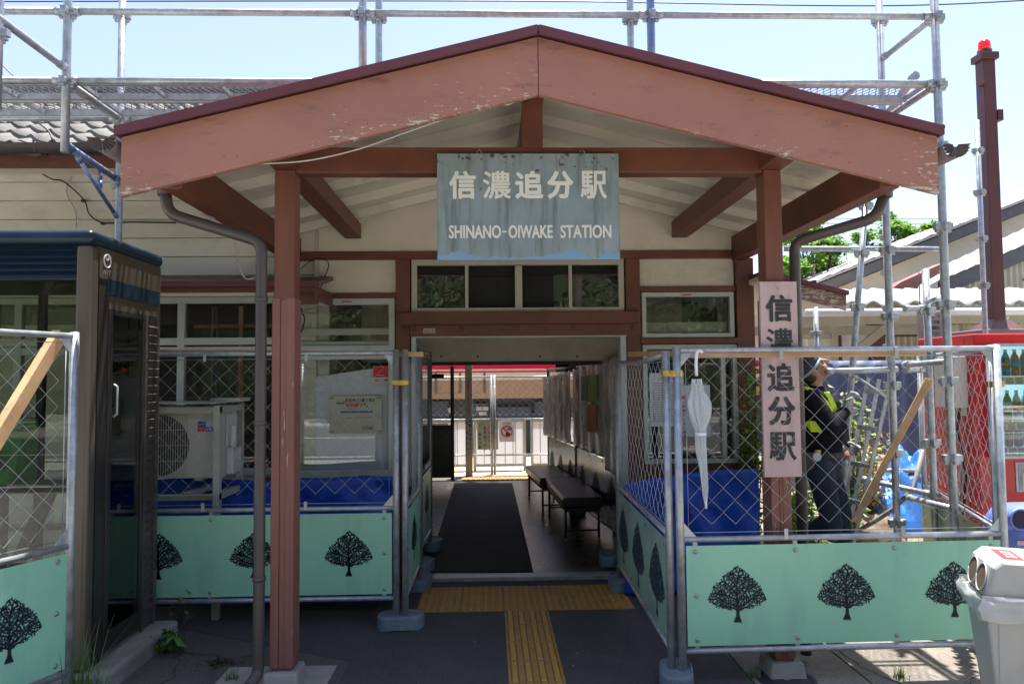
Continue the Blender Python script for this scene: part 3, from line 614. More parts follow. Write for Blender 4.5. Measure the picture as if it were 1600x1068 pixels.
# porch gutters along both eaves, with pleated ends
PLE = mat("pleated_gutter", (0.13, 0.105, 0.10), rough=0.5)
for sgn, xg, zg in ((-1, xl - 0.085, at(170, 222, 3.62).z), (1, xr + 0.085, at(1480, 232, 3.62).z)):
    q = MB(); gutter(q, (xg, 3.58, zg), (xg, 5.9, zg), 0.062, (1, 0, 0))
    def pleat(u, v): a = math.pi * u; tri = abs((u * 11) % 1 - .5) * 2; r_ = 0.012 + 0.056 * v; return (xg + math.cos(a) * r_, 3.57 - 0.016 * tri * (0.3 + v), zg - math.sin(a) * r_ + 0.004)
    q.grid(pleat, 22, 4, 0, False)
    q.build("porch_gutter", PLE, B)
def pipe(q, pts, r, m=0, n=12, bendr=0.06, seg=5):
    out = [Vector(pts[0])]; pts = [Vector(p) for p in pts]
    for i in range(1, len(pts) - 1):
        a = (pts[i - 1] - pts[i]); c = (pts[i + 1] - pts[i]); l = min(bendr, a.length * .45, c.length * .45); a.normalize(); c.normalize()
        s0, s1 = pts[i] + a * l, pts[i] + c * l
        for k_ in range(seg + 1):
            t = k_ / seg; out.append(s0 * (1 - t) ** 2 + pts[i] * 2 * t * (1 - t) + s1 * t ** 2)
    out.append(pts[-1]); q.tube(out, r, n, m)
q = MB()
P0, P1, P2 = at(257, 300, 3.85), at(263, 334, 3.85), at(409, 378, 3.92)
P0.z += 0.02
q.lathe((P0.x, P0.y, P0.z - 0.02), [(0.033, -0.02), (0.036, 0.0), (0.052, 0.04), (0.055, 0.075)], 14)
pipe(q, [P0, P1, P2, (P2.x, 3.92, 0.08), (P2.x - 0.025, 3.84, 0.045)], 0.030)
for z_ in (2.0, 1.35, 0.55): q.lathe((P2.x, 3.92, z_), [(0.031, 0), (0.0345, 0.004), (0.0345, 0.02), (0.031, 0.024)], 14)
q.build("downpipe", DPIPE, B)
q = MB(); P0, P1, P2 = at(1384, 300, 3.85), at(1369, 340, 3.85), at(1241, 378, 4.12)
q.lathe((P0.x, P0.y, P0.z + 0.0), [(0.033, -0.03), (0.036, 0.0), (0.052, 0.03), (0.055, 0.075)], 14)
pipe(q, [P0, P1, P2, (P2.x, 4.12, 0.05)], 0.030); q.build("downpipe", DPIPE, B)
# ================================================================ SIGNS
def signmat(name):
    m = mat(name, (0.20, 0.25, 0.25), rough=0.55, var=0.18, scale=4, dirt=(0.10, 0.11, 0.09), dscale=2.6, damt=0.75, dstretch=(9, 1, 0.8), bump=0.08, bscale=40, dlo=0.49)
    n = m.node_tree.nodes; L = m.node_tree.links; b_ = n["Principled BSDF"]; src = b_.inputs["Base Color"].links[0].from_socket; tc = [x for x in n if x.type == 'TEX_COORD'][0]
    # bare pale-blue undercoat along the lower edge, dark freckles along the top
    sx = n.new("ShaderNodeSeparateXYZ"); L.new(tc.outputs["Object"], sx.inputs[0])
    t = n.new("ShaderNodeTexNoise"); t.inputs["Scale"].default_value = 7; t.inputs["Detail"].default_value = 5; L.new(tc.outputs["Object"], t.inputs[0])
    a = n.new("ShaderNodeMath"); a.operation = 'MULTIPLY_ADD'; a.inputs[1].default_value = -5.5; a.inputs[2].default_value = 0.62; L.new(sx.outputs[2], a.inputs[0])
    s = n.new("ShaderNodeMath"); s.operation = 'ADD'; L.new(a.outputs[0], s.inputs[0]); L.new(t.outputs[0], s.inputs[1])
    r = n.new("ShaderNodeMapRange"); r.inputs[1].default_value = 0.99; r.inputs[2].default_value = 1.0; L.new(s.outputs[0], r.inputs[0])
    mx = n.new("ShaderNodeMix"); mx.data_type = 'RGBA'; L.new(r.outputs[0], mx.inputs[0]); L.new(src, mx.inputs[6]); mx.inputs[7].default_value = (0.17, 0.29, 0.40, 1)
    t2 = n.new("ShaderNodeTexNoise"); t2.inputs["Scale"].default_value = 26; t2.inputs["Detail"].default_value = 3; L.new(tc.outputs["Object"], t2.inputs[0])
    a2 = n.new("ShaderNodeMath"); a2.operation = 'MULTIPLY_ADD'; a2.inputs[1].default_value = 0.55; L.new(sx.outputs[2], a2.inputs[0]); L.new(t2.outputs[0], a2.inputs[2])
    r2 = n.new("ShaderNodeMapRange"); r2.inputs[1].default_value = 0.90; r2.inputs[2].default_value = 0.97; L.new(a2.outputs[0], r2.inputs[0])
    m2 = n.new("ShaderNodeMix"); m2.data_type = 'RGBA'; L.new(r2.outputs[0], m2.inputs[0]); L.new(mx.outputs[2], m2.inputs[6]); m2.inputs[7].default_value = (0.03, 0.045, 0.08, 1)
    L.new(m2.outputs[2], b_.inputs["Base Color"]); return m
LETTER = mat("cream_lettering", (0.66, 0.65, 0.56), rough=0.5, var=0.05, scale=9)
def board_text(q, A, ux, uz, W, H, items, yoff, m):
    for (t, u0, u1, v0, v1, off) in items:
        q.text(t, A + ux * (u0 * W) + uz * ((1 - v1) * H) + yoff, ux, uz, w=(u1 - u0) * W, h=(v1 - v0) * H, m=m, bold=off)
yS_ = 3.905
A = at(683.5, 406.5, yS_); Bp = at(969, 404.5, yS_); C_ = at(683, 240, yS_)
W_, H_ = Bp.x - A.x, C_.z - A.z
q = MB(); q.box(A.x, A.x + W_, yS_, yS_ + 0.025, A.z, A.z + H_)
fx = lambda c: (c - 18) / 1562; fy = lambda c: (c - 52) / 920
its = [(c, fx(a), fx(b_), fy(203), fy(447), o_) for c, a, b_, o_ in (("信", 120, 350, .034), ("濃", 408, 648, .020), ("追", 685, 928, .034), ("分", 960, 1187, .042), ("駅", 1247, 1474, .022))]
for wd, a, b_ in (("SHINANO", 116, 562), ("-", 572, 610), ("OIWAKE", 624, 1003), ("STATION", 1068, 1508)):
    its.append((wd, fx(a), fx(b_), fy(672) if wd != "-" else fy(722), fy(787) if wd != "-" else fy(736), .03 if wd != "-" else 0))
board_text(q, Vector((A.x, yS_, A.z)), Vector((1, 0, 0)), Vector((0, 0, 1)), W_, H_, its, Vector((0, -0.0022, 0)), 1)
for cx in (378, 1268):   # wire loops over the top edge
    X_ = A.x + fx(cx) * W_; q.tube([(X_ - 0.012, yS_ + 0.01, A.z + H_ - 0.002), (X_ - 0.012, yS_ + 0.01, A.z + H_ + 0.012), (X_, yS_ + 0.01, A.z + H_ + 0.024), (X_ + 0.012, yS_ + 0.01, A.z + H_ + 0.012), (X_ + 0.012, yS_ + 0.01, A.z + H_ - 0.002)], 0.0022, 6, 2)
for cx, cy in ((237, 95), (1367, 93)): q.lathe((A.x + fx(cx) * W_, yS_, A.z + (1 - fy(cy)) * H_), [(0.006, 0), (0.005, -0.003), (0.002, -0.004)], 10, 3, axis='Y')
o = q.build("station_sign", [signmat("weathered_blue_sign"), LETTER, STEEL, mat("rusty_bolt", (0.06, 0.03, 0.02), rough=0.8)], bevel=0.0015); tag(o, "weathered grey-blue board with big white characters hanging under the porch gable", "sign")
# hanging name board on the right post
PINKB = mat("faded_pink_board", (0.50, 0.36, 0.345), rough=0.75, var=0.10, scale=4, stretch=(6, 1, 0.6), dirt=(0.26, 0.21, 0.195), dscale=3.5, damt=0.65, dstretch=(2, 1, 1), bump=0.35, bscale=14, bstretch=(14, 1, 0.5), dlo=0.52)
WORN = mat("worn_black_paint", (0.030, 0.030, 0.034), rough=0.7, var=0.4, scale=20, dirt=(0.22, 0.17, 0.165), dscale=22, damt=0.75, dlo=0.57)
yv = 3.90; Tl, Tr, Bl, Br = at(1187, 440, yv), at(1245, 440, yv), at(1195, 745, yv), at(1252.5, 743, yv)
ux = Vector((1, 0, 0)); uzv = (Tl - Bl); Hv = uzv.length; uzv = uzv.normalized(); Wv = (Tr.x - Tl.x + Br.x - Bl.x) / 2
q = MB(); a_ = Bl; q.hexa([tuple(a_), tuple(a_ + ux * Wv), tuple(a_ + ux * Wv + Vector((0, .022, 0))), tuple(a_ + Vector((0, .022, 0))), tuple(a_ + uzv * Hv), tuple(a_ + ux * Wv + uzv * Hv), tuple(a_ + ux * Wv + uzv * Hv + Vector((0, .022, 0))), tuple(a_ + uzv * Hv + Vector((0, .022, 0)))])
its = [(c, .135 + d, .87 + d, (y0 - 33) / 985, (y1 - 33) / 985, o_) for c, y0, y1, d, o_ in (("信", 100, 238, 0.0, .036), ("濃", 270, 412, .0, .022), ("追", 446, 590, .0, .034), ("分", 614, 760, .0, .042), ("駅", 793, 936, .0, .026))]
board_text(q, a_, ux, uzv, Wv, Hv, its, Vector((0, -0.002, 0)), 1)
q.lathe(tuple(a_ + ux * Wv * .5 + uzv * Hv * .967), [(0.007, 0.0), (0.006, -0.004), (0.003, -0.005)], 10, 2, axis='Y')
o = q.build("hanging_name_board", [PINKB, WORN, STEEL], bevel=0.002); tag(o, "tall narrow faded pink board with worn black characters on the right porch post", "sign")
# ================================================================ TREE PRINT for the fence boards
import numpy as np
def tree_print(seed):
    r_ = random.Random(seed); att = []
    def inside(x, y):   # crown outline, unit height 1, trunk at x = 0
        if y < 0.225 or y > 1: return False
        t = (y - 0.225) / 0.775
        hw = 0.52 * (math.sin(min(1, t / 0.26) * math.pi / 2) ** 0.6 if t < 0.26 else (1 - ((t - 0.26) / 0.74) ** 1.45) ** 0.9)
        return abs(x) < hw
    for _ in range(9000):
        x, y = r_.uniform(-.55, .55), r_.uniform(.22, 1.0)
        if inside(x, y) and all((x - a) ** 2 + (y - b) ** 2 > 0.00042 for a, b in att): att.append((x, y))
    nodes = [(0, 0, -1)]; y = 0
    while y < 0.80:
        y += 0.03; nodes.append((0.006 * math.sin(y * 9), y, len(nodes) - 1))
    trunk = len(nodes)
    for yy, an_, ln in ((.215, 24, .22), (.215, 156, .22), (.28, 26, .36), (.29, 154, .36), (.38, 40, .38), (.40, 142, .36), (.48, 48, .32), (.50, 134, .32), (.58, 56, .25), (.60, 126, .25), (.68, 62, .18), (.70, 118, .18)):
        i = min(range(trunk), key=lambda k: abs(nodes[k][1] - yy)); x_, y_ = nodes[i][:2]; an = R(an_ + r_.uniform(-5, 5)); l = 0
        while l < ln:
            an += R(r_.uniform(-9, 9)); x_ += math.cos(an) * .025; y_ += math.sin(an) * .025; nodes.append((x_, y_, i)); i = len(nodes) - 1; l += .025
    left = np.array(att); step = 0.024
    for it in range(60):
        N = np.array([nd[:2] for nd in nodes]); D = ((left[:, None, :] - N[None]) ** 2).sum(2) + 0.5 * (N[None, :, 1] < 0.2)
        bi = D.argmin(1); bd = D[np.arange(len(left)), bi]; k = bd > 0.00034
        left = left[k]; bi = bi[k]; bd = bd[k]
        if not len(left): break
        infl = {}
        for a, i, d in zip(left, bi, bd):
            if d < 0.09:
                l = math.sqrt(d); v = infl.setdefault(int(i), [0, 0]); v[0] += (a[0] - nodes[i][0]) / l; v[1] += (a[1] - nodes[i][1]) / l
        if not infl: break
        for i, v in infl.items():
            l = math.hypot(*v) or 1; nodes.append((nodes[i][0] + v[0] / l * step, nodes[i][1] + v[1] / l * step, i))
    ch = [0] * len(nodes)
    for i in range(len(nodes) - 1, 0, -1): ch[nodes[i][2]] += ch[i] + 1
    vs, fs = [], []
    for i in range(1, len(nodes)):
        x1_, y1_, p = nodes[i]; x0_, y0_, _ = nodes[p]
        wa = min(0.016 if i >= trunk else 0.034, 0.0088 + 0.0010 * ch[p] ** 0.5); wb = min(0.016 if i >= trunk else 0.034, 0.0088 + 0.0010 * ch[i] ** 0.5)
        if i < trunk: wa, wb = [(0.031 * (1 - .8 * max(0, yq - .2) / .6) + 0.045 * max(0, 1 - yq / 0.13) ** 1.6) for yq in (y0_, y1_)]
        dx, dy = x1_ - x0_, y1_ - y0_; l = math.hypot(dx, dy) or 1; nx, ny = -dy / l, dx / l; ex, ey = dx / l * wb * 0.5, dy / l * wb * 0.5
        k_ = len(vs); vs += [(x0_ - nx * wa, y0_ - ny * wa), (x0_ + nx * wa, y0_ + ny * wa), (x1_ + nx * wb + ex, y1_ + ny * wb + ey), (x1_ - nx * wb + ex, y1_ - ny * wb + ey)]; fs.append((k_ + 3, k_ + 2, k_ + 1, k_))
        if ch[i] == 0 or (i >= trunk and ch[i] < 40 and r_.random() < .9):   # leaf
            a = math.atan2(dy, dx) + r_.uniform(-1.0, 1.0); L_, w_ = r_.uniform(.030, .042), .0145; k_ = len(vs)
            for t, s_ in ((0, 0), (.5, 1), (1, 0), (.5, -1)): vs.append((x1_ + math.cos(a) * L_ * t - math.sin(a) * w_ * s_, y1_ + math.sin(a) * L_ * t + math.cos(a) * w_ * s_))
            fs.append((k_, k_ + 1, k_ + 2, k_ + 3))
    return vs, fs
TREES2D = [tree_print(5)]
# ================================================================ FENCE PANELS
def chain(q, x0, x1, z0, z1, y=0.0, p=0.124, r=0.0014, sag=0.0, m=0):
    """woven chain link: vertical zigzag wires, neighbours meeting at their bends"""
    n = int((x1 - x0) / (p / 2)); hz = p / 2
    k_ = int((z1 - z0) / hz)
    for i in range(n):
        a, b_ = x0 + i * p / 2, x0 + (i + 1) * p / 2
        pts = []
        for j in range(k_ + 1):
            at_b = (i + j) % 2
            x = b_ if at_b else a; zz = z1 - j * hz
            wob = sag * math.sin(i * 0.7 + j * 1.1)
            pts.append((x + wob + (0.0016 if at_b else -0.0016), y + (0.002 if at_b else -0.002), max(z0, zz)))
        q.tube(pts, r, 4, m, caps=False)
def fence_panel(label, L_=1.8, H_=1.70, mid=0.735, loc=(0, 0, 0), rotz=0, trees=3, board=GREENB, pr=PRINT, r=0.0213, top_bow=0.0, tscale=0.31, mesh_p=0.124, group="site fence panels with mint boards", tz0=0.225, lowrail=0.125):
    t = thing("site_fence", label, "fence panel", loc, rotz, group)
    q = MB()
    for x in (0, L_): q.tube([(x, 0, 0.02), (x, 0, H_ + 0.02)], r, 12)
    for z in (H_, mid, lowrail): q.tube([(r * .8, 0, z), (L_ * 0.5, 0, z - (top_bow if z == H_ else 0)), (L_ - r * .8, 0, z)], r * 0.72, 10)
    for x, s_ in ((r, 1), (L_ - r, -1)):   # corner gussets
        for z, zz in ((H_, -1), (mid, 1)):
            q.prism([(x, -0.003, z), (x + s_ * 0.075, -0.003, z), (x, -0.003, z + zz * 0.085)], (0, 0.005, 0))
    q.build("frame", STEEL, t, local=True)
    q = MB(); chain(q, 0.045, L_ - 0.035, mid + 0.035, H_ - 0.035, p=mesh_p, sag=0.0012)
    for z in (H_ - 0.035, mid + 0.035): q.tube([(0.03, 0, z), (L_ - 0.03, 0, z)], 0.002, 5)
    for x in (0.045, L_ - 0.045): q.tube([(x, 0, mid + 0.035), (x, 0, H_ - 0.035)], 0.002, 5)
    for x in (0.32 * L_, 0.68 * L_): q.box(x - 0.010, x + 0.010, -0.018, -0.016, H_ - 0.05, H_ + 0.004); q.box(x - 0.010, x + 0.010, -0.018, -0.016, mid - 0.004, mid + 0.05)
    q.build("mesh", WIRE, t, local=True)
    q = MB(); zb_, zt_ = lowrail + 0.028, mid - 0.03
    q.box(0.026, L_ - 0.026, -0.012, -0.009, zb_, zt_, 0)
    for k_ in range(trees):
        cx = L_ * (k_ + 0.5) / trees; vs, fs = TREES2D[0]
        q.add([(cx + a * tscale, -0.0137, zb_ + tz0 * (zt_ - zb_) + b_ * tscale) for a, b_ in vs], fs, 1)
    nx = 4 if L_ > 1.2 else 2
    for i in range(nx):
        x = 0.075 + (L_ - 0.15) * i / (nx - 1)
        for z in (zb_ + 0.03, zt_ - 0.03) + (((zb_ + zt_) / 2,) if i in (0, nx - 1) else ()):
            q.lathe((x, -0.012, z), [(0.013, 0), (0.012, -0.003), (0.005, -0.006)], 10, 2, axis='Y')
        q.box(x - 0.012, x + 0.012, -0.0085, -0.006, zt_ - 0.03, mid, 2); q.box(x - 0.012, x + 0.012, -0.0085, -0.006, lowrail, zb_ + 0.03, 2)
    q.build("printed_board", [board, pr, mat("dull_bolt", (0.32, 0.34, 0.33), rough=0.4, metal=0.5)], t, local=True)
    return t
yF = 3.845
fr0, fr1 = at(1062, 800, yF), at(1572, 800, yF)
Hf = at(1300, 545.5, yF).z; mf = at(1300, 839, yF).z; lf = at(1300, 1012, yF).z
fence_panel("front mesh fence panel with mint tree board, umbrella hooked on its top rail", fr1.x - fr0.x, Hf, mf, (fr0.x, yF, 0), math.atan2(0.03, 1.8), tscale=0.285, lowrail=lf)
n0 = at(1047, 800, yF); f0 = at(967, 800, 5.62)
d = Vector((f0.x - n0.x, 5.62 - yF - 0.03, 0))
fence_panel("faded green fence wing running back beside the right window, top rail bent", d.length, Hf - 0.02, mf + 0.02, (f0.x, 5.62, 0), math.atan2(-d.y, -d.x), board=GREENF, pr=PRINTF, top_bow=0.03, tscale=0.40, tz0=0.10, lowrail=lf, group=None)
# the boards of the wings face the walkway: mirror by building from the far end for the left side
yL = 4.83
l1 = at(619, 760, yL); lx0 = l1.x - 1.8
HL = at(540, 551.5, yL).z; mL = at(540, 794, yL).z; lL = at(540, 934.5, yL).z
fence_panel("mint tree board fence panel beside the phone booth, air conditioner behind its mesh", 1.8, HL, mL, (lx0, yL, 0), 0, tscale=0.285, lowrail=lL)
w0 = at(633, 760, yL); w1 = at(654, 760, 5.68)
d = Vector((w0.x - w1.x, yL - 5.68, 0))
fence_panel("short fence wing at the left of the entrance, nearest the walkway", d.length, HL, mL, (w0.x, yL, 0), math.atan2(-d.y, -d.x), trees=1, group="short fence wings left of the entrance", lowrail=lL)
v0, v1 = at(656.5, 760, 6.06), at(672, 760, 6.86)
d = Vector((v0.x - v1.x, 6.06 - 6.86, 0))
fence_panel("short fence wing just inside the entrance, farther down the left side", d.length, HL + 0.03, mL + 0.03, (v0.x, 6.06, 0.03), math.atan2(-d.y, -d.x), trees=1, group="short fence wings left of the entrance", lowrail=lL)
# left front panel (turned towards the booth)
pr_ = at(113, 700, 3.72); dl = Vector((-0.42, -1.0, 0)).normalized()
HLF = at(113, 525, 3.72).z; mLF = at(108, 852, 3.72).z; lLF = at(100, 1050, 3.72).z
p0_ = Vector((pr_.x, 3.72, 0)) + dl * 1.8
fence_panel("nearest fence panel at left foreground with a timber propped behind its mesh", 1.8, HLF, mLF, (p0_.x, p0_.y, 0), math.atan2(-dl.y, -dl.x), tscale=0.285, lowrail=lLF)
# far-right wing going back to the vending machine
rw = fr1 + Vector((0.012, 0.05, 0)); dd = Vector((0.36, 1.0, 0)).normalized()
fence_panel("sunlit fence wing running back in front of the red vending machine", 1.8, Hf, mf, (rw.x + dd.x * 1.8, yF + 0.09 + dd.y * 1.8, 0), math.atan2(-dd.y, -dd.x), trees=0, board=mat("pale_green_board", (0.30, 0.40, 0.25), rough=0.5), lowrail=lf, group=None)
# inner fences along the right of the passage
def ifx(Y): return 1.155 - 0.104 * (Y - 7)
i0, i1, i2 = 6.72, 8.52, 10.3
for (a, c, lab) in ((i0, i1, "fence panel inside the passage with posters on its grey sheet"), (i1 + 0.04, i2, "farthest fence panel along the right of the passage, behind the second bench")):
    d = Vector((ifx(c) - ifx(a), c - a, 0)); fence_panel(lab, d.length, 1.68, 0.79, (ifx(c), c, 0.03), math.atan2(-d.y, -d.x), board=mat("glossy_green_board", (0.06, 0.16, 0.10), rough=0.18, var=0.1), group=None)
d = Vector((ifx(6.66) - 0.995, 6.66 - 5.72, 0))
fence_panel("short fence piece at the right entrance jamb, joining outer and inner fences", d.length, 1.70, 0.79, (ifx(6.66), 6.66, 0.0), math.atan2(-d.y, -d.x), trees=1, group=None)
# ---------------------------------------------------------------- fence feet (weights)
FOOT = mat("blue_grey_resin", (0.15, 0.20, 0.235), rough=0.6, var=0.15, scale=8, dirt=(0.25, 0.27, 0.27), dscale=9, damt=0.5, bump=0.2, bscale=60)
def foot(loc, rotz, label):
    q = MB(); n = 10; out = []
    L_, W_, H_ = 0.30, 0.17, 0.095
    for s_ in (1, -1):
        for j in range(n + 1):
            a = -math.pi / 2 + math.pi * j / n
            out.append((s_ * (L_ / 2 - W_ / 2) + s_ * math.cos(a) * W_ / 2, s_ * math.sin(a) * W_ / 2))
    def ring(sc_, z): return [((x - math.copysign(1 - sc_, x) * 0.1), y * sc_, z) for x, y in out]
    prof = [(1.0, 0.012), (1.0, H_ - 0.018), (0.96, H_ - 0.004), (0.86, H_), (0.83, H_ - 0.008), (0.5, H_ - 0.008)]
    k_ = len(out)
    q.v += [(x, y, 0.012) for x, y in out]
    rows = [[i for i in range(k_)]]
    for sc_, z in prof[1:]:
        o_ = len(q.v); q.v += [(x - math.copysign((1 - sc_) * W_ / 2, x), y * sc_, z) for x, y in out]; rows.append([o_ + i for i in range(k_)])
    for a, c in zip(rows, rows[1:]):
        for i in range(k_): q.face((a[i], a[(i + 1) % k_], c[(i + 1) % k_], c[i]), 0, False)
    q.face(rows[-1], 0)
    for x in (-0.095, 0.095): q.box(x - 0.03, x + 0.03, -0.07, 0.07, 0, 0.014)
    t = q.build("fence_foot", [FOOT, DARKIN], local=True, loc=loc, bevel=0.003); t.rotation_euler.z = rotz
    q2 = MB()
    for x in (-0.105, 0.105): q2.lathe((x, 0, H_ - 0.0075), [(0.026, 0), (0.026, 0.001), (0.02, 0.0015)], 14, 0, sy=1.5 if False else 0.8)
    q2.build("grip_hole", DARKIN, None) if False else None
    me = bpy.data.meshes.new("grip"); return tag(t, label, "fence foot", "blue-grey weights under the fence posts")
for (x, y, rz, lab) in ((n0.x + 0.02, yF + 0.02, 1.35, "nearest blue-grey foot under the double pole where umbrella fence meets the wing"),
                        (f0.x + 0.0, 5.62, 1.45, "blue-grey foot on the right edge of the yellow pad"), (0.99, 6.25, 1.4, "blue-grey foot just inside the entrance at right"),
                        (l1.x + 0.03, yL + 0.0, 0.04, "blue-grey foot under the double pole left of the walkway"), (w1.x + 0.0, 5.72, 1.45, "blue-grey foot on the left edge of the yellow pad"),
                        (v0.x + 0.01, 6.1, 1.4, "blue-grey foot at the left end of the door sill"), (v1.x + 0.015, 6.88, 1.4, "blue-grey foot beside the black mat at left"),
                        (fr1.x, yF + 0.04, 1.2, "blue-grey foot behind the grey bin"), (p0_.x + 1.0 * 0 + (pr_.x - p0_.x), 3.70, 0.3, "blue-grey foot at left foreground beside tall grass"), (ifx(8.54), 8.54, 1.6, "blue-grey foot behind the benches")):
    foot((x, y, 0.03 if 5.98 < y < 11 and abs(x) < 1.3 else 0.0), rz, lab)
# yellow clamps joining poles
ZINC = mat("yellow_zinc", (0.55, 0.40, 0.10), rough=0.35, metal=0.7, var=0.3, scale=30)
def clamp(x, y, z, label, wd=0.085):
    q = MB(); q.box(x - wd / 2, x + wd / 2, y - 0.027, y - 0.023, z - 0.016, z + 0.016); q.box(x - 0.012, x + 0.012, y - 0.036, y - 0.027, z - 0.012, z + 0.012); q.box(x - wd / 2, x + wd / 2, y + 0.023, y + 0.027, z - 0.016, z + 0.016); q.box(x - wd / 2 - 0.003, x - wd / 2, y - 0.027, y + 0.027, z - 0.016, z + 0.016); q.box(x + wd / 2, x + wd / 2 + 0.003, y - 0.027, y + 0.027, z - 0.016, z + 0.016)
    o = q.build("pole_clamp", ZINC, bevel=0.002); tag(o, label, "clamp", "yellow clamps on the fence poles")
zc_ = at(1054, 583, yF).z; clamp((n0.x + fr0.x) / 2, yF + 0.01, zc_, "yellow clamp on the double pole left of the umbrella", 0.098)
zc_ = at(626, 597.5, yL).z; clamp((l1.x + w0.x) / 2, yL, zc_, "yellow clamp on the double pole next to the red sticker", 0.105)
zc_ = at(1572, 600, yF).z; clamp(fr1.x + 0.005, yF + 0.05, zc_, "yellow clamp on the sunlit pole by the vending machine", 0.06)
# timber battens behind the top rails
def batten(p, q_, wd, ht, label):
    b_ = MB(); b_.bar(p, q_, wd, ht); tag(b_.build("timber_batten", WOOD, bevel=0.003), label, "timber", "timber battens tied to the fences")
batten(at(1072, 554, yF + 0.06), at(1446, 551, yF + 0.06), 0.03, 0.035, "long pine batten tied behind the top rail of the umbrella fence")
batten(at(250, 549.5, yL + 0.06), at(662, 553.5, yL + 0.06), 0.03, 0.033, "long pine batten behind the top rail left of the entrance")
batten(at(984, 553, 5.3), at(1062, 552, 4.1), 0.03, 0.035, "short pine batten along the faded wing's top rail")
a = at(93, 522, 3.85); c = at(-40, 742, 3.35); batten(a, c, 0.042, 0.07, "pale timber propped diagonally behind the nearest left fence")
a = at(1452, 592, 4.7); c = at(1335, 815, 4.9); batten(a, c, 0.03, 0.045, "pine timber leaning diagonally among the steel tubes at right")
# ================================================================ UMBRELLA
VINYL = mat("clear_vinyl", (0.62, 0.67, 0.68), rough=0.22, var=0.12, scale=14, alpha=0.52, stretch=(6, 6, 1), bump=0.5, bscale=14, bstretch=(8, 8, 0.6))
WPL = mat("white_plastic", (0.72, 0.74, 0.80), rough=0.35, var=0.03)
yU = yF - 0.035
ut, ub = at(1088.5, 590, yU), at(1103, 790, yU)
U = thing("umbrella", "closed clear vinyl umbrella with white hook handle hanging on the fence", "umbrella", tuple(ub))
axd = (ut - ub).normalized()
q = MB(); hx = at(1088, 556, yU); pts = [ut + axd * 0.01, at(1087.5, 570, yU), hx]
for k_ in range(1, 8):
    an = math.pi - math.pi * 0.78 * k_ / 7; pts.append(hx + Vector((0.020 + 0.020 * math.cos(an), 0.012 * k_ / 7, 0.028 * math.sin(an))))
q.tube(pts, 0.0085, 10); q.build("handle", WPL, U)
q = MB(); LU = (ut - ub).length
def can(u, v):
    a = 2 * math.pi * v; z = LU * (0.03 + 0.93 * u)
    if u > 0.95: rr = 0.026 + 0.0 * u
    elif u > 0.62: rr = 0.024 + 0.026 * math.sin((u - 0.62) / 0.33 * math.pi) ** 1.0 * (1 if u > 0.7 else 1)
    else: rr = 0.007 + 0.021 * (u / 0.62) ** 0.7
    rr *= 1 + 0.30 * math.cos(8 * a + 4 * u) * (0.6 if u < 0.62 else 1) + 0.20 * math.sin(3 * a + 11 * u) + 0.25 * noise.noise(Vector((math.cos(a) * 2, math.sin(a) * 2, u * 6)))
    p = ub + axd * z; return p + Vector((math.cos(a) * rr, math.sin(a) * rr * 0.7, 0))
q.grid(can, 34, 48); q.build("canopy", VINYL, U)
q = MB()
for j in range(8):
    a = 2 * math.pi * j / 8; p = ub + axd * (LU * 0.945) + Vector((math.cos(a) * 0.024, math.sin(a) * 0.018, 0)); q.tube([p, p + axd * 0.03], 0.0032, 6)
q.build("rib_tip", WPL, U)
q = MB(); q.lathe(tuple(ub + axd * LU * 0.56), [(0.028, -0.008), (0.030, -0.006), (0.030, 0.006), (0.028, 0.008)], 14); q.build("tie_band", WPL, U)
q = MB(); q.tube([ub - axd * 0.012, ub + axd * 0.05], 0.0065, 10); q.build("tip", WPL, U)
# ================================================================ TARPS
def tarp(name, label, fn, nu, nv, m=TARP):
    q = MB(); q.grid(fn, nu, nv); return tag(q.build(name, m, solid=0.002), label, "tarp")
yT = 5.45
def t_l(u, v):
    x0_, x1_ = at(236, 760, yT).x - 0.4, at(616, 760, yT).x
    zt_ = at(400, 748, yT).z; x = x0_ + u * (x1_ - x0_)
    return (x, yT - 0.25 * (1 - v) ** 2 + 0.05 * noise.noise(Vector((x * 4, v * 3, 1))) + 0.035 * abs(noise.noise(Vector((x * 5 + v * 4, v * 16 - x * 3, 2)))), 0.05 + v * (zt_ - 0.05 + 0.012 * math.sin(x * 5)))
tarp("tarp", "deep blue tarp spread under the left windows behind the fence", t_l, 60, 24)
def t_r(u, v):
    a, c = at(975, 760, 5.35), at(1186, 733, 5.35); x = a.x + u * (c.x - a.x)
    zt_ = a.z + (c.z - a.z) * min(1, u * 1.25) ** 0.6
    return (x, 5.38 + 0.05 * noise.noise(Vector((x * 3 + v, v * 3, 7))) + 0.03 * abs(noise.noise(Vector((x * 6 - v * 4, v * 7 + x * 5, 1)))) + 0.022 * math.sin((x * 1.0 + v * 0.7) * 22) * (0.4 + noise.noise(Vector((x * 4, v * 4, 3)))), 0.02 + v * (zt_ - 0.02))
tarp("tarp", "bright blue tarp hung under the right window", t_r, 50, 24)
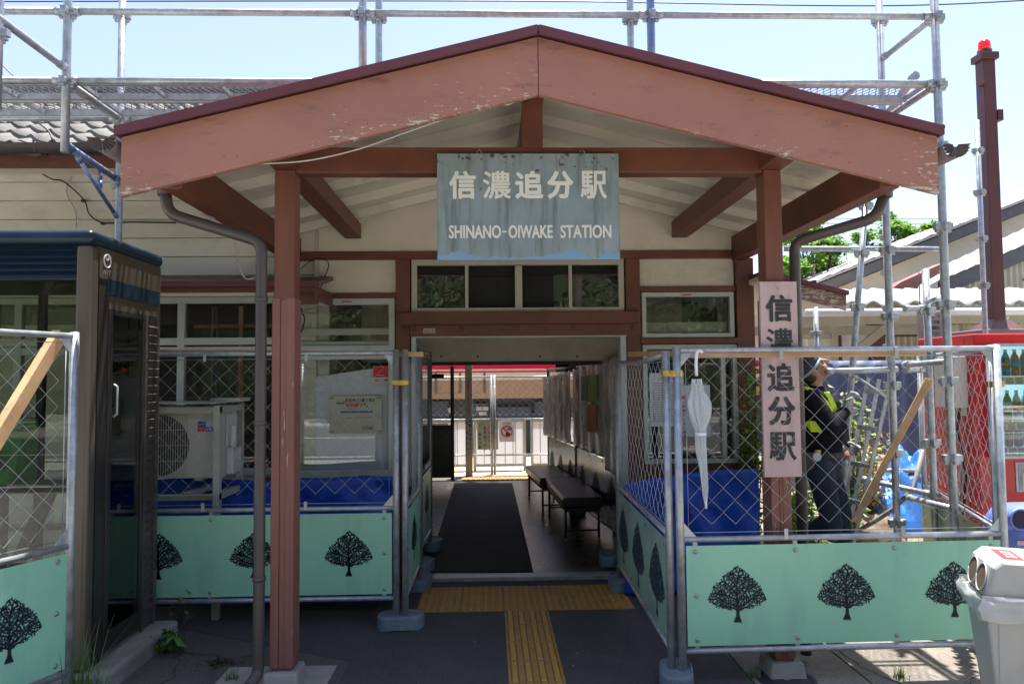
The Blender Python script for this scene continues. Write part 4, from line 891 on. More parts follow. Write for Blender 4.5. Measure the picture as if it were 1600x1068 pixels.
# ================================================================ PHONE BOOTH
TAUPE = mat("taupe_anodised", (0.12, 0.103, 0.080), rough=0.38, metal=0.35, var=0.06, scale=2, stretch=(8, 8, 0.4))
DKBR = mat("dark_bronze", (0.035, 0.031, 0.029), rough=0.4, metal=0.2)
NAVY = mat("navy_roof", (0.007, 0.024, 0.046), rough=0.35, var=0.15)
bx = -2.09; by0, by1 = 3.93, 4.755; bw = 1.16; bx0 = bx - bw; bz = 0.095
ztop = at(157, 372, by0).z
K = thing("phone_booth", "glazed bronze telephone booth with navy slatted roof at the left", "phone booth", (bx - bw / 2, (by0 + by1) / 2, 0))
def by(px): return ax(px, 600, bx).y
q = MB(); q.box(bx0 - 0.12, bx + 0.13, by0 - 0.06, by1 + 0.03, -0.02, bz); o = q.build("booth_plinth", CONC, bevel=0.02); tag(o, "raised concrete plinth under the phone booth", "plinth")
q = MB()
zr0 = ztop - 0.03
n = 7   # roof with rounded edges and ribs across the side
q.box(bx0 - 0.01, bx + 0.012, by0 - 0.02, by1 + 0.01, zr0, zr0 + 0.075)
q.build("roof_cap", NAVY, K, bevel=0.028, seg=4)
q = MB(); q.box(bx - 0.001, bx + 0.002, by0 + 0.08, by1 - 0.02, at(170, 430, by0).z, zr0 - 0.001, 0); zz = ax(200, 446, bx).z
q.build("header_panel", TAUPE, K)
q = MB(); zf0, zf1 = at(70, 433, by0).z, zr0
for i in range(5):
    z0 = zf1 - 0.012 - i * 0.034; q.hexa([(bx0 + 0.08, by0 + 0.004, z0 - 0.026), (bx - 0.085, by0 + 0.004, z0 - 0.026), (bx - 0.085, by0 + 0.05, z0 - 0.022), (bx0 + 0.08, by0 + 0.05, z0 - 0.022), (bx0 + 0.08, by0 + 0.024, z0), (bx - 0.085, by0 + 0.024, z0), (bx - 0.085, by0 + 0.05, z0), (bx0 + 0.08, by0 + 0.05, z0)])
q.box(bx0 + 0.08, bx - 0.085, by0 + 0.008, by0 + 0.06, zf0, zf1 - 0.012 - 5 * 0.034)
q.box(bx0 + 0.08, bx - 0.085, by0 + 0.055, by0 + 0.06, zf0, zf1)
q.build("louvre_header", NAVY, K)
for (x0, x1, y0, y1) in ((bx - 0.085, bx, by0, by0 + 0.085), (bx0, bx0 + 0.085, by0, by0 + 0.085), (bx - 0.05, bx, by1 - 0.05, by1), (bx0, bx0 + 0.05, by1 - 0.05, by1)):
    q = MB(); q.box(x0, x1, y0, y1, bz, zr0 - 0.001); q.build("corner_post", TAUPE, K, bevel=0.022 if y0 == by0 else 0.008, seg=4)
# right face: door, louvred panel and rails
zn0, zn1 = ax(200, 468, bx).z, ax(200, 443, bx).z
yd0, yd1, yl0, yl1 = by(168), by(226), by(230), by(247)
q = MB(); q.box(bx - 0.03, bx + 0.006, yd0 - 0.02, by1 - 0.03, zn0, zn1); q.build("navy_band", NAVY, K, bevel=0.004)
q = MB(); q.box(bx - 0.03, bx + 0.001, yd0, by1 - 0.05, zn0 - 0.07, zn0 - 0.001); q.build("door_head", TAUPE, K)
q = MB(); q.box(bx - 0.035, bx - 0.002, by0 + 0.086, yd0, bz, zn1 - 0.002); q.build("black_jamb", DKBR, K)
q = MB(); zd = zn0 - 0.071
q.box(bx - 0.02, bx + 0.004, yd0 + 0.002, yd0 + 0.045, bz + 0.03, zd); q.box(bx - 0.02, bx + 0.004, yd1 - 0.03, yd1, bz + 0.03, zd); q.box(bx - 0.02, bx + 0.003, yd0 + 0.046, yd1 - 0.031, bz + 0.03, bz + 0.13); q.box(bx - 0.02, bx + 0.003, yd0 + 0.046, yd1 - 0.031, zd - 0.03, zd)
dr = q.build("door", DKBR, K, bevel=0.003)
q = MB(); q.box(bx - 0.010, bx - 0.006, yd0 + 0.04, yd1 - 0.025, bz + 0.12, zd - 0.02); q.build("pane", BOOTHD, dr)
q = MB(); q.tube([(bx + .004, yd0 + 0.06, ax(182, 650, bx).z), (bx + .024, yd0 + 0.06, ax(182, 646, bx).z), (bx + .024, yd0 + 0.06, ax(182, 604, bx).z), (bx + .004, yd0 + 0.06, ax(182, 600, bx).z)], .006, 8); q.build("handle", ALU, dr)
q = MB(); q.box(bx - 0.03, bx - 0.012, yl0, yl1, bz, zd); nl = 34
for i in range(nl):
    z = bz + 0.12 + (zd - bz - 0.14) * i / nl; q.hexa([(bx - 0.012, yl0 + 0.004, z + 0.012), (bx + 0.006, yl0 + 0.004, z), (bx + 0.006, yl1 - 0.004, z), (bx - 0.012, yl1 - 0.004, z + 0.012), (bx - 0.012, yl0 + 0.004, z + 0.016), (bx + 0.008, yl0 + 0.004, z + 0.004), (bx + 0.008, yl1 - 0.004, z + 0.004), (bx - 0.012, yl1 - 0.004, z + 0.016)])
q.box(bx - 0.01, bx + 0.002, yd1 + 0.002, yl0 - 0.002, bz, zd); q.box(bx - 0.01, bx + 0.002, yl1 + 0.002, by1 - 0.052, bz, zd)
q.build("louvre_panel", mat("bronze_louvre", (0.10, 0.088, 0.08), rough=0.45, metal=0.25), K)
q = MB(); q.box(bx0 + 0.085, bx - 0.086, by0 + 0.03, by0 + 0.055, bz, bz + 0.10); q.box(bx0 + 0.05, bx - 0.05, by1 - 0.045, by1 - 0.005, bz, bz + 0.09); q.box(bx0 + 0.05, bx - 0.05, by1 - 0.045, by1 - 0.005, zf0, zr0); q.box(bx0 + 0.42, bx0 + 0.46, by1 - 0.045, by1 - 0.005, bz + 0.09, zf0); q.box(bx0, bx0 + 0.03, by0 + 0.09, by1 - 0.05, bz, bz + 0.1)
q.build("frame_rail", DKBR, K)
for (x0, x1, y0, y1, z0, z1) in ((bx0 + 0.08, bx - 0.08, by0 + 0.040, by0 + 0.045, bz + 0.09, zf0 + 0.005), (bx0 + 0.05, bx - 0.05, by1 - 0.025, by1 - 0.02, bz + 0.08, zf0), (bx0 + 0.01, bx0 + 0.015, by0 + 0.08, by1 - 0.05, bz + 0.09, zr0)):
    q = MB(); q.box(x0, x1, y0, y1, z0, z1); q.build("pane", BOOTHG, K)
q = MB(); c = ax(168, 398, bx + 0.0032); c.z -= 0.035; r_ = 0.036   # round mark with a loop, three letters below
pts = [(bx + 0.0032, c.y + math.cos(2 * math.pi * k / 24) * r_ * 1.0, c.z + math.sin(2 * math.pi * k / 24) * r_) for k in range(25)]; q.tube(pts, 0.0045, 6)
q.tube([(bx + 0.0032, c.y + math.cos(2 * math.pi * k / 16) * 0.013, c.z + 0.020 + math.sin(2 * math.pi * k / 16) * 0.015) for k in range(17)], 0.0038, 6)
q.text("NTT", (bx + 0.0032, c.y - 0.036, c.z - 0.075), (0, 1, 0), (0, 0, 1), w=0.075, h=0.026, off=0.02)
q.build("emblem", mat("silver_print", (0.5, 0.5, 0.5), rough=0.4), K)
# phone, shelf
zsf = at(60, 752, 4.6).z
q = MB(); q.box(bx0 + 0.06, bx - 0.30, by1 - .45, by1 - .06, zsf - 0.03, zsf); q.build("shelf", DKBR, K)
q = MB(); q.bar((bx0 + 0.3, by1 - .2, 0.1), (bx0 + 0.3, by1 - .2, zsf - 0.031), 0.10, 0.06); q.bar((bx0 + 0.36, by1 - .2, 0.35), (bx0 + 0.62, by1 - .2, zsf - 0.031), 0.04, 0.07); q.build("shelf_bracket", DKBR, K)
GPH = mat("phone_green", (0.015, 0.36, 0.03), rough=0.3, var=0.05, coat=0.3)
c = at(-8, 700, 4.40); c.x -= 0.04
T = thing("public_phone", "bright green public telephone on the booth shelf", "telephone", (c.x, 4.45, zsf))
q = MB(); z1 = at(10, 655, 4.40).z
q.prism([(c.x + 0.16, 4.35, zsf + 0.002), (c.x + 0.16, 4.63, zsf + 0.002), (c.x + 0.16, 4.63, z1), (c.x + 0.16, 4.55, z1), (c.x + 0.16, 4.43, z1 - 0.10)], (-0.34, 0, 0)); q.build("body", GPH, T, bevel=0.03, seg=4)
q = MB(); q.tube([(c.x - 0.14, 4.35, zsf + 0.10), (c.x - 0.14, 4.31, zsf + 0.16), (c.x - 0.14, 4.32, zsf + 0.28), (c.x - 0.14, 4.39, zsf + 0.33)], 0.028, 10); q.build("handset", GPH, T)
q = MB(); q.box(c.x - 0.05, c.x + 0.1, 4.34, 4.35, zsf + 0.09, zsf + 0.2, 0); q.build("keypad", mat("keypad_grey", (0.25, 0.26, 0.25)), T)
q = MB(); p = at(55, 750, 4.45); q.hexa([(p.x - 0.1, 4.35, zsf + 0.002), (p.x + 0.17, 4.31, zsf + 0.002), (p.x + 0.2, 4.51, zsf + 0.002), (p.x - 0.07, 4.55, zsf + 0.002), (p.x - 0.1, 4.35, zsf + 0.018), (p.x + 0.17, 4.31, zsf + 0.018), (p.x + 0.2, 4.51, zsf + 0.018), (p.x - 0.07, 4.55, zsf + 0.018)]); tag(q.build("phone_book", mat("book_cover", (0.48, 0.44, 0.36))), "pale thin phone book lying on the booth shelf", "book")
# cream pipe barrier seen through the booth door
PIPE = mat("cream_pipe", (0.50, 0.46, 0.37), rough=0.5, var=0.08)
q = MB(); a = at(96, 801, 4.96); c2 = at(185, 823, 4.96)
pipe(q, [(a.x - 0.8, 4.96, 0.0), (a.x - 0.8, 4.96, c2.z + 0.01), (c2.x, 4.96, c2.z + 0.01), (c2.x, 4.96, 0.0)], 0.024, bendr=0.09); q.tube([(a.x - 0.8, 4.96, a.z), (c2.x, 4.96, a.z)] , 0.016, 10) if False else None
q.tube([(a.x - 0.8, 4.96, c2.z - 0.35), (c2.x, 4.96, c2.z - 0.35)], 0.018, 10); tag(q.build("pipe_barrier", PIPE), "cream bent pipe barrier standing behind the phone booth", "barrier")
# ================================================================ AIR CONDITIONER AND STAND
ACW = mat("ac_white", (0.46, 0.45, 0.41), rough=0.5, var=0.07, dirt=(0.28, 0.26, 0.22), dscale=3, damt=0.5)
yA0, yA1 = 5.14, 5.42
xa1 = at(348, 700, yA0).x; za0, za1 = at(300, 747, yA0).z, at(300, 643, yA0).z; xa0 = xa1 - 0.72
T = thing("air_conditioner", "white outdoor air conditioner unit in a steel stand behind the fence", "air conditioner", (xa1 - 0.36, 5.28, za0 - 0.02))
q = MB(); q.box(xa0, xa1, yA0, yA1, za0, za1); q.box(xa0 + 0.08, xa0 + 0.14, yA0 + 0.02, yA1 - 0.02, za0 - 0.02, za0); q.box(xa1 - 0.2, xa1 - 0.14, yA0 + 0.02, yA1 - 0.02, za0 - 0.02, za0); q.build("casing", ACW, T, bevel=0.012)
cxg = at(268, 700, yA0).x - 0.09; czg = (za0 + za1) / 2
q = MB(); rg = 0.21
q.lathe((cxg, yA0 - 0.002, czg), [(rg, 0.0), (rg, 0.001)], 36, 1, axis='Y')
for i in range(26):
    x = cxg - rg + 2 * rg * (i + .5) / 26; q.bar((x, yA0 - 0.012, czg - rg), (x, yA0 - 0.012, czg + rg), 0.0035, 0.004)
for i in range(5):
    z = czg - rg + 2 * rg * i / 4; q.bar((cxg - rg, yA0 - 0.015, z), (cxg + rg, yA0 - 0.015, z), 0.004, 0.004)
q.build("fan_grille", [mat("grille_grey", (0.38, 0.37, 0.34)), DARKIN], T)
q = MB(); q.box(xa1 + 0.001, xa1 + 0.05, yA0 + 0.06, yA1 - 0.04, za0 + 0.02, za0 + 0.20); q.box(xa1 + 0.001, xa1 + 0.012, yA0 + 0.05, yA1 - 0.03, za0 + 0.2, za1 - 0.02)
pipe(q, [(xa1 + 0.03, yA0 + 0.11, za0 + 0.18), (xa1 + 0.03, yA0 + 0.11, za1 - 0.1)], 0.022); q.build("valve_cover", mat("cover_white", (0.5, 0.5, 0.5), rough=0.4), T, bevel=0.006)
q = MB(); p = at(309, 658, yA0); wS = at(337, 658, yA0).x - p.x; hS = p.z - at(309, 666, yA0).z
yy = yA0 - 0.0015
q.box(p.x, p.x + wS * .46, yy - 0.001, yy, p.z - hS * 1.05, p.z, 0); q.box(p.x + wS * .47, p.x + wS, yy - 0.001, yy, p.z - hS * 1.05, p.z, 1); q.box(p.x, p.x + wS * .5, yy - 0.001, yy, p.z - hS * 2.0, p.z - hS * 1.07, 2); q.box(p.x + wS * .5, p.x + wS, yy - 0.001, yy, p.z - hS * 2.0, p.z - hS * 1.07, 3)
q.text("Laser", (p.x + wS * .06, yy - 0.002, p.z - hS * .7), (1, 0, 0), (0, 0, 1), w=wS * .34, m=1); q.text("ズバ暖", (p.x + wS * .06, yy - 0.002, p.z - hS * 1.9), (1, 0, 0), (0, 0, 1), w=wS * .85, h=hS * .66, m=1, off=.02)
q.build("sticker", [mat("sticker_blue", (0.01, 0.10, 0.30)), mat("sticker_white", (0.5, 0.52, 0.6)), REDINK, mat("sticker_deep_blue", (0.03, 0.05, 0.35))], T)
T2 = thing("steel_stand", "pale steel angle stand that holds the air conditioner", "stand", (xa1 - 0.3, 5.28, 0))
xs1 = at(337, 800, 5.05).x; zst = at(337, 633, 5.05).z; zlo = at(337, 772, 5.05).z
ANG = mat("pale_steel_angle", (0.40, 0.41, 0.36), rough=0.5, var=0.08, dirt=(0.2, 0.17, 0.12), dscale=5, damt=0.4)
def angle(p, q_, label="leg", w_=0.042, m=ANG, par=T2):
    b_ = MB(); b_.bar(p, q_, w_, 0.004, up=(0, 1, 0) if abs(Vector(q_)[2] - Vector(p)[2]) > 0.3 else (0, 0, 1)); s_ = Vector((w_ / 2, 0.02, 0)) if abs(Vector(q_)[2] - Vector(p)[2]) > 0.3 else Vector((0, w_ / 2, -0.02)) if abs(Vector(q_)[0] - Vector(p)[0]) > 0.3 else Vector((w_ / 2, 0, -0.02))
    b_.bar(Vector(p) + s_, Vector(q_) + s_, 0.004 if True else 0, 0.04, up=(0, 1, 0) if abs(Vector(q_)[2] - Vector(p)[2]) > 0.3 else (0, 0, 1)); return b_.build(label, m, par)
for x in (xs1 - 0.95, xs1):
    for y in (5.05, 5.50): angle((x, y, 0), (x, y, zst), "leg")
for z in (zst - 0.012, zlo):
    for y in (5.05, 5.5): angle((xs1 - 0.95, y, z), (xs1, y, z), "rail")
    for x in (xs1 - 0.95, xs1): angle((x + 0.0, 5.05, z + 0.003), (x, 5.5, z + 0.003), "rail")
for x in (xs1 - 0.6, xs1 - 0.2): angle((x, 5.05, zlo + 0.012), (x, 5.5, zlo + 0.012), "cross_bar")
q = MB(); q.box(xs1 - 0.97, xs1 + 0.01, 5.03, 5.52, zst + 0.012, zst + 0.02); q.box(xs1 - 0.02 - 0.08, xs1 + 0.11, 5.2, 5.4, zst + 0.021, zst + 0.045) ; q.build("top_plate", ANG, T2)
# ================================================================ NOTICES on the windows
yw = WALLY - 0.02 - 0.0
def px_rect(x0, x1, y0, y1, Y): a = at(x0, y1, Y); c = at(x1, y0, Y); return a.x, c.x, a.z, c.z
yg = WALLY - 0.01 + 0.06 * 0.55 - 0.004
x0, x1, z0, z1 = px_rect(583, 608, 572, 598.5, yg)
q = MB(); q.box(x0, x1, yg - 0.001, yg, z0, z1, 1); hh = z1 - z0; q.box(x0 + .002, x1 - .002, yg - 0.002, yg - 0.001, z0 + hh * .34, z1 - 0.002, 0); q.box(x0 + .002, x1 - .002, yg - .002, yg - .001, z0 + .002, z0 + hh * .05, 0)
q.text("SECOM", (x0 + .008, yg - .0022, z0 + hh * .09), (1, 0, 0), (0, 0, 1), w=x1 - x0 - .016, h=hh * .19, m=2, off=.03); q.text("Security by", (x0 + .035, yg - .0032, z0 + hh * .42), (1, 0, 0), (0, 0, 1), w=.055, m=1)
q.text("", (0, 0, 0), (1, 0, 0), (0, 0, 1))
tag(q.build("security_sticker", [mat("sticker_red", (0.50, 0.012, 0.018), rough=0.35), PAPER, mat("sticker_navy", (0.02, 0.06, 0.20))]), "red and white security sticker on the left window corner", "sticker")
x0, x1, z0, z1 = px_rect(515, 597, 618, 677, yg)
q = MB(); q.box(x0, x1, yg - .001, yg, z0, z1, 0); W__, H__ = x1 - x0, z1 - z0
def tx(t, u0, v0, u1, v1, m, off=0.0): q.text(t, (x0 + u0 * W__, yg - .0022, z0 + (1 - v1) * H__), (1, 0, 0), (0, 0, 1), w=(u1 - u0) * W__, h=(v1 - v0) * H__, m=m, off=off)
tx("町指導バス乗り場は", .30, .06, .86, .17, 1, .02); tx("駅北側", .30, .19, .55, .30, 2, .03); tx("です。", .57, .19, .73, .30, 1, .02); tx("軽井沢町", .62, .82, .84, .92, 1, .02); tx("ご不便をおかけします", .32, .335, .56, .365, 1); 
q.box(x0 + .2 * W__, x0 + .82 * W__, yg - .002, yg - .001, z0 + .55 * H__, z0 + .60 * H__, 3); q.box(x0 + .3 * W__, x0 + .82 * W__, yg - .002, yg - .001, z0 + .415 * H__, z0 + .425 * H__, 1)
q.box(x0 + .13 * W__, x0 + .28 * W__, yg - .002, yg - .001, z0 + .79 * H__, z0 + .87 * H__, 1); q.box(x0 + .14 * W__, x0 + .27 * W__, yg - .003, yg - .002, z0 + .825 * H__, z0 + .86 * H__, 0)
for u in (0.03, .93):
    for v in (.03, .93): q.box(x0 + (u - .035) * W__, x0 + (u + .06) * W__, yg - .0035, yg - .0025, z0 + v * H__, z0 + (v + .04) * H__, 4)
tag(q.build("bus_notice", [mat("yellowed_paper", (0.42, 0.43, 0.33), rough=0.7), INK, REDINK, BLUEINK, mat("brown_tape", (0.25, 0.20, 0.13))]), "yellowed bus notice sheet taped on the left window", "notice")
yk = yg - .002
x0, x1, z0, z1 = px_rect(1016, 1068, 582, 666, yk); q = MB(); q.box(x0, x1, yk - .001, yk, z0, z1, 0); W__, H__ = x1 - x0, z1 - z0
for k_ in range(17): q.box(x0 + .08 * W__, x0 + rnd.uniform(.6, .93) * W__, yk - .002, yk - .001, z1 - (.2 + .044 * k_) * H__, z1 - (.2 + .044 * k_ - .014) * H__, 1)
for k_ in range(4): q.box(x0 + (.1 + .24 * k_) * W__, x0 + (.105 + .24 * k_) * W__, yk - .002, yk - .001, z0 + .05 * H__, z1 - .2 * H__, 1)
q.text("時刻のご案内", (x0 + .3 * W__, yk - .002, z1 - .13 * H__), (1, 0, 0), (0, 0, 1), w=.5 * W__, m=2)
tag(q.build("timetable", [mat("cool_paper", (0.55, 0.60, 0.64)), mat("grey_print", (0.22, 0.24, 0.26)), REDINK]), "pale timetable sheet behind the right window glass", "notice")
yk = yg - .004
x0, x1, z0, z1 = px_rect(1054, 1109, 601, 682, yk); q = MB(); q.box(x0, x1, yk - .004, yk, z0, z1, 0); W__, H__ = x1 - x0, z1 - z0
for (u, t, v) in ((.235, "固くお断りいたします", .9), (.40, "花の持込は", .62)):
    for i, ch in enumerate(t): q.text(ch, (x0 + u * W__, yk - .0055, z1 - (.10 + (1 - v) * .9 + .083 * (i + 1)) * H__ if u < .3 else z1 - (.22 + .09 * (i + 1)) * H__), (1, 0, 0), (0, 0, 1), w=.10 * W__, h=.062 * H__, m=1, bold=.03)
tag(q.build("handwritten_board", [mat("cool_paper", (0.55, 0.60, 0.64)), PINKINK]), "white board with pink handwritten characters behind the right window", "notice")
# ================================================================ INSIDE THE PASSAGE
SHEET = mat("grey_vinyl_sheet", (0.50, 0.505, 0.50), rough=0.28, var=0.15, scale=5, bump=0.6, bscale=7, bstretch=(3, 3, 1))
def vsheet(a, c, zt0, zt1, zb0, zb1, label, ph, off=-0.045):
    q = MB()
    def fn(u, v):
        Y = a + u * (c - a); x = ifx(Y) + off - 0.02 * abs(math.sin(Y * 9 + ph)) + 0.012 * noise.noise(Vector((Y * 8, v * 5, ph)))
        zt_, zb_ = zt0 + (zt1 - zt0) * u, zb0 + (zb1 - zb0) * u
        return (x, Y, zb_ + v * (zt_ - zb_) - 0.012 * math.sin(u * math.pi * 3) ** 2 * v + 0.01 * noise.noise(Vector((Y * 11, v, ph))))
    q.grid(fn, 60, 24); tag(q.build("vinyl_sheet", SHEET, solid=0.0015), label, "vinyl sheet", "grey vinyl sheets tied to the inner fences")
vsheet(6.3, 7.0, 1.80, 1.76, 0.70, 0.72, "nearest grey vinyl sheet strip at the right entrance jamb", 1.0, off=-0.06)
vsheet(7.05, 8.5, 1.75, 1.69, 0.82, 0.82, "grey vinyl sheet with three coloured posters on it", 2.0)
vsheet(8.56, 10.35, 1.68, 1.60, 0.82, 0.80, "farthest grey vinyl sheet above the second bench", 3.0)
def ppos(px, py):   # point of the slanted fence plane seen at a pixel
    d = ray(px, py); A0, s_ = 1.155 + 0.104 * 7 - 0.078, -0.104
    t = (A0) / (d.x + 0.104 * d.y); return CAM + d * t
for (x0_, x1_, y0_, y1_, m_, lab) in ((908, 917, 588, 625, mat("poster_blue", (0.06, 0.20, 0.28)), "small dark blue poster on the grey sheet in the passage"), (919, 933, 586, 626, mat("poster_green", (0.26, 0.42, 0.06)), "green poster on the grey sheet in the passage"), (917, 932, 632, 674, mat("poster_orange", (0.62, 0.17, 0.02)), "orange poster low on the grey sheet in the passage")):
    P_ = [ppos(*k_) for k_ in ((x0_, y1_), (x1_, y1_ + 1), (x1_, y0_ - 1), (x0_, y0_))]; q = MB(); q.prism([tuple(p) for p in P_], (0.002, 0, 0)); tag(q.build("poster", m_), lab, "poster")
def bench(cn, cf, label):   # centre line near/far of the seat (Vector with z of the seat top), width .4
    L_ = (cf - cn).length; ang = math.atan2(cf.y - cn.y, cf.x - cn.x)
    t = thing("bench", label, "bench", (cn.x, cn.y, 0.028), ang, "black padded benches in the passage")
    H_ = cn.z - 0.028
    q = MB(); q.box(0, L_, -0.20, 0.20, H_ - 0.10, H_); q.build("seat", BLACKV, t, bevel=0.022, local=True, seg=3)
    q = MB(); q.box(0.03, L_ - 0.03, -0.17, 0.17, H_ - 0.14, H_ - 0.101); q.build("apron", DARKIN, t, local=True)
    for x in (0.08, L_ - 0.08):
        for y in (-0.16, 0.16):
            q = MB(); q.tube([(x, y, 0.02), (x, y, H_ - 0.14)], 0.013, 10); lg = q.build("leg", mat("dark_leg", (0.03, 0.03, 0.03), rough=0.35, metal=0.5), t, local=True)
            q = MB(); q.tube([(x, y, 0.0), (x, y, 0.03)], 0.015, 10); q.build("ferrule", mat("brass_ferrule", (0.35, 0.33, 0.25), rough=0.4, metal=0.6), lg, local=True)
    q = MB(); q.tube([(0.08, -0.16, 0.10), (0.08, 0.16, 0.10)], 0.009, 8); q.build("stretcher", DARKIN, t, local=True); q = MB(); q.tube([(L_ - 0.08, -0.16, 0.10), (L_ - 0.08, 0.16, 0.10)], 0.009, 8); q.build("stretcher", DARKIN, t, local=True)
zb_ = 0.45
b1n = (gz(877, 779, zb_) + gz(945, 775, zb_)) / 2; b1f = (gz(853, 746, zb_) + gz(904, 745, zb_)) / 2
b2n = (gz(846, 747, zb_) + gz(897, 745.5, zb_)) / 2; b2f = (gz(822, 727, zb_) + gz(866, 725.5, zb_)) / 2
bench(b1n, b1f, "nearer black padded bench along the inner fence"); bench(b2n + (b2f - b2n) * 0.02, b2f, "farther black padded bench at the platform end")
# ================================================================ PLATFORM SIDE
def pfence(x0, x1, Y, label, H_=1.60, z0=0.02):
    t = thing("chain_link_gate", label, "fence panel", (x0, Y, z0), 0, "chain link panels out on the platform"); L_ = x1 - x0; q = MB()
    for x in (0, L_): q.tube([(x, 0, 0), (x, 0, H_ + 0.03)], 0.022, 8)
    for z in (H_, 0.90, 0.32): q.tube([(0, 0, z), (L_, 0, z)], 0.015, 8)
    q.build("frame", STEEL, t, local=True)
    q = MB(); chain(q, 0.03, L_ - 0.03, 0.93, H_ - 0.03, p=0.11, r=0.0032)
    for i in range(1, 6): q.tube([(L_ * i / 6, 0, 0.1), (L_ * i / 6, 0, 0.9)], 0.006, 5)
    q.build("mesh", WIRE, t, local=True)
Yp = 12.25; xm = at(768, 660, Yp).x; xm2 = at(773, 660, Yp).x
pfence(xm - 1.8, xm, Yp, "platform chain link panel left of the double pole, under the train stripes"); pfence(xm2, xm2 + 1.8, Yp, "platform chain link panel right of the double pole, before the no entry poster")
CRP = mat("cream_steel_post", (0.50, 0.48, 0.40), rough=0.5, var=0.06)
Y = 12.05; x0, x1 = at(727, 660, Y).x, at(738, 660, Y).x
T = thing("banner_post", "cream square post wrapped by a tall lettered banner on the platform", "post", ((x0 + x1) / 2, Y, 0.02)); q = MB(); q.box(x0, x1, Y, Y + 0.11, 0.02, 2.6); q.build("column", CRP, T)
q = MB(); za, zb = at(732, 592, Y).z, at(732, 702, Y).z; q.box(x0 + .004, x1 - .004, Y - .002, Y - .0005, zb, za, 0)
q.box((x0 + x1) / 2 - .006, (x0 + x1) / 2 + .004, Y - .003, Y - .002, at(732, 648, Y).z, at(732, 596, Y).z, 1)
for k_ in range(26): zz = za - .05 - k_ * .02; q.box((x0 + x1) / 2 - .03, (x0 + x1) / 2 - .012 + .01 * (k_ % 5 == 0), Y - .003, Y - .002, zz, zz + .004, 2)
for i, ch in enumerate("危険ですから"): q.text(ch, (x0 + .010, Y - .003, at(732, 655 + 8 * (i + 1), Y).z), (1, 0, 0), (0, 0, 1), w=.036, h=.05, m=1 if i < 2 else 3, off=.02)
for i, ch in enumerate("ホームのはしに"): q.text(ch, (x0 + .062, Y - .003, at(732, 653 + 7 * (i + 1), Y).z), (1, 0, 0), (0, 0, 1), w=.036, h=.048, m=3, off=.02)
q.build("banner", [mat("banner_white", (0.42, 0.47, 0.47)), REDINK, INK, BLUEINK], T)
TLW = mat("translucent_white_board", (0.80, 0.80, 0.84), rough=0.5, var=0.04)   # thin milky sheet: sunlight comes through it
n_ = TLW.node_tree.nodes; L_ = TLW.node_tree.links; ts = n_.new("ShaderNodeBsdfTranslucent"); ts.inputs[0].default_value = (0.62, 0.64, 0.70, 1); mx = n_.new("ShaderNodeMixShader"); mx.inputs[0].default_value = 0.55
L_.new(n_["Principled BSDF"].outputs[0], mx.inputs[1]); L_.new(ts.outputs[0], mx.inputs[2]); L_.new(mx.outputs[0], n_["Material Output"].inputs[0])
# white barrier boards with cream frames
Yb = 12.75; zt_ = at(760, 655, Yb).z
for (a, c, lab) in ((640, 733, "white barrier board behind the cream banner post"), (740, 822, "white barrier gate in a cream frame with two notices"), (829, 905, "white barrier board behind the farther bench")):
    xa, xc = at(a, 690, Yb).x, at(c, 690, Yb).x; T = thing("barrier", lab, "barrier", ((xa + xc) / 2, Yb, 0.02), 0, "white barrier boards along the platform")
    q = MB(); q.quad((xa + .045, Yb + .02, 0.12), (xc - .045, Yb + .02, 0.12), (xc - .045, Yb + .02, zt_ - .045), (xa + .045, Yb + .02, zt_ - .045)); q.build("board", TLW, T)
    q = MB()
    for x in (xa, xc - .045): q.box(x, x + .045, Yb, Yb + .045, 0.02, zt_)
    for z in (0.09, zt_ - .045): q.box(xa + .046, xc - .046, Yb, Yb + .045, z, z + .045)
    q.build("frame", CRP, T)
    q = MB()
    for i in range(1, 5): x = xa + (xc - xa) * i / 5; q.box(x - .006, x + .006, Yb - .002, Yb - .0005, 0.136, zt_ - .046)
    q.build("bar", mat("grey_bar", (0.28, 0.28, 0.28)), T)
Yn = Yb - 0.03
x0, x1, z0, z1 = px_rect(746, 778, 653, 702, Yn); q = MB(); q.box(x0, x1, Yn, Yn + .015, z0, z1, 0)
for i, (t, u, m_) in enumerate((("お客様へ", .75, 1), ("乗車券を必ず", .52, 2), ("お求め下さい", .30, 1), ("軽井沢駅", .06, 1))):
    for j, ch in enumerate(t): q.text(ch, (x0 + u * (x1 - x0), Yn - .002, z1 - .07 - (.3 if u < .1 else .1 * (u < .7)) * (z1 - z0) - .072 * (j + 1) * 1.0), (1, 0, 0), (0, 0, 1), w=.05, h=.055, m=m_, off=.01)
tag(q.build("notice_sign", [mat("grey_green_board", (0.22, 0.24, 0.19)), INK, REDINK]), "grey green notice board with vertical characters on the platform barrier", "sign")
x0, x1, z0, z1 = px_rect(780, 804, 656, 690, Yn); q = MB(); q.box(x0, x1, Yn, Yn + .006, z0, z1, 0); cx, cz, rr = (x0 + x1) / 2, z0 + (z1 - z0) * .48, (x1 - x0) * .34
q.tube([(cx + math.cos(2 * math.pi * k_ / 28) * rr, Yn - .002, cz + math.sin(2 * math.pi * k_ / 28) * rr) for k_ in range(29)], .012, 5, 1); q.bar((cx - rr * .7, Yn - .004, cz + rr * .7), (cx + rr * .7, Yn - .004, cz - rr * .7), .003, .022, 1, up=(0, 0, 1)); q.box(cx + .01, cx + .07, Yn - .002, Yn - .001, cz + .02, cz + .06, 2); q.box(cx - .02, cx + .05, Yn - .002, Yn - .001, cz - .07, cz - .02, 3)
q.text("立入禁止", (x0 + .06, Yn - .002, z1 - .07), (1, 0, 0), (0, 0, 1), w=x1 - x0 - .12, h=.036, m=1, off=.02)
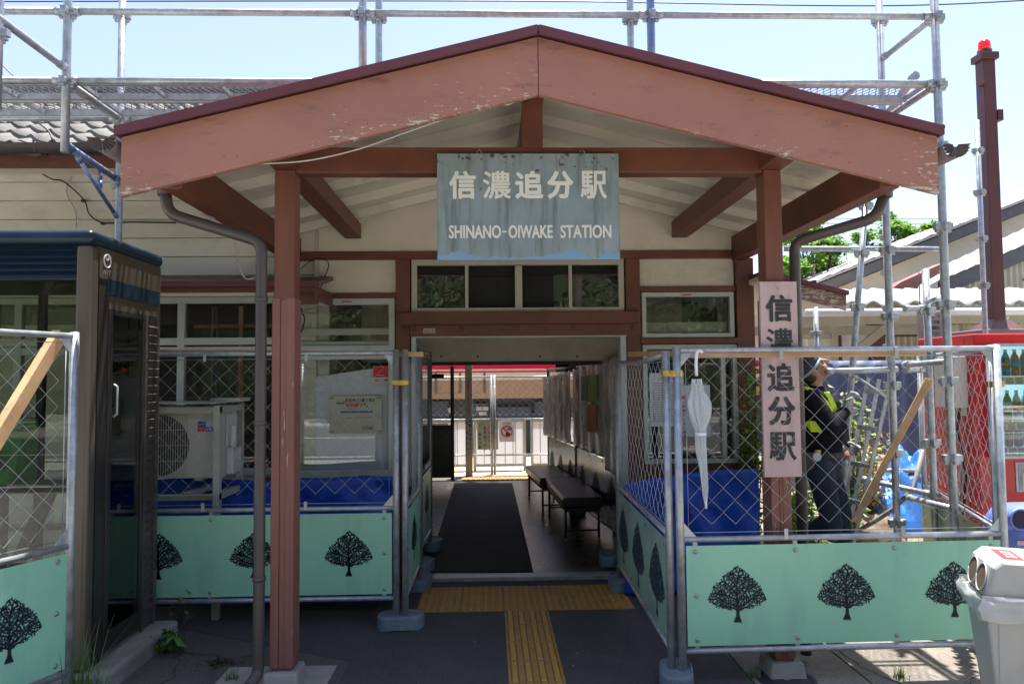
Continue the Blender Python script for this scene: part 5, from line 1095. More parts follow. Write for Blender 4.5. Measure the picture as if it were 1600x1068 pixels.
tag(q.build("no_entry_poster", [mat("poster_white", (0.55, 0.56, 0.60)), mat("no_entry_red", (0.5, 0.03, 0.02)), BLUEINK, INK]), "white poster with red crossed circle on the platform barrier", "poster")
x0, x1, z0, z1 = px_rect(655, 700, 661, 702, Yn); q = MB(); q.box(x0, x1, Yn, Yn + .006, z0, z1, 0); q.text("ご案内", (x0 + .1, Yn - .002, z1 - .16), (1, 0, 0), (0, 0, 1), w=.36, h=.1, m=1, off=.02); tag(q.build("notice_board", [mat("grey_green_board", (0.22, 0.24, 0.19)), INK]), "grey green guide board seen beside the sliding door", "sign")
# train standing at the platform
Yt = 15.6; TR = thing("train", "cream and red striped train waiting at the platform beyond the passage", "train", (0, Yt + 1.4, -0.4))
TC = mat("train_cream", (0.62, 0.50, 0.38), rough=0.35, var=0.04); TRD = mat("train_red", (0.55, 0.008, 0.05), rough=0.35, var=0.05); TBW = mat("train_tan", (0.36, 0.225, 0.135), rough=0.4, var=0.06)
zz = lambda py: at(790, py, Yt).z
q = MB(); q.box(-10, 10, Yt, Yt + 2.8, zz(594), 3.3); q.build("body", TC, TR, bevel=0.02)
q = MB(); q.box(-10, 10, Yt - .004, Yt - .0005, zz(576), zz(566)); q.box(-10, 10, Yt - .004, Yt - .0005, zz(581.5), zz(579)); q.build("stripe", TRD, TR)
q = MB(); q.box(-10, 10, Yt, Yt + 2.8, zz(622), zz(594) - .001); q.box(at(680, 600, Yt).x, at(760, 600, Yt).x, Yt - .012, Yt - .001, zz(618), zz(613)); q.build("skirt", TBW, TR, bevel=0.02)
q = MB()
for px in (681, 719, 757): x = at(px, 600, Yt).x; q.box(x - .03, x + .03, Yt - .006, Yt - .001, zz(613), zz(594)); q.box(x - .02, x + .02, Yt - .006, Yt - .005 + .004, zz(594), zz(579))
q.build("door_edge", mat("train_edge", (0.12, 0.09, 0.07)), TR)
q = MB(); q.box(-10, 10, Yt + .25, Yt + 2.5, -0.1, zz(622) - .01)
for (a, c, t_, b__) in ((672, 700, 626, 650), (735, 763, 630, 650), (776, 830, 636, 652), (836, 850, 628, 650)): q.box(at(a, 640, Yt).x, at(c, 640, Yt).x, Yt + .08, Yt + .24, zz(b__), zz(t_))
q.build("underframe", [mat("underframe_grey", (0.05, 0.06, 0.075), rough=0.7)], TR)
q = MB()
for (a, c, t_, b__) in ((744, 753, 635, 641), (754, 763, 635, 641), (748, 760, 643, 648), (700, 705, 636, 644)): q.box(at(a, 640, Yt).x, at(c, 640, Yt).x, Yt + .06, Yt + .079, zz(b__), zz(t_))
q.build("equipment_label", mat("grey_label", (0.4, 0.36, 0.33)), TR)
# ================================================================ SCAFFOLD
RS = 0.0243
S = thing("scaffold", "galvanised tube scaffold with mesh decks wrapped above and beside the porch", "scaffold", (2.75, 4.75, 0))
def coupler(up, x, y, z, dx=0, dy=0):
    q = MB()
    for (a, c) in ((1, 0), (-1, 0), (0, 1), (0, -1)):
        cx, cy = x + a * (RS + 0.013), y + c * (RS + 0.013)
        q.box(cx - 0.019, cx + 0.019, cy - 0.019, cy + 0.019, z - 0.022, z + 0.018)
        q.box(cx - 0.012 , cx + 0.012, cy - 0.012, cy + 0.012, z - 0.040, z - 0.022)
    q.build("coupler", STEEL, up, bevel=0.003)
def upright(x, y, z0, z1, zs=(), lean=(0, 0), m=STEEL, r=RS):
    q = MB(); zz = [z0 + (z1 - z0) * k_ / 3 for k_ in range(4)]
    q.tube([(x + lean[0] * (z - z1), y + lean[1] * (z - z1), z) for z in zz], r, 14)
    u = q.build("upright", m, S)
    for z in zs: coupler(u, x + lean[0] * (z - z1), y + lean[1] * (z - z1), z)
    return u
def ledger(p, q_, r=0.0213, m=STEEL, name="ledger"):
    q = MB(); p = Vector(p); q_ = Vector(q_); q.tube([p, q_], r, 12)
    d_ = (q_ - p).normalized()
    for e, s_ in ((p, 1), (q_, -1)): q.tube([e + d_ * s_ * 0.005, e + d_ * s_ * 0.05], r + 0.004, 12)
    return q.build(name, m, S)
yf, yr = 4.45, 5.10
xs_ = [at(105, 60, yf).x + 1.775 * i for i in range(-1, 3)] + [at(1462, 60, yf).x]
zR1, zR0 = at(800, 22, yf).z, at(300, 127, yf).z
zbk = at(100, 185, yr).z
xb_ = [at(190, 80, yr).x + 1.775 * i for i in range(-1, 3)] + [at(1376, 80, yr).x]
for i, x in enumerate(xs_):
    lo = (2.90, at(105, 238, yf).z, 3.36, 3.36, 0.02)[i]
    upright(x, yf, lo, 4.6, [zR1 - 0.005, zR0 - 0.005] + ([3.0, 2.5, 2.02, 1.55, 1.08, 0.60] if i == 4 else []), m=STEEL if i != 3 else STEELB)
for i, x in enumerate(xb_):
    lo = (0.02, 0.02, 3.36, 3.36, 0.02)[i]
    upright(x, yr, lo, 4.6, [3.86 + 0.26, zbk - 0.0] + ([2.95] if i == 1 else []) + ([2.95, 2.47, 2.0, 1.52, 1.05, 0.57] if i == 4 else []), m=STEEL)
for i in range(4):
    ledger((xs_[i] + RS, yf, zR1), (xs_[i + 1] - RS, yf, zR1)); ledger((xs_[i] + RS, yf, zR0), (xs_[i + 1] - RS, yf, zR0))
    if i < 3: ledger((xb_[i] + RS, yr, zbk), (xb_[i + 1] - RS, yr, zbk))
for i in (1, 2, 3, 4):
    if i in (1, 4): ledger((xs_[i], yf + RS, zR0 - 0.005), (xb_[i], yr - RS, zR0 - 0.005))
ledger((xs_[4], yf + RS, zR1), (xb_[4], yr - RS, zR1 + 0.01))
pz = at(105, 108, yf); ledger((xs_[1], yf - RS, pz.z), (xs_[1] - 0.01, 3.3, pz.z + 0.02))
pk = at(4, 50, 3.85); 
upright(pk.x - 0.03, 3.86, 3.0, 4.6, [pk.z])
# bracket under the hanging front post at left
zbr = at(105, 226, yf).z
ledger((xs_[1], yf + RS, zbr), (xb_[1], yr - RS, zbr - 0.04), m=STEELB, name="bracket_arm")
ledger((xs_[1], yf + 0.13, zbr - 0.03), (xb_[1], yr - RS, zbr - 0.30), r=0.013, m=STEELB, name="bracket_brace"); ledger((xb_[1], yf + 0.40, zbr - 0.05), (xb_[1], yf + 0.40, zbr - 0.16), r=0.011, m=STEELB, name="bracket_brace")
# mesh decks
zd_ = zR0 + 0.035
DECK = mat("deck_steel", (0.40, 0.41, 0.42), rough=0.5, metal=0.35, var=0.2, scale=20)
for i in range(4):
    for (ya_, yb_) in ((yf + 0.045, yf + 0.30), (yf + 0.33, yf + 0.585)):
        xa, xc = xs_[i] + 0.035, xs_[i + 1] - 0.035; q = MB()
        for y in (ya_, yb_ - 0.022): q.box(xa, xc, y, y + 0.022, zd_ - 0.042, zd_)
        nr = 5
        for k_ in range(nr): x = xa + (xc - xa - 0.02) * k_ / (nr - 1); q.box(x, x + 0.02, ya_ + 0.023, yb_ - 0.023, zd_ - 0.036, zd_ - 0.012)
        n = int((xc - xa) / 0.045); wd = yb_ - ya_ - 0.046
        for k_ in range(n):
            x = xa + (xc - xa - wd * 0.45) * k_ / n
            q.bar((x, ya_ + 0.023, zd_ - 0.006), (x + wd * 0.45, yb_ - 0.023, zd_ - 0.006), 0.005, 0.004); q.bar((x + wd * 0.45, ya_ + 0.023, zd_ - 0.003), (x, yb_ - 0.023, zd_ - 0.003), 0.005, 0.004)
        q.build("deck_plank", DECK, S)
q = MB(); a = at(1428, 120, yf + 0.3); c = at(1388, 178, yr); q.bar(a, c, 0.03, 0.05); q.tube([a + Vector((0, -0.02, 0)), a + Vector((0, 0.02, 0))], 0.03, 12); q.build("deck_hook", STEEL, S)
# right side standards, braces and rails
u = at(1446, 420, 5.15); upright(u.x, 5.15, 0.05, u.z, [at(1455, 485, 5.15).z, at(1458, 555, 5.15).z, at(1460, 690, 5.15).z])
q = MB(); a, c = at(1448, 472, 5.1), at(1467, 464, 4.95); q.tube([a, c], 0.015, 10); q.tube([c + Vector((0, 0, 0.012)), c + Vector((0.0, 0, -0.09))], 0.02, 10); q.build("jack_handle", STEEL, S)
ledger(at(1413, 482, 5.1), at(1444, 481, 5.15), r=0.02)
u = at(1526, 188, 7.0); upright(u.x, 7.0, 0.05, u.z, [at(1526, 235, 7.0).z, at(1530, 300, 7.0).z, at(1536, 372, 7.0).z, at(1538, 445, 7.0).z])
u = at(1381, 318, 7.8); v = at(1395, 800, 7.8); upright(u.x, 7.8, 0.05, u.z, [at(1383, 370, 7.8).z, at(1386, 425, 7.8).z, at(1387, 480, 7.8).z, at(1388, 540, 7.8).z, at(1391, 620, 7.8).z, at(1393, 690, 7.8).z])
u = at(1353, 312, 5.7); v = at(1330, 600, 5.7); sl = (u.x - v.x) / (u.z - v.z); upright(u.x, 5.7, 0.1, u.z, [at(1353, 320, 5.7).z, at(1345, 395, 5.7).z, at(1340, 478, 5.7).z, at(1330, 640, 5.7).z, at(1322, 700, 5.7).z], lean=(sl, 0))
u = at(1274, 475, 7.0); upright(u.x, 7.0, 0.05, u.z, [at(1276, 520, 7.0).z])
ledger(at(1290, 580, 5.1), at(1402, 577, 5.1), r=0.0213); ledger(at(1414, 577, 5.1), at(1443, 577, 5.15)); ledger(at(1413, 570, 5.1), at(1485, 565, 4.5)); ledger(at(1347, 748, 5.6), at(1455, 772, 5.2)); ledger(at(1420, 777, 5.1), at(1497, 797, 4.5)); ledger(at(1330, 733, 7.2), at(1442, 736, 7.0), r=0.02)
ledger(at(1330, 584, 5.12), at(1404, 632, 5.1), r=0.011, name="brace")
q = MB(); a, m_, c = at(1333, 832, 5.6), at(1395, 795, 5.35), at(1442, 702, 5.4); q.tube([a, a.lerp(m_, .5) + Vector((0, 0, -.01)), m_, m_.lerp(c, .5) + Vector((.04, 0, -.07)), c], 0.017, 10); tag(q.build("flexible_hose", mat("grey_hose", (0.20, 0.20, 0.20), rough=0.6)), "grey flexible hose curving through the scaffold legs", "hose")
# ladder leaning to the right of the worker
LD = thing("ladder", "aluminium ladder leaning beside the worker behind the mesh", "ladder", tuple(gz(1330, 860)))
for (t0_, t1_, yy) in (((1357, 590), (1306, 845), 5.45), ((1374, 592), (1322, 850), 5.5), ((1392, 592), (1332, 855), 5.35)):
    q = MB(); q.bar(at(*t0_, yy), at(*t1_, yy + 0.0), 0.014, 0.026); q.build("rail", STEEL, LD)
for k_ in range(5):
    t = 0.08 + 0.22 * k_; a = at(1357 - 51 * t, 590 + 255 * t, 5.45); c = at(1392 - 60 * t, 592 + 263 * t, 5.35); q = MB(); q.bar(a, c, 0.03, 0.03); q.build("rung", STEEL, LD)
# ================================================================ WORKER
def caps(q, p, r1, c, r2, n=14):
    p, c = Vector(p), Vector(c); d = c - p; L_ = d.length or 1e-4; d = d / L_; u = d.orthogonal().normalized(); v = d.cross(u); rows = []
    pr = [(-r1 * math.cos(t), r1 * math.sin(t)) for t in (0.02, .5, 1.0, 1.57)] + [(L_ + r2 * math.sin(t), r2 * math.cos(t)) for t in (0, .55, 1.1, 1.55)]
    o = len(q.v)
    for z, rr in pr:
        for j in range(n): a = 2 * math.pi * j / n; q.v.append(tuple(p + d * z + (u * math.cos(a) + v * math.sin(a)) * max(rr, 1e-4)))
    for i in range(len(pr) - 1):
        for j in range(n): q.face((o + i * n + j, o + i * n + (j + 1) % n, o + (i + 1) * n + (j + 1) % n, o + (i + 1) * n + j))
    q.face([o + j for j in range(n)][::-1]); q.face([o + (len(pr) - 1) * n + j for j in range(n)])
def ell(q, c, ra, rb, rc, A_, B_2, C_2, n=16):   # ellipsoid on axes
    o = len(q.v); c = Vector(c); m = 9
    for i in range(m + 1):
        t = -math.pi / 2 + math.pi * (i + .02) / (m + .04)
        for j in range(n): a = 2 * math.pi * j / n; q.v.append(tuple(c + A_ * (ra * math.cos(t) * math.cos(a)) + B_2 * (rb * math.cos(t) * math.sin(a)) + C_2 * (rc * math.sin(t))))
    for i in range(m):
        for j in range(n): q.face((o + i * n + j, o + i * n + (j + 1) % n, o + (i + 1) * n + (j + 1) % n, o + (i + 1) * n + j))
    q.face([o + j for j in range(n)][::-1]); q.face([o + m * n + j for j in range(n)])
def fuse(q, name, m, parent, vox=0.009, smooth=4):
    o = q.build(name, m, parent); md = o.modifiers.new("r", 'REMESH'); md.mode = 'VOXEL'; md.voxel_size = vox; md.use_smooth_shade = True
    ms = o.modifiers.new("s", 'SMOOTH'); ms.iterations = smooth; ms.factor = 0.5
    dg = bpy.context.evaluated_depsgraph_get(); dg.update(); me = bpy.data.meshes.new_from_object(o.evaluated_get(dg)); o.modifiers.clear(); o.data = me
    me.materials.clear(); me.materials.append(m); return o
YW = 5.2; pp = lambda px, py, dy=0.0: at(px, py, YW + dy)
WK = thing("person", "worker in black jacket with yellow reflective straps looking up while gripping the tubes", "person", tuple(gz(1300, 930)))
SKIN = mat("skin", (0.36, 0.19, 0.125), rough=0.5, var=0.06, sss=0.15); JK = mat("black_jacket", (0.008, 0.008, 0.011), spec=0.15, rough=0.85, var=0.3, scale=12, bump=0.5, bscale=14); JEANS = mat("dark_jeans", (0.012, 0.022, 0.040), rough=0.8, var=0.35, scale=9, bump=0.4, bscale=20); HIVIS = mat("hi_vis_yellow", (0.62, 0.78, 0.015), rough=0.4, var=0.05); GLV = mat("grey_glove", (0.30, 0.32, 0.31), rough=0.7, var=0.2)
hc = pp(1269.5, 577); hf = Vector((.74, -.22, .63)).normalized(); hu = (Vector((-.66, -.05, .75)) - hf * Vector((-.66, -.05, .75)).dot(hf)).normalized(); hs = hf.cross(hu)
H = lambda f, s_, u: hc + hf * f + hs * s_ + hu * u
neckb = pp(1272, 617, .02); chest = pp(1279, 645, .02); waist = pp(1284, 705, .02); hip = pp(1285, 728, .02)
shN, shF = pp(1268, 622, -.15), pp(1284, 622, .18); elN, elF = pp(1298, 668, -.22), pp(1312, 668, .2); wrN, wrF = pp(1321, 641, -.12), pp(1320, 700, .12)
hipN, hipF = pp(1281, 733, -.09), pp(1292, 733, .11); knN, knF = pp(1299, 812, -.12), pp(1316, 800, .12); anN, anF = pp(1266, 832, .05), pp(1314, 925, .14)
q = MB()
ell(q, H(-.012, 0, .028), .098, .076, .098, hf, hs, hu); ell(q, H(.035, 0, -.03), .062, .058, .075, hf, hs, hu); caps(q, H(.045, 0, -.06), .042, H(.068, 0, -.088), .026)
caps(q, H(.098, 0, .012), .009, H(.116, 0, -.022), .014); caps(q, H(.085, -.02, .018), .014, H(.085, .02, .018), .014); caps(q, H(.094, -.018, -.052), .008, H(.094, .018, -.052), .008); caps(q, H(.090, -.015, -.064), .008, H(.090, .015, -.064), .008)
for s_ in (-1, 1): ell(q, H(-.012, s_ * .078, -.012), .020, .010, .032, hf, hs, hu, 10); ell(q, H(.062, s_ * .044, -.022), .022, .016, .022, hf, hs, hu, 10)
caps(q, H(-.025, 0, -.05), .056, neckb, .062); caps(q, neckb, .07, chest, .12); caps(q, chest, .12, waist, .11); caps(q, waist, .11, hip, .12); caps(q, shN, .055, shF, .055)
for a, b_, c_ in ((shN, elN, wrN), (shF, elF, wrF)): caps(q, a, .05, b_, .038); caps(q, b_, .038, c_, .027); d_ = (c_ - b_).normalized(); caps(q, c_, .027, c_ + d_ * .06, .03)
for a, b_, c_ in ((hipN, knN, anN), (hipF, knF, anF)): caps(q, a, .08, b_, .052); caps(q, b_, .05, c_, .036)
fuse(q, "body", SKIN, WK, .0075)
q = MB(); caps(q, pp(1272, 612, .02), .074, chest, .145); caps(q, chest, .150, waist, .128); caps(q, waist, .128, pp(1284, 716, .02), .130); caps(q, chest + Vector((.05, 0, .02)), .12, waist + Vector((.02, 0, 0)), .12); caps(q, shN, .075, shF, .075); caps(q, pp(1271, 607, .02), .070, pp(1273, 616, .02), .078)
for a, b_, c_ in ((shN, elN, wrN), (shF, elF, wrF)): caps(q, a, .074, b_, .058); caps(q, b_, .058, b_.lerp(c_, .88), .043); caps(q, a.lerp(b_, .45), .066, a.lerp(b_, .55), .068)
fuse(q, "jacket", JK, WK, .008, 3)
q = MB(); caps(q, pp(1284, 712, .02), .128, hip, .132)
caps(q, hipN, .098, knN, .070); caps(q, knN, .072, knN.lerp(anN, .85), .056); caps(q, hipF, .092, knF, .066); caps(q, knF, .066, anF, .054); caps(q, knN + Vector((.0, 0, -.02)), .075, knN + Vector((.0, -.0, -.10)), .055)
fuse(q, "trousers", JEANS, WK, .009, 3)
# shoes, gloves with fingers
for an_, dr_ in ((anN, Vector((-.6, .1, -.35))), (anF, Vector((1, -.1, -.02)))):
    dr_ = dr_.normalized(); q = MB(); caps(q, an_ + Vector((0, 0, -.01)), .045, an_ + dr_ * .09 + Vector((0, 0, -.035)), .045); caps(q, an_ + dr_ * .05 + Vector((0, 0, -.04)), .04, an_ + dr_ * .17 + Vector((0, 0, -.05)), .036); fuse(q, "shoe", mat("dark_shoe", (0.02, 0.025, 0.05), rough=0.6), WK, .008)
def glove(wr, d_, side, curl):
    d_ = d_.normalized(); side = (side - d_ * side.dot(d_)).normalized(); n_ = d_.cross(side); q = MB(); pc_ = wr + d_ * .05
    caps(q, wr - d_ * .035, .034, wr, .033); caps(q, wr, .033, wr + d_ * .075 + side * .022, .019); caps(q, wr, .033, wr + d_ * .075 - side * .022, .019); caps(q, wr + d_ * .04, .026, wr + d_ * .075, .022)
    for k_, (o_, l_) in enumerate(((.033, .030), (.011, .034), (-.011, .032), (-.033, .025))):
        a0 = wr + d_ * .08 + side * o_; a1 = a0 + (d_ * .75 + n_ * .65 * curl) * l_; a2 = a1 + (d_ * .1 + n_ * curl) * l_ * .85; a3 = a2 + (-d_ * .55 + n_ * .6 * curl) * l_ * .7
        caps(q, a0, .0115, a1, .0108, 10); caps(q, a1, .0108, a2, .010, 10); caps(q, a2, .010, a3, .009, 10)
    t0_ = wr + d_ * .02 + side * .03; t1_ = t0_ + (d_ * .5 + side * .55 + n_ * .4 * curl) * .042; t2_ = t1_ + (d_ * .6 - side * .1 + n_ * .75 * curl) * .034; caps(q, t0_, .014, t1_, .0125, 10); caps(q, t1_, .0125, t2_, .0105, 10)
    fuse(q, "glove", GLV, WK, .0045, 2)
glove(wrN + Vector((.005, 0, .02)), Vector((.35, .1, 1)), Vector((-.6, -.6, .2)), 1.0); glove(wrF + Vector((-.02, 0, 0)), Vector((1, .1, -.1)), Vector((0, -.3, 1)), 1.0)
# cap with brim turned back, hair, eyes
q = MB(); ell(q, H(-.018, 0, .045), .106, .086, .092, hf, hs, hu); fuse(q, "cap", mat("navy_cap", (0.015, 0.020, 0.035), rough=0.6), WK, .006, 2)
q = MB(); q.tube([H(.088 * math.cos(t) - .012, .082 * math.sin(t), .022 + .012 * math.cos(t)) for t in [R(x) for x in range(-150, 151, 15)]], .012, 8); q.build("head_band", mat("grey_band", (0.22, 0.25, 0.27), rough=0.4), WK)
q = MB(); ell(q, H(-.05, 0, -.02), .062, .073, .07, hf, hs, hu); fuse(q, "hair", mat("black_hair", (0.012, 0.010, 0.009), rough=0.5, bump=0.5, bscale=90), WK, .006, 1)
for s_ in (-1, 1):
    q = MB(); ell(q, H(.079, s_ * .030, .0), .010, .012, .006, hf, hs, hu, 10); q.build("eye", INK, WK); q = MB(); q.tube([H(.086, s_ * .016, .017), H(.088, s_ * .030, .021), H(.078, s_ * .047, .017)], .004, 6); q.build("eyebrow", INK, WK)
def strap(pts, wd, name="reflective_strap"):
    q = MB(); P_ = [Vector(p) for p in pts]
    for i in range(len(P_) - 1):
        t_ = (P_[i + 1] - P_[i]).normalized(); pass
    nn = []
    for i, p in enumerate(P_):
        t_ = ((P_[min(i + 1, len(P_) - 1)] - P_[max(0, i - 1)])).normalized(); w_ = t_.cross(Vector((0.25, -1, 0.1))).normalized() * wd / 2; nn.append((p - w_, p + w_))
    for i in range(len(nn) - 1): q.quad(nn[i][0], nn[i + 1][0], nn[i + 1][1], nn[i][1])
    q.build(name, HIVIS, WK, solid=.004)
strap([pp(1252, 610, -.02), pp(1259, 608, -.145), pp(1268, 611, -.19), pp(1280, 620, -.205), pp(1291, 631, -.20), pp(1298, 644, -.20)], .046)
strap([pp(1291, 612, -.10), pp(1297, 621, -.13), pp(1302, 633, -.145), pp(1306, 645, -.13)], .042)
strap([pp(1249, 668, -.03), pp(1256, 668, -.12), pp(1266, 666, -.168), pp(1278, 666, -.19), pp(1286, 669, -.20)], .075, "waist_band")
q = MB(); q.lathe((waist.x, YW + .02, pp(1284, 715, .02).z), [(.136, 0), (.140, .004), (.140, .042), (.136, .046)], 28, 0); q.build("belt", mat("black_belt", (0.02, 0.02, 0.022), rough=0.5), WK)
q = MB(); a = pp(1263, 712, -.15); q.box(a.x - .035, a.x + .03, a.y - .03, a.y + .02, a.z - .09, a.z + .03); q.build("pouch", mat("black_belt", (0.02, 0.02, 0.022)), WK, bevel=.01)
q = MB(); a = pp(1275, 713, -.17); q.lathe((a.x, a.y, a.z), [(.028, -.02), (.032, -.015), (.032, .015), (.028, .02)], 18, axis='Y'); q.box(a.x + .0, a.x + .03, a.y - .015, a.y + .015, a.z + .025, a.z + .045, 1); q.build("tape_measure", [STEEL, mat("price_yellow", (0.6, 0.42, 0.02))], WK)
# ================================================================ VENDING MACHINE
RED = mat("vending_red", (0.52, 0.008, 0.012), rough=0.32, var=0.05, coat=0.2)
VY = 5.6; vx = at(1525, 600, VY).x; vz = at(1525, 521, VY).z; vy1 = VY + 0.76
V = thing("vending_machine", "red drinks vending machine with lit rows of bottles at the right edge", "vending machine", (vx + 0.6, VY + 0.38, 0))
q = MB(); q.box(vx, vx + 1.2, VY, vy1, 0.06, vz); q.build("cabinet", RED, V, bevel=0.012)
VZ = lambda py: at(1580, py, VY).z
wx0 = at(1543, 600, VY).x
q = MB(); q.box(wx0, vx + 1.1, VY - 0.012, VY - 0.001, VZ(710), VZ(541)); q.build("display_back", mat("display_backing", (0.40, 0.55, 0.60), rough=0.5, var=0.1, scale=12, emit=(0.45, 0.75, 0.85, 0.35)), V)
bc = [mat("tea_bottle", (0.10, 0.22, 0.04), rough=0.3), mat("amber_bottle", (0.34, 0.12, 0.02), rough=0.3), mat("teal_label", (0.02, 0.24, 0.32), rough=0.4), mat("pale_bottle", (0.45, 0.52, 0.55), rough=0.25), mat("brown_can", (0.20, 0.09, 0.03), rough=0.3, metal=0.4), mat("blue_can", (0.02, 0.06, 0.28), rough=0.3, metal=0.4), mat("price_yellow", (0.60, 0.42, 0.02), rough=0.5), WHITE, mat("button_grey", (0.30, 0.32, 0.34), rough=0.3)]
rows = ((587, 546, "b"), (657, 609, "b"), (696, 664, "c"))
for ri, (pb, pt, ty) in enumerate(rows):
    z0, z1 = VZ(pb), VZ(pt); x = wx0 + 0.045; k_ = 0
    while x < vx + 1.08:
        q = MB(); hh = z1 - z0; r_ = 0.029
        a, c2 = ((2, 1), (1, 2), (0, 3), (3, 1), (1, 0))[(k_ // 2 + ri * 2) % 5] if ty == "b" else ((4, 7), (5, 7))[(k_ // 2) % 2]
        if ty == "b":
            q.lathe((x, VY - 0.045, z0), [(r_, 0), (r_, hh * .32)], 10, a); q.lathe((x, VY - 0.045, z0 + hh * .32), [(r_ + .001, 0), (r_ + .001, hh * .3)], 10, c2); q.lathe((x, VY - 0.045, z0 + hh * .62), [(r_, 0), (r_ * .9, hh * .1), (r_ * .42, hh * .24), (r_ * .42, hh * .28)], 10, a); q.lathe((x, VY - 0.045, z0 + hh * .9), [(r_ * .45, 0), (r_ * .45, hh * .1)], 8, 7)
        else: q.lathe((x, VY - 0.045, z0), [(r_ * .9, 0), (r_, hh * .04), (r_, hh * .92), (r_ * .85, hh)], 10, a); q.lathe((x, VY - 0.045, z0 + hh * .35), [(r_ + .001, 0), (r_ + .001, hh * .25)], 10, c2)
        q.build("drink_sample", bc, V); x += 0.072; k_ += 1
    q = MB(); zt_ = z0 - 0.004; zb_ = zt_ - 0.062
    q.box(wx0, vx + 1.1, VY - 0.08, VY - 0.013, zt_ - 0.006, zt_, 3); q.box(wx0, vx + 1.1, VY - 0.08, VY - 0.07, zb_, zt_ - 0.007, 7)
    x = wx0 + 0.045
    while x < vx + 1.08: q.box(x - .028, x + .028, VY - .083, VY - .0805, zt_ - 0.028, zt_ - 0.008, 6 if ri < 2 else 2); q.box(x - .024, x + .024, VY - .09, VY - .0805, zb_ + .006, zt_ - 0.034, 8); x += 0.072
    q.build("button_row", bc, V)
q = MB(); q.box(wx0 - 0.01, vx + 1.11, VY - 0.10, VY - 0.095, VZ(712), VZ(539)); q.build("front_glass", glass("vending_glass", (0.95, 0.97, 0.97), clear=0.97), V)
q = MB()
for (a, c2, z0, z1) in ((wx0 - 0.012, vx + 1.112, VZ(541), VZ(537)), (wx0 - 0.012, vx + 1.112, VZ(714), VZ(710)), (wx0 - 0.012, wx0, VZ(710), VZ(541))): q.box(a, c2, VY - 0.102, VY - 0.0005, z0, z1)
q.build("window_frame", STEEL, V)
q = MB(); x0, x1 = at(1587, 750, VY).x, at(1587, 750, VY).x + 0.42; q.box(x0, x1, VY - .006, VY - .0005, VZ(768), VZ(722), 0); q.box(x0 + .02, x1 - .02, VY - .009, VY - .006, VZ(765), VZ(725), 1); q.prism([(x0 + .05, VY - .0095, VZ(764)), (x0 + .12, VY - .0095, VZ(764)), (x0 + .13, VY - .0095, VZ(742)), (x0 + .09, VY - .0095, VZ(730)), (x0 + .05, VY - .0095, VZ(740))], (0, .0004, 0), 2); q.build("advert_panel", [STEEL, mat("advert_grey", (0.35, 0.33, 0.33), var=0.4, scale=8), mat("advert_white", (0.62, 0.55, 0.50))], V)
q = MB(); q.box(vx - .0012, vx - .0004, VY + .12, VY + .124, .1, vz - .03); q.box(vx - .0012, vx - .0004, VY + .124, vy1 - .02, .62, .624); q.build("seam", DARKIN, V)
q = MB(); q.box(vx + .3, vx + .9, VY - .004, VY - .0005, 0.22, 0.42); q.build("dispenser_flap", INK, V)
q = MB(); p0, p1 = ax(1500, 610, vx - .002), ax(1520, 650, vx - .002); q.box(vx - .002, vx - .0005, 5.72, 5.85, p1.z, p0.z); q.build("side_label", PAPER, V)
# meter box with cables on its side
y0_, y1_ = ax(1491, 600, vx - .11).y, ax(1460, 600, vx - .11).y; z0, z1 = ax(1475, 636, vx - .11).z, ax(1475, 557, vx - .11).z
MBX = mat("ivory_box", (0.55, 0.52, 0.44), rough=0.45, var=0.05)
q = MB(); q.box(vx - .11, vx - .001, y0_, y1_, z0, z1); tag(q.build("meter_box", MBX, bevel=0.006), "ivory meter box fixed on the side of the red vending machine", "meter box")
for (n_, off, mm, lab) in ((0, 0.04, RUBBER, "black cable hanging below the ivory meter box"), (1, 0.10, mat("grey_cable", (0.35, 0.35, 0.34)), "pale cable loop hanging below the ivory meter box")):
    q = MB(); q.tube([(vx - .05, y0_ + off, z0 + .01), (vx - .055, y0_ + off + .03, z0 - .2), (vx - .045, y0_ + off - .04, z0 - .5), (vx - .05, y0_ + off + .02, z0 - 0.95), (vx - .06, y0_ + off, 0.12)], 0.011, 8); tag(q.build("cable", mm), lab, "cable")
# steel pole with a red lamp
PY = 8.0; pt = at(1542, 94, PY); pb = at(1556, 505, PY); pcx = pb.x
P = thing("lamp_pole", "tall maroon steel pole with a red warning lamp on top", "pole", (pcx, PY, 0)); MR = mat("maroon_pole_paint", (0.095, 0.030, 0.028), rough=0.5, var=0.12, dirt=(0.05, 0.02, 0.02), dscale=2)
q = MB(); q.box(pcx - .07, pcx + .07, PY - .07, PY + .07, pb.z + .001, pt.z); q.box(pcx - .10, pcx + .10, PY - .10, PY + .10, pt.z - 0.02, pt.z + .06)
q.hexa([(pcx - .2, PY - .2, pb.z - .08), (pcx + .2, PY - .2, pb.z - .08), (pcx + .2, PY + .2, pb.z - .08), (pcx - .2, PY + .2, pb.z - .08), (pcx - .072, PY - .072, pb.z + .05), (pcx + .072, PY - .072, pb.z + .05), (pcx + .072, PY + .072, pb.z + .05), (pcx - .072, PY + .072, pb.z + .05)]); q.build("shaft", MR, P, bevel=0.008)
q = MB(); q.box(pcx - .35, pcx + .5, PY - .3, PY + .3, 0.0, pb.z - .081); q.build("pedestal", mat("mauve_concrete", (0.24, 0.17, 0.16), rough=0.7), P, bevel=0.01)
q = MB(); q.lathe((pcx, PY, pt.z + .06), [(.075, 0), (.075, .05)], 16, 0); q.build("lamp_base", MR, P)
q = MB(); q.lathe((pcx, PY, pt.z + .11), [(.066, 0), (.062, .09), (.04, .115), (.01, .12)], 16); q.build("red_lamp", mat("red_lens", (0.75, 0.01, 0.02), rough=0.15, emit=(0.9, 0.01, 0.02, 0.25)), P)
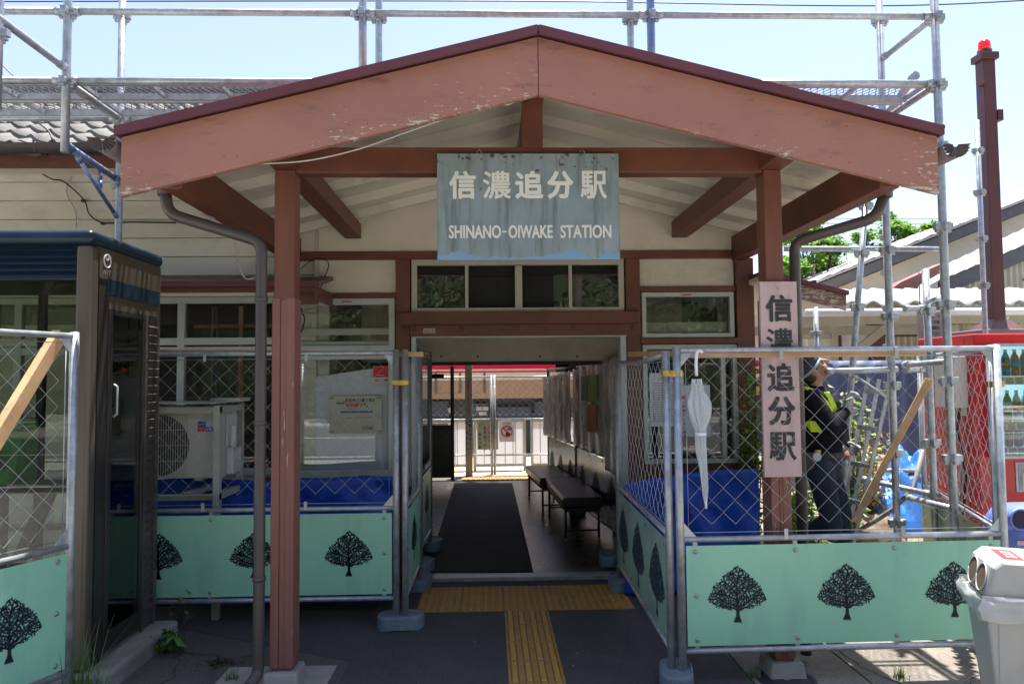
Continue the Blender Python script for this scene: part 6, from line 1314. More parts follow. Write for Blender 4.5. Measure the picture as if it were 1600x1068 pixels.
q = MB(); a = at(1533, 120, PY); q.box(a.x - .04, pcx - .071, PY - .1, PY, a.z - .12, a.z + .05); q.build("junction_box", MR, P); q = MB(); a = at(1565, 183, PY); q.box(pcx + .071, pcx + .13, PY - .08, PY + .02, a.z - .06, a.z + .06); q.build("junction_box", MR, P)
# ================================================================ BINS
BINB = mat("blue_bin_lid", (0.13, 0.19, 0.56), rough=0.4, var=0.06); BAG = mat("clear_bag", (0.58, 0.60, 0.61), rough=0.25, alpha=0.62, bump=0.4, bscale=14)
c = at(1606, 850, 5.05); zt_ = at(1590, 786, 5.05).z; zm = at(1590, 848, 5.05).z
T = thing("recycling_bin", "rounded blue recycling bin with a dark round hole by the vending machine", "bin", (c.x, 5.05, 0))
q = MB(); rx, ry = 0.24, 0.19
def dome(u, v):
    a = 2 * math.pi * v; t = u * math.pi / 2; k_ = math.cos(t) ** 0.55; e = 0.45
    ca, sa = math.cos(a), math.sin(a); return (c.x + rx * k_ * math.copysign(abs(ca) ** e, ca), 5.05 + ry * k_ * math.copysign(abs(sa) ** e, sa), zm + (zt_ - zm) * math.sin(t) ** 0.8)
q.grid(dome, 14, 48); q.build("lid", BINB, T)
h = at(1594, 811, 5.05 - ry); q = MB(); q.lathe((h.x, 5.05 - ry + 0.012, h.z), [(0.070, 0.03), (0.074, -0.018), (0.062, -0.022), (0.058, 0.0)], 24, axis='Y', m=0); q.lathe((h.x, 5.05 - ry - 0.004, h.z), [(0.058, 0.0), (0.058, 0.001)], 24, 1, axis='Y'); q.build("throw_hole", [BINB, mat("hole_dark_blue", (0.004, 0.006, 0.03))], T)
q = MB(); q.box(h.x - .03, h.x + .09, 5.05 - ry - .006, 5.05 - ry - .004, zm + .03, zm + .06); q.build("label", mat("label_pale", (0.45, 0.35, 0.40)), T)
q = MB(); q.hexa([(c.x - .2, 5.05 - .15, 0), (c.x + .2, 5.05 - .15, 0), (c.x + .2, 5.05 + .15, 0), (c.x - .2, 5.05 + .15, 0), (c.x - .225, 5.05 - .175, zm - .03), (c.x + .225, 5.05 - .175, zm - .03), (c.x + .225, 5.05 + .175, zm - .03), (c.x - .225, 5.05 + .175, zm - .03)]); q.build("body", mat("dark_blue_bin", (0.04, 0.07, 0.20), rough=0.4), T, bevel=0.03)
q = MB(); q.grid(lambda u, v: (c.x + .24 * math.cos(2 * math.pi * v) * (1 + .05 * math.sin(26 * v + 5 * u)), 5.05 + .19 * math.sin(2 * math.pi * v), zm - .004 - u * 0.12), 6, 60); q.build("bag", BAG, T)
# grey bin, nearest at the lower right
GB = mat("grey_bin_plastic", (0.40, 0.405, 0.385), rough=0.5, var=0.05, scale=3, dirt=(0.27, 0.27, 0.25), dscale=4, damt=0.4, bump=0.06, bscale=60)
an = R(-20); yb_ = 3.2; pc = at(1539, 940, yb_); zr_ = pc.z
T = thing("waste_bin", "grey plastic waste bin with two holes and a clear bag over its rim", "bin", (pc.x, yb_, 0), an)
W__, D__ = 0.50, 0.35
def taper(z): return 0.055 * (1 - z / zr_)
q = MB()
def ringb(z, g=0.0): t = taper(z) - g; return [(t, t, z), (W__ - t, t, z), (W__ - t, D__ - t, z), (t, D__ - t, z)]
q.hexa(ringb(0.0) + ringb(zr_ - 0.03)); q.hexa(ringb(zr_ - 0.029, .014) + ringb(zr_, .014)); q.hexa([(W__ * .27, .0, .05), (W__ * .3, .0, .05), (W__ * .3, .06, .05), (W__ * .27, .06, .05), (W__ * .27, -.006, zr_ - .03), (W__ * .30, -.006, zr_ - .03), (W__ * .30, .05, zr_ - .03), (W__ * .27, .05, zr_ - .03)]) if False else None
q.build("body", GB, T, bevel=0.022, local=True, seg=3)
q = MB()
for (xa, xc, y, g_) in ((0.05, 0.19, -0.001, 0), (0.25, 0.45, -0.001, 0)):
    tb, tt = taper(0.05), taper(zr_ - 0.07); q.hexa([(xa, tb - .004, .05), (xc, tb - .004, .05), (xc, tb + .01, .05), (xa, tb + .01, .05), (xa, tt - .004, zr_ - .07), (xc, tt - .004, zr_ - .07), (xc, tt + .01, zr_ - .07), (xa, tt + .01, zr_ - .07)])
q.build("rib", GB, T, bevel=0.003, local=True)
zh = at(1540, 866, 3.3).z - zr_
HOOD = [(0.0, 0.004), (0.035, zh * 0.82), (0.075, zh), (W__ * .55, zh * 0.98), (W__ - 0.03, zh * 0.42), (W__, 0.004)]
q = MB(); q.prism([(x, 0.012, zr_ + z) for x, z in HOOD], (0, D__ - 0.024, 0)); q.build("hood", GB, T, bevel=0.026, local=True, seg=4)
nrm = Vector((-zh * 0.82, 0, 0.035)).normalized(); mid_ = Vector((0.0175, 0, zr_ + zh * 0.47)); upv = Vector((0.035, 0, zh * 0.82)).normalized()
hole_m = mat("bin_hole", (0.10, 0.075, 0.045), rough=0.8)
q = MB()
for yy in (D__ * 0.30, D__ * 0.68):
    o_ = len(q.v); cc = mid_ + Vector((0, yy, 0)) + nrm * 0.0025
    for k_ in range(24): a = 2 * math.pi * k_ / 24; q.v.append(tuple(cc + Vector((0, 1, 0)) * math.cos(a) * 0.062 + upv * math.sin(a) * 0.058))
    q.face(range(o_, o_ + 24), 0)
    q.tube([cc + Vector((0, 1, 0)) * math.cos(2 * math.pi * k_ / 24) * 0.064 + upv * math.sin(2 * math.pi * k_ / 24) * 0.060 for k_ in range(25)], 0.004, 6, 1)
q.build("throw_hole", [hole_m, GB], T, local=True)
q = MB(); sl_ = (HOOD[3][1] - HOOD[2][1]) / (HOOD[3][0] - HOOD[2][0]); zz = lambda x: zr_ + zh + (x - 0.075) * sl_ + 0.002
q.add([(0.09, 0.05, zz(.09)), (0.17, 0.05, zz(.17)), (0.17, 0.25, zz(.17)), (0.09, 0.25, zz(.09))], [(0, 1, 2, 3)], 0); q.text("空き缶", (0.115, 0.08, zz(.12) + .0015), (0, 1, 0), (1, 0, 0), w=.13, m=1) ; q.build("red_label", [mat("label_red", (0.50, 0.03, 0.04)), PAPER], T, local=True)
q = MB()
def bagf(u, v):
    per = [(-.014, -.014), (W__ + .014, -.014), (W__ + .014, D__ + .014), (-.014, D__ + .014)]; s_ = (v * 4) % 4; k_ = int(s_); f_ = s_ - k_; a, b__ = per[k_], per[(k_ + 1) % 4]
    x, y = a[0] + (b__[0] - a[0]) * f_, a[1] + (b__[1] - a[1]) * f_; cx, cy = x - W__ / 2, y - D__ / 2; bul = 1 + (0.05 * math.sin(u * math.pi) + 0.05 * noise.noise(Vector((v * 26, u * 3, 2)))) * (1 if u > 0.05 else 0.3)
    return (W__ / 2 + cx * bul, D__ / 2 + cy * bul, zr_ + 0.03 - u * (0.105 + 0.03 * noise.noise(Vector((v * 14, 0, 5)))))
q.grid(bagf, 10, 120); q.build("bag", BAG, T, local=True)
# ================================================================ ROCK, TARP HEAP, NAVY SHEET
q = MB(); rc = at(1374, 822, 6.6); 
def rockf(u, v):
    a = 2 * math.pi * v; t = (u - 0.5) * math.pi; d = Vector((math.cos(t) * math.cos(a), math.cos(t) * math.sin(a), math.sin(t))); k_ = 1 + 0.28 * noise.noise(d * 1.6 + Vector((3, 1, 0))) + 0.12 * noise.noise(d * 5)
    return (rc.x + d.x * 0.24 * k_, 6.6 + d.y * 0.2 * k_, 0.12 + d.z * 0.20 * k_)
q.grid(rockf, 26, 40); tag(q.build("rock", mat("brown_rock", (0.20, 0.14, 0.105), rough=0.9, var=0.35, scale=9, dirt=(0.10, 0.09, 0.04), dscale=5, damt=0.7, bump=0.9, bscale=26)), "brown lava-like rock on the sunlit grass behind the fence", "rock")
q = MB(); LT = mat("light_blue_tarp", (0.03, 0.20, 0.62), rough=0.4, var=0.25, scale=4, bump=0.4, bscale=9)
tl, trr = at(1345, 760, 7.5), at(1450, 760, 7.2)
def heap(u, v):
    x = tl.x - 0.25 + u * (trr.x - tl.x + 0.7); y = 6.75 + v * 1.3; e = math.sin(u * math.pi) ** 0.5 * math.sin(min(1, v * 1.15) * math.pi) ** 0.7
    f = abs(noise.noise(Vector((x * 2.6, y * 2.6, 0)))) * 0.8 + 0.35 * abs(noise.noise(Vector((x * 7, y * 7, 3)))); return (x, y, 0.04 + e * (0.68 + 0.55 * f))
q.grid(heap, 60, 44, sm=False); tag(q.build("tarp_heap", LT), "crumpled light blue tarp heap behind the scaffold legs", "tarp")
q = MB(); a, c = at(1283, 700, 9.2), at(1452, 700, 9.2); zt_ = at(1360, 563, 9.2).z
q.grid(lambda u, v: (a.x + u * (c.x - a.x), 9.2 + 0.05 * noise.noise(Vector((u * 6, v * 3, 1))) + 0.03 * math.sin(u * 40) * v, 0.1 + v * (zt_ - 0.1)), 50, 16, 0)
NV = mat("navy_grey_sheet", (0.085, 0.11, 0.19), rough=0.6, var=0.12, scale=2)
q.text("E", (at(1349, 640, 9.15).x, 9.12, at(1350, 640, 9.15).z), (1, 0, 0), (0, 0, 1), h=0.22, m=1) if False else None
tag(q.build("construction_sheet", NV, solid=0.002), "navy grey construction sheet stretched behind the worker", "sheet")
# ================================================================ NEIGHBOUR BUILDINGS (right)
WHR = mat("pale_roof_tile", (0.34, 0.335, 0.33), rough=0.7, var=0.25, scale=5, bump=0.3, bscale=30); DKF = mat("slate_fascia", (0.09, 0.095, 0.11), rough=0.6, var=0.15); IVW = mat("ivory_wall", (0.55, 0.51, 0.43), rough=0.7, var=0.05)
CORW = mat("corrugated_cream", (0.46, 0.435, 0.35), rough=0.55, var=0.1, scale=3, stretch=(1, 1, 0.3), dirt=(0.26, 0.24, 0.19), dscale=1.5, damt=0.4, dstretch=(2, 2, .5))
def roof_tiles(q, A, B_, C2, D_, rows, cols, m=0):   # A-B lower/front verge line, D-C upper; ridges across as raised courses
    A, B_, C2, D_ = map(Vector, (A, B_, C2, D_))
    def fn(u, v):
        p = A.lerp(B_, u).lerp(D_.lerp(C2, u), v); return (p.x, p.y, p.z + 0.03 * ((u * cols) % 1.0) + 0.035 * abs(math.sin(v * rows * math.pi)))
    q.grid(fn, cols * 4, rows * 4, m, sm=False)
Y0 = 17.0
NB = thing("gable_building", "long pale gabled building rising behind the lower sheds at the right", "building", (14, Y0 + 3, 0))
A0, A1 = at(1282, 438, Y0), at(1640, 296, Y0); sl = (A1.z - A0.z) / (A1.x - A0.x); X9 = A0.x + 14; zl = lambda x: A0.z + (x - A0.x) * sl
q = MB(); q.prism([(A0.x, Y0 + .3, 0), (X9, Y0 + .3, 0), (X9, Y0 + .3, zl(X9) - .3), (A0.x, Y0 + .3, zl(A0.x) - .35)], (0, 8, 0)); q.build("wall", IVW, NB)
q = MB(); q.prism([(A0.x, Y0, A0.z - .30), (X9, Y0, zl(X9) - .30), (X9, Y0, zl(X9) - .06), (A0.x, Y0, A0.z - .06)], (0, .15, 0)); q.build("fascia", DKF, NB)
q = MB(); roof_tiles(q, (A0.x - .1, Y0 - .1, A0.z), (X9, Y0 - .1, zl(X9)), (X9, Y0 + 8, zl(X9)), (A0.x - .1, Y0 + 8, A0.z), 10, 40); q.prism([(A0.x - .1, Y0 - .1, A0.z - .06), (X9, Y0 - .1, zl(X9) - .06), (X9, Y0 - .1, zl(X9)), (A0.x - .1, Y0 - .1, A0.z)], (0, .1, 0)); q.build("roof", WHR, NB)
Y1 = 13.5
SB = thing("corrugated_shed", "lower corrugated shed with pale tiled roof in front of the gabled building", "shed", (9, Y1 + 1, 0))
D1, D2 = at(1398, 468, Y1), at(1640, 366, Y1); U1, U2 = at(1340, 478, Y1 + 2.2), at(1640, 340, Y1 + 2.2); x9 = D2.x + 3; sl1 = (D2.z - D1.z) / (D2.x - D1.x)
q = MB(); 
E2 = Vector((x9, Y1, D1.z + (x9 - D1.x) * sl1)); G2 = U2 + (U2 - U1).normalized() * 3
roof_tiles(q, tuple(D1), tuple(E2), tuple(G2), tuple(U1), 5, 26); q.build("roof", WHR, SB)
q = MB(); q.prism([tuple(D1 + Vector((0.9, .02, .25 * 0 + .9 * sl1 - .02))), tuple(E2 + Vector((0, .02, -.02))), tuple(E2 + Vector((0, .02, -.30))), tuple(D1 + Vector((.9, .02, .9 * sl1 - .30)))], (0, .1, 0)); q.build("fascia", DKF, SB)
q = MB(); xw0 = at(1450, 440, Y1 + .1).x; n = int((x9 - xw0) / 0.115)
def corr(q, x0, x1, y, z0f, z1f, p=0.115, amp=0.018, m=0):
    n = int((x1 - x0) / p * 6); o_ = len(q.v)
    for i in range(n + 1):
        x = x0 + (x1 - x0) * i / n; yy = y + amp * math.cos(2 * math.pi * x / p); q.v += [(x, yy, z0f(x)), (x, yy, z1f(x))]
    for i in range(n): q.face((o_ + 2 * i, o_ + 2 * i + 2, o_ + 2 * i + 3, o_ + 2 * i + 1), m, True)
corr(q, xw0, x9, Y1 + .1, lambda x: 0.0, lambda x: D1.z + (x - D1.x) * sl1 - .25); q.build("wall", CORW, SB)
zb_ = at(1500, 436, Y1).z
q = MB()
for i in range(12): x = xw0 + .15 + i * .55; q.box(x, x + .12, Y1 + .06, Y1 + .078, zb_ - .02, zb_ + .02)
q.build("fixing", mat("dark_fixing", (0.1, 0.1, 0.1)), SB)
q = MB(); a = at(1376, 466, Y1 - .4); b__ = at(1474, 412, Y1 - .4)
q.prism([tuple(at(1352, 478, Y1 - .4)), tuple(at(1408, 440, Y1 - .4)), tuple(at(1474, 410, Y1 - .4)), tuple(at(1474, 424, Y1 - .4)), tuple(at(1436, 446, Y1 - .4)), tuple(at(1428, 470, Y1 - .4)), tuple(at(1416, 470, Y1 - .4)), tuple(at(1412, 452, Y1 - .4))], (0, .3, 0)); q.build("dormer_board", mat("salmon_board", (0.25, 0.10, 0.085), rough=0.6), SB, bevel=.01)
# corrugated canopy in front of it
Y2 = 10.2
CN = thing("shed_canopy", "steel canopy with pale wavy roof sheets and white gutter at the right", "canopy", (6, Y2 + .8, 0))
cz0, cz1 = at(1450, 470, Y2).z, at(1450, 449, Y2 + 2.2).z; cx0, cx1 = at(1242, 460, Y2).x, at(1640, 460, Y2).x + 1.2
q = MB(); p = 0.30
q.grid(lambda u, v: (cx0 + u * (cx1 - cx0), Y2 + v * 2.3, cz0 - .03 + v * (cz1 - cz0) + 0.035 * math.cos(2 * math.pi * (cx0 + u * (cx1 - cx0)) / p)), int((cx1 - cx0) / p * 8), 6); q.build("roof_sheet", WHR, CN, solid=0.015)
q = MB(); q.tube([(cx0 + .1, Y2 - .05, cz0 - .16), (cx1, Y2 - .05, cz0 - .16)], .055, 10); q.build("gutter", WHITE, CN)
RUSTY = mat("cream_steel_beam", (0.42, 0.39, 0.30), rough=0.6, var=0.08, dirt=(0.30, 0.16, 0.05), dscale=4, damt=0.6, dlo=0.56)
zc0 = at(1350, 505, Y2).z; q = MB(); q.box(cx0, cx1, Y2 + .1, Y2 + .18, zc0, zc0 + .11); q.box(cx0, cx1, Y2 + 1.9, Y2 + 2.0, zc0 - .05, zc0 + .1)
for px in (1272, 1330, 1510): x = at(px, 500, Y2).x; q.bar((x, Y2 + .1, zc0 + .05), (x, Y2 + 2, zc0 + .1), .06, .09)
q.build("beam", RUSTY, CN)
q = MB(); x = at(1330, 520, Y2).x; q.box(x - .04, x + .04, Y2 + .5, Y2 + .58, 0, zc0); q.bar(at(1342, 545, Y2 + .55), at(1398, 500, Y2 + .55), .06, .12); q.box(cx0, x - .05, Y2 + .5, Y2 + .56, at(1300, 529, Y2 + .5).z, at(1300, 524, Y2 + .5).z); x2 = at(1526, 520, Y2).x; q.box(x2, x2 + .08, Y2 + .3, Y2 + .38, 0, zc0); q.build("post", RUSTY, CN)
q = MB(); a = at(1532, 495, Y2 + .2); pipe(q, [(a.x + .25, Y2 + .0, cz0 - .18), (a.x + .25, Y2 + .1, cz0 - .30), (a.x + .02, Y2 + .2, a.z), (a.x + .02, Y2 + .2, 0.1)], .045); q.build("downpipe", mat("pale_pipe", (0.50, 0.55, 0.54), rough=0.4), CN)
# wall under the canopy
Y3 = 12.6
WB = thing("white_wall", "white panel wall with maroon posts under the canopy", "wall", (6, Y3, 0))
q = MB(); q.box(at(1262, 530, Y3).x, at(1356, 530, Y3).x, Y3, Y3 + .08, 0, at(1300, 515, Y3).z); q.build("panel", mat("white_wall_panel", (0.62, 0.62, 0.62), rough=0.5), WB)
q = MB(); x = at(1312, 530, Y3).x; q.box(x - .02, x + .02, Y3 - .03, Y3, 0, at(1300, 515, Y3).z); x = at(1366, 530, Y3).x; q.box(x - .09, x + .16, Y3 - .06, Y3 + .1, 0, at(1300, 498, Y3).z); q.build("post", mat("maroon_post", (0.09, 0.03, 0.03), rough=0.5), WB)
q = MB(); corr(q, at(1377, 530, Y3).x, at(1640, 530, Y3).x + 1, Y3 + .02, lambda x: 0, lambda x: at(1500, 495, Y3).z); q.box(at(1377, 530, Y3).x, at(1640, 530, Y3).x + 1, Y3 - .02, Y3, at(1500, 525, Y3).z, at(1500, 521, Y3).z, 1); q.build("corrugated_panel", [CORW, mat("dark_strip", (0.07, 0.03, 0.025))], WB)
yk = 8.6; x0, x1, z0, z1 = px_rect(1435, 1477, 487, 528, yk); q = MB(); q.box(x0, x1, yk, yk + .02, z0, z1, 0)
for i, t in enumerate(("上り 1", "軽井沢 方面", "右側の通路を", "お進み下さい")): q.text(t, (x0 + .06, yk - .003, z1 - .075 - .068 * i), (1, 0, 0), (0, 0, 1), w=.2, h=.045, m=1, off=.015)
for dx in (.04, x1 - x0 - .04): q.tube([(x0 + dx, yk + .01, z1 - .01), (x0 + dx, yk + .01, z1 + .5)], .006, 6, 1)
tag(q.build("direction_sign", [mat("beige_grey_sign", (0.30, 0.27, 0.225), rough=0.6), INK]), "beige grey direction sign hanging between the scaffold tubes", "sign")
# ================================================================ WIRES
def wire(pts, r, name, label, m=RUBBER, cat="cable", group=None, n=6):
    out = []; P_ = [Vector(p) for p in pts]
    for i in range(len(P_) - 1):
        p0 = P_[max(0, i - 1)]; p1 = P_[i]; p2 = P_[i + 1]; p3 = P_[min(len(P_) - 1, i + 2)]
        for k_ in range(6):
            t = k_ / 6; out.append(0.5 * ((2 * p1) + (p2 - p0) * t + (2 * p0 - 5 * p1 + 4 * p2 - p3) * t * t + (3 * p1 - p0 - 3 * p2 + p3) * t ** 3))
    out.append(P_[-1]); q = MB(); q.tube(out, r, n); return tag(q.build(name, m), label, cat, group)
wire([at(-60, 3, 13), at(800, 2, 13), at(1280, 9, 13), at(1480, 7, 13), at(1680, -4, 13)], .012, "power_cable", "thin dark cable crossing the top of the sky")
wire([at(-20, 80, 16), at(26, 124, 16), at(60, 160, 16)], .012, "power_cable", "short dark cable slanting down at the upper left sky")
for i, (y0_, y1_) in enumerate(((340, 341), (348, 347), (357, 359), (363, 366))): wire([at(1180, y0_, 24), at(1400, y0_ + 2, 24), at(1700, y1_, 24)], .012 if i < 3 else .010, "power_cable", "thin railway wire strung in front of the far trees", mat("grey_wire", (0.12, 0.14, 0.18)), group="railway wires beyond the trees")
for (py, lab) in ((386.5, "upper pale pipe rail crossing in front of the far trees"), (391, "lower pale pipe rail crossing in front of the far trees")): wire([at(1225, py, 8.5), at(1478, py + .5, 8.5)], .016, "pipe_rail", lab, STEEL, "pipe")
WCAB = mat("white_cable", (0.55, 0.52, 0.46), rough=0.5)
wire([at(812, 152, 3.75), at(796, 163, 3.72), at(775, 164, 3.70), at(720, 178, 3.68), at(640, 205, 3.68), at(560, 233, 3.68), at(480, 251, 3.68), at(405, 256, 3.68)], .0042, "cable", "thin white cable drooping along the left bargeboard", WCAB)
wire([at(256, 292, 3.95), at(300, 325, 4.0), at(335, 341, 4.3), at(352, 339, 4.6), at(365, 366, 4.9), at(374, 415, 5.2), at(384, 435, 5.3), at(400, 433, 5.35)], .0055, "cable", "white cable dropping from the left eave behind the downpipe", WCAB)
wire([at(813, 153, 3.66), at(820, 158, 3.65), at(828, 156, 3.65), at(835, 148, 3.66), at(824, 152, 3.65), at(815, 150, 3.66)], .005, "cable", "small black cable coil under the gable apex")
wire([at(60, 192, 5.15), at(78, 208, 5.12), at(81, 230, 5.1), at(68, 250, 5.4), at(63, 268, 5.9), at(82, 280, 5.93), at(100, 284, 5.95), at(131, 312, 5.95), at(140, 335, 5.95), at(162, 348, 5.95), at(205, 347, 5.95), at(275, 348, 5.95)], .006, "cable", "black cable looping down the cream siding at the left")
wire([at(112, 275, 5.96), at(104, 300, 5.96), at(118, 330, 5.96), at(119, 356, 5.96)], .004, "cable", "thin grey cable loop on the cream siding", mat("grey_cable", (0.2, 0.2, 0.19)))
for px, py in ((131, 314), (161, 349)):
    p = at(px, py, 5.96); q = MB(); q.box(p.x - .014, p.x + .014, 5.945, 5.972, p.z - .01, p.z + .01); tag(q.build("cable_clip", RUBBER), "black clip holding the cable on the cream siding", "clip", "cable clips on the siding")
wire([at(470, 480, 5.85), at(476, 500, 5.85), at(470, 520, 5.85)], .006, "cable", "black cable curve beside the left porch post")
wire([at(470, 420, 5.86), at(492, 404, 5.86), at(513, 410, 5.86), at(508, 432, 5.86), at(500, 452, 5.86)], .004, "cable", "thin black cable arching over the small awning end")
# ================================================================ PLANTS
LEAFG = [mat("leaf_green", (0.14, 0.29, 0.035), rough=0.5, var=0.35, scale=3), mat("leaf_light", (0.22, 0.36, 0.05), rough=0.5, var=0.3, scale=3), mat("leaf_dark", (0.07, 0.15, 0.025), rough=0.5, var=0.3, scale=3)]
for m_ in LEAFG:   # thin leaves let some light through
    n_ = m_.node_tree.nodes; L_ = m_.node_tree.links; b_ = n_["Principled BSDF"]; ts = n_.new("ShaderNodeBsdfTranslucent"); mx = n_.new("ShaderNodeMixShader"); mx.inputs[0].default_value = 0.5
    L_.new(b_.inputs["Base Color"].links[0].from_socket, ts.inputs[0]); L_.new(b_.outputs[0], mx.inputs[1]); L_.new(ts.outputs[0], mx.inputs[2]); L_.new(mx.outputs[0], n_["Material Output"].inputs[0])
BARK = mat("bark", (0.075, 0.058, 0.045), rough=0.95, var=0.3, scale=6, stretch=(3, 3, .6), bump=0.6, bscale=20)
def leaf(q, c, s, r_, m, flat=0.5):
    a = r_.uniform(0, 6.28); n = Vector((r_.gauss(0, 1) * flat, r_.gauss(0, 1) * flat, 1)).normalized(); u = n.orthogonal().normalized(); u = (u * math.cos(a) + n.cross(u) * math.sin(a)); v = n.cross(u)
    o = len(q.v); q.v += [tuple(c - u * s), tuple(c + v * s * .45 - n * s * .1), tuple(c + u * s), tuple(c - v * s * .45 - n * s * .1)]; q.face((o, o + 1, o + 2, o + 3), m)
def tree(name, label, base, H, blobs, nleaf, ls, seed, group=None, trunk_r=0.16, cat="tree"):
    r_ = random.Random(seed); base = Vector(base); T = thing(name, label, cat, tuple(base), 0, group); q = MB(); tips = []
    q.tube([base, base + Vector((.1, 0, H * .3)), base + Vector((-.1, .1, H * .6)), base + Vector((0, 0, H * .85))], .1, 8, radii=[trunk_r, trunk_r * .8, trunk_r * .5, trunk_r * .15])
    for (b_, rad) in blobs:
        b_ = base + Vector(b_); s0 = base + Vector((0, 0, min(H * .55, b_.z - base.z) * r_.uniform(.55, .9))); q.tube([s0, s0.lerp(b_, .5) + Vector((0, 0, rad * .1)), b_], .05, 6, radii=[trunk_r * .35, trunk_r * .2, trunk_r * .06])
        for k_ in range(5): t_ = b_ + Vector((r_.gauss(0, .5), r_.gauss(0, .5), r_.gauss(0, .35))) * rad; q.tube([s0.lerp(b_, .75), b_.lerp(t_, .5), t_], .02, 5, radii=[trunk_r * .12, trunk_r * .08, trunk_r * .03])
    q.build("trunk", BARK, T); q = MB(); tot = sum(x[1] ** 2 for x in blobs)
    for (b_, rad) in blobs:
        b_ = base + Vector(b_); n = int(nleaf * rad ** 2 / tot); nsp = max(6, n // 14)
        for s_ in range(nsp):
            d = Vector((r_.gauss(0, 1), r_.gauss(0, 1), r_.gauss(0, .75))); d = d.normalized() * rad * r_.uniform(.35, 1.0) ** .6; c = b_ + Vector((d.x, d.y, d.z * .75)); dr_ = Vector((d.x, d.y, d.z * .3 - .2 * rad)).normalized() if d.length else Vector((1, 0, 0)); mi = r_.choice((0, 0, 0, 1, 1, 2))
            for k_ in range(14): leaf(q, c + dr_ * r_.uniform(-.22, .22) * rad + Vector((r_.gauss(0, .11), r_.gauss(0, .11), r_.gauss(0, .09))) * rad, ls * r_.uniform(.7, 1.25), r_, mi, .6)
    q.build("crown", LEAFG, T)
def blobs_px(lst, Y, base): return [(tuple(at(px, py, Y + dy) - Vector(base)), rp / F * Y) for px, py, rp, dy in lst]
Yt_ = 20.0; bs = (at(1275, 500, Yt_).x, Yt_, 0)
tree("roadside_tree", "light green broadleaf tree just behind the right porch post", bs, 5.5, blobs_px([(1250, 370, 30, 0), (1285, 420, 36, 1), (1232, 420, 28, -1), (1330, 425, 26, 0), (1268, 345, 22, 1), (1300, 385, 26, -1), (1240, 440, 30, 1)], Yt_, bs), 6500, .085, 3, "broadleaf trees beyond the sheds")
Yt_ = 22.0; bs = (at(1395, 500, Yt_).x, Yt_, 0)
tree("roadside_tree", "light green broadleaf tree over the roofs between two scaffold posts", bs, 6.0, blobs_px([(1400, 360, 26, 0), (1365, 395, 24, 1), (1435, 370, 26, 0), (1460, 358, 18, -1), (1385, 340, 16, 1), (1350, 370, 18, 1), (1480, 372, 16, 0)], Yt_, bs), 4200, .09, 8, "broadleaf trees beyond the sheds")
def shrub(name, label, c, rx_, rz_, n, ls, seed, mats_=LEAFG, mi=(0, 0, 1, 2), stems=9):
    r_ = random.Random(seed); c = Vector(c); T = thing(name, label, "shrub", tuple(c)); q = MB(); q2 = MB()
    for s_ in range(stems):
        a = r_.uniform(0, 6.28); t_ = c + Vector((math.cos(a) * rx_ * r_.uniform(.2, .9), math.sin(a) * rx_ * r_.uniform(.2, .9), rz_ * r_.uniform(.5, 1.0))); m1 = c.lerp(t_, .5) + Vector((0, 0, .06)); q.tube([c, m1, t_], .006, 5, radii=[.009, .006, .003])
        for k_ in range(n // stems):
            u = r_.uniform(.25, 1.05); p = c.lerp(m1, u * 2) if u < .5 else m1.lerp(t_, u * 2 - 1); leaf(q2, p + Vector((r_.gauss(0, 1), r_.gauss(0, 1), r_.gauss(0, 1))) * rx_ * .2, ls * r_.uniform(.6, 1.2), r_, r_.choice(mi), .8)
    q.build("stem", BARK, T); q2.build("foliage", mats_, T)
AUT = LEAFG + [mat("yellow_leaf", (0.42, 0.33, 0.05), rough=0.5, var=0.3), mat("rust_leaf", (0.32, 0.14, 0.04), rough=0.5, var=0.3)]
p = gz(1265, 815, 0.1); shrub("garden_shrub", "bright green shrub low behind the worker's legs", (at(1262, 840, 5.9).x, 5.9, 0.1), .28, .62, 900, .035, 2, mi=(0, 1, 1))
shrub("garden_shrub", "yellowing shrub with rusty leaf tips right of the ladder", (at(1362, 800, 6.9).x, 6.9, 0.1), .30, 1.05, 900, .035, 4, AUT, (3, 3, 1, 4))
shrub("garden_shrub", "tall thin green shrub between the house corner and the right post", (at(1178, 760, 5.75).x, 5.75, 0.0), .12, 1.75, 1000, .03, 5, mi=(0, 1, 2))
shrub("garden_shrub", "yellow green shrub seen just right of the worker's chest", (at(1334, 760, 5.9).x, 5.95, 0.1), .18, 1.4, 500, .03, 6, AUT, (1, 1, 3))
# weeds around the booth plinth
WEED = mat("weed_green", (0.075, 0.16, 0.022), rough=0.5, var=0.3, scale=20)
def weed_tuft(label, x, y, n, h, spread, seed, wd=.007):
    r_ = random.Random(seed); q = MB()
    for i in range(n): blade(q, x + r_.gauss(0, spread * .35), y + r_.gauss(0, spread * .25), 0.0, h * r_.uniform(.35, 1.0), h * r_.uniform(.1, .55), r_.uniform(0, 6.28), wd, 0, 5)
    return tag(q.build("weed_tuft", WEED), label, "weed")
p = Vector((-2.0, 3.76, 0)); weed_tuft("tall wispy grass tuft growing by the phone booth plinth", p.x, p.y, 80, .46, .13, 1); 
p = gz(120, 1066); weed_tuft("low dense grass tuft at the foot of the nearest fence pole", p.x, p.y + .03, 120, .14, .16, 2, .009)
p = gz(360, 1062); weed_tuft("tiny grass tuft in the asphalt crack left of the porch post", p.x, p.y, 26, .08, .05, 3, .006)
p = gz(1176, 1060); weed_tuft("tiny grass tuft at the slab joint right of the nearest fence foot", p.x, p.y, 30, .09, .06, 4, .006)
p = gz(1405, 1060); weed_tuft("small sunlit grass tuft in the concrete joint near the grey bin", p.x, p.y, 40, .08, .06, 5, .006)
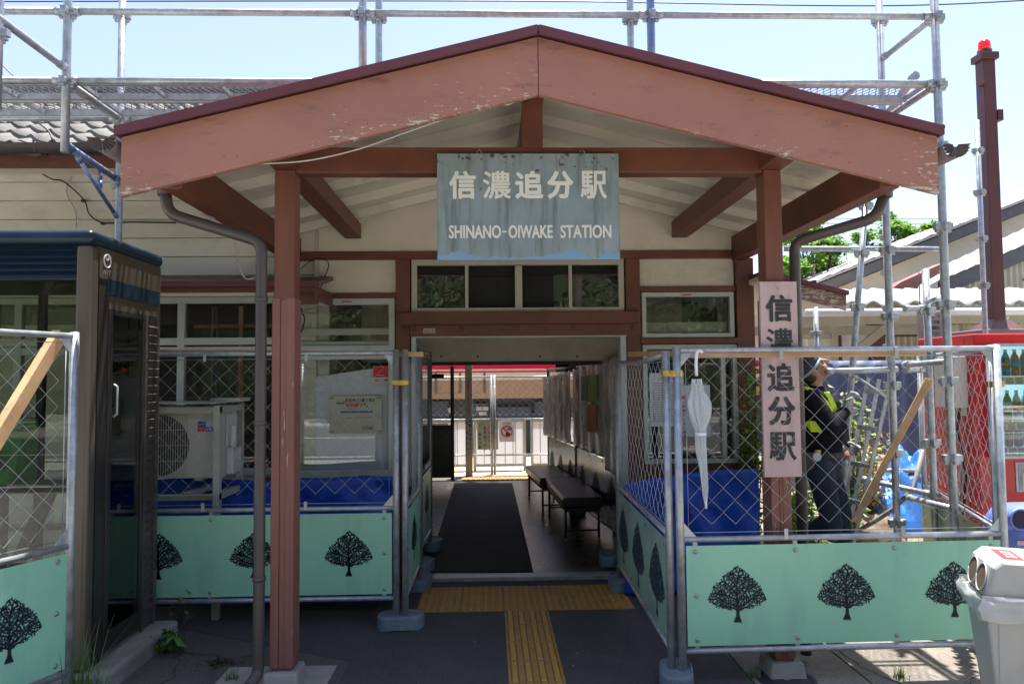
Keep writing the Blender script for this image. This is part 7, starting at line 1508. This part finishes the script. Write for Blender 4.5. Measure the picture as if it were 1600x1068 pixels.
def leafy_weed(label, x, y, n, ls, h, seed):
    r_ = random.Random(seed); q = MB()
    for i in range(n):
        a = r_.uniform(0, 6.28); rr = r_.uniform(.1, 1) * h * .7; tip = Vector((x + math.cos(a) * rr, y + math.sin(a) * rr * .7, h * r_.uniform(.3, 1))); q.tube([(x, y, 0), ((x + tip.x) / 2, (y + tip.y) / 2, tip.z * .7), tuple(tip)], .002, 4, 1)
        for k_ in range(4): leaf(q, tip + Vector((r_.gauss(0, .02), r_.gauss(0, .02), r_.gauss(0, .015))), ls * r_.uniform(.6, 1.2), r_, 0, .7)
    tag(q.build("leafy_weed", [WEED, BARK]), label, "weed")
p = gz(246, 1030); leafy_weed("dark broad-leaved weed against the booth plinth", p.x, p.y + .1, 12, .05, .13, 3)
p = gz(276, 985); leafy_weed("upright small-leaved weed at the plinth's far corner", p.x, p.y, 16, .022, .27, 4)
p = gz(345, 1036); q = MB(); r_ = random.Random(4)
for i in range(60): leaf(q, Vector((p.x + r_.gauss(0, .05), p.y + r_.gauss(0, .03), .006 + r_.random() * .008)), .018, r_, 0, .3)
tag(q.build("leaf_litter", mat("dead_leaf", (0.045, 0.025, 0.018))), "small patch of dark dead leaves on the asphalt", "dead leaves", kind="stuff")
# woods across the street (what the window panes mirror)
q = MB(); r_ = random.Random(9)
for i in range(150):
    x = r_.uniform(-30, 34); y = r_.uniform(-24, -16); h_ = r_.uniform(0.8, 9.5); rad = r_.uniform(1.0, 2.2)
    for k_ in range(230):
        d = Vector((r_.gauss(0, 1), r_.gauss(0, 1), r_.gauss(0, 1))).normalized() * rad * r_.uniform(.5, 1); leaf(q, Vector((x, y, h_)) + d, .20 * r_.uniform(.6, 1.3), r_, r_.choice((0, 1, 2, 2, 2)), 1.0)
for i in range(24): x = -34 + i * 2.9; q.tube([(x, -20, 0), (x + .2, -20, 6)], .16, 6, 3)
q.build if False else None
b = MB(); b.grid(lambda u, v: (-60 + 120 * u, -26 - 30 * v, (1 - (1 - v) ** 3) * 24 + 1.5 * noise.noise(Vector((u * 14, v * 3, 0))) - .8 * (1 - v)), 40, 10); struct(b, "reflection_backdrop", mat("dark_backdrop", (0.022, 0.038, 0.010), rough=0.95, var=0.4, scale=2))  # unseen dark bank, added so the panes mirror no bright sky gaps
for i, x in enumerate((-4.45, -4.15)):
    c_ = MB(); c_.lathe((x, -1.1 - .3 * i, 0), [(.16, 0), (.16, .02), (.10, .022), (.028, .62), (.02, .63)], 16); tag(c_.build("traffic_cone", mat("cone_orange", (0.75, 0.10, 0.02), rough=0.4)), "orange traffic cone on the street, mirrored in the left window glass", "traffic cone", "orange cones mirrored in the left window")
DKL = mat("dull_dark_leaf", (0.030, 0.050, 0.012), rough=0.7, var=0.4, scale=3)
tag(q.build("far_woods", [mat("dull_leaf", (0.045, 0.075, 0.016), rough=0.7, var=0.4, scale=3), mat("olive_leaf", (0.10, 0.12, 0.025), rough=0.7, var=0.4), DKL, BARK]), "dark green woods across the street behind the viewer", "woods", kind="stuff")
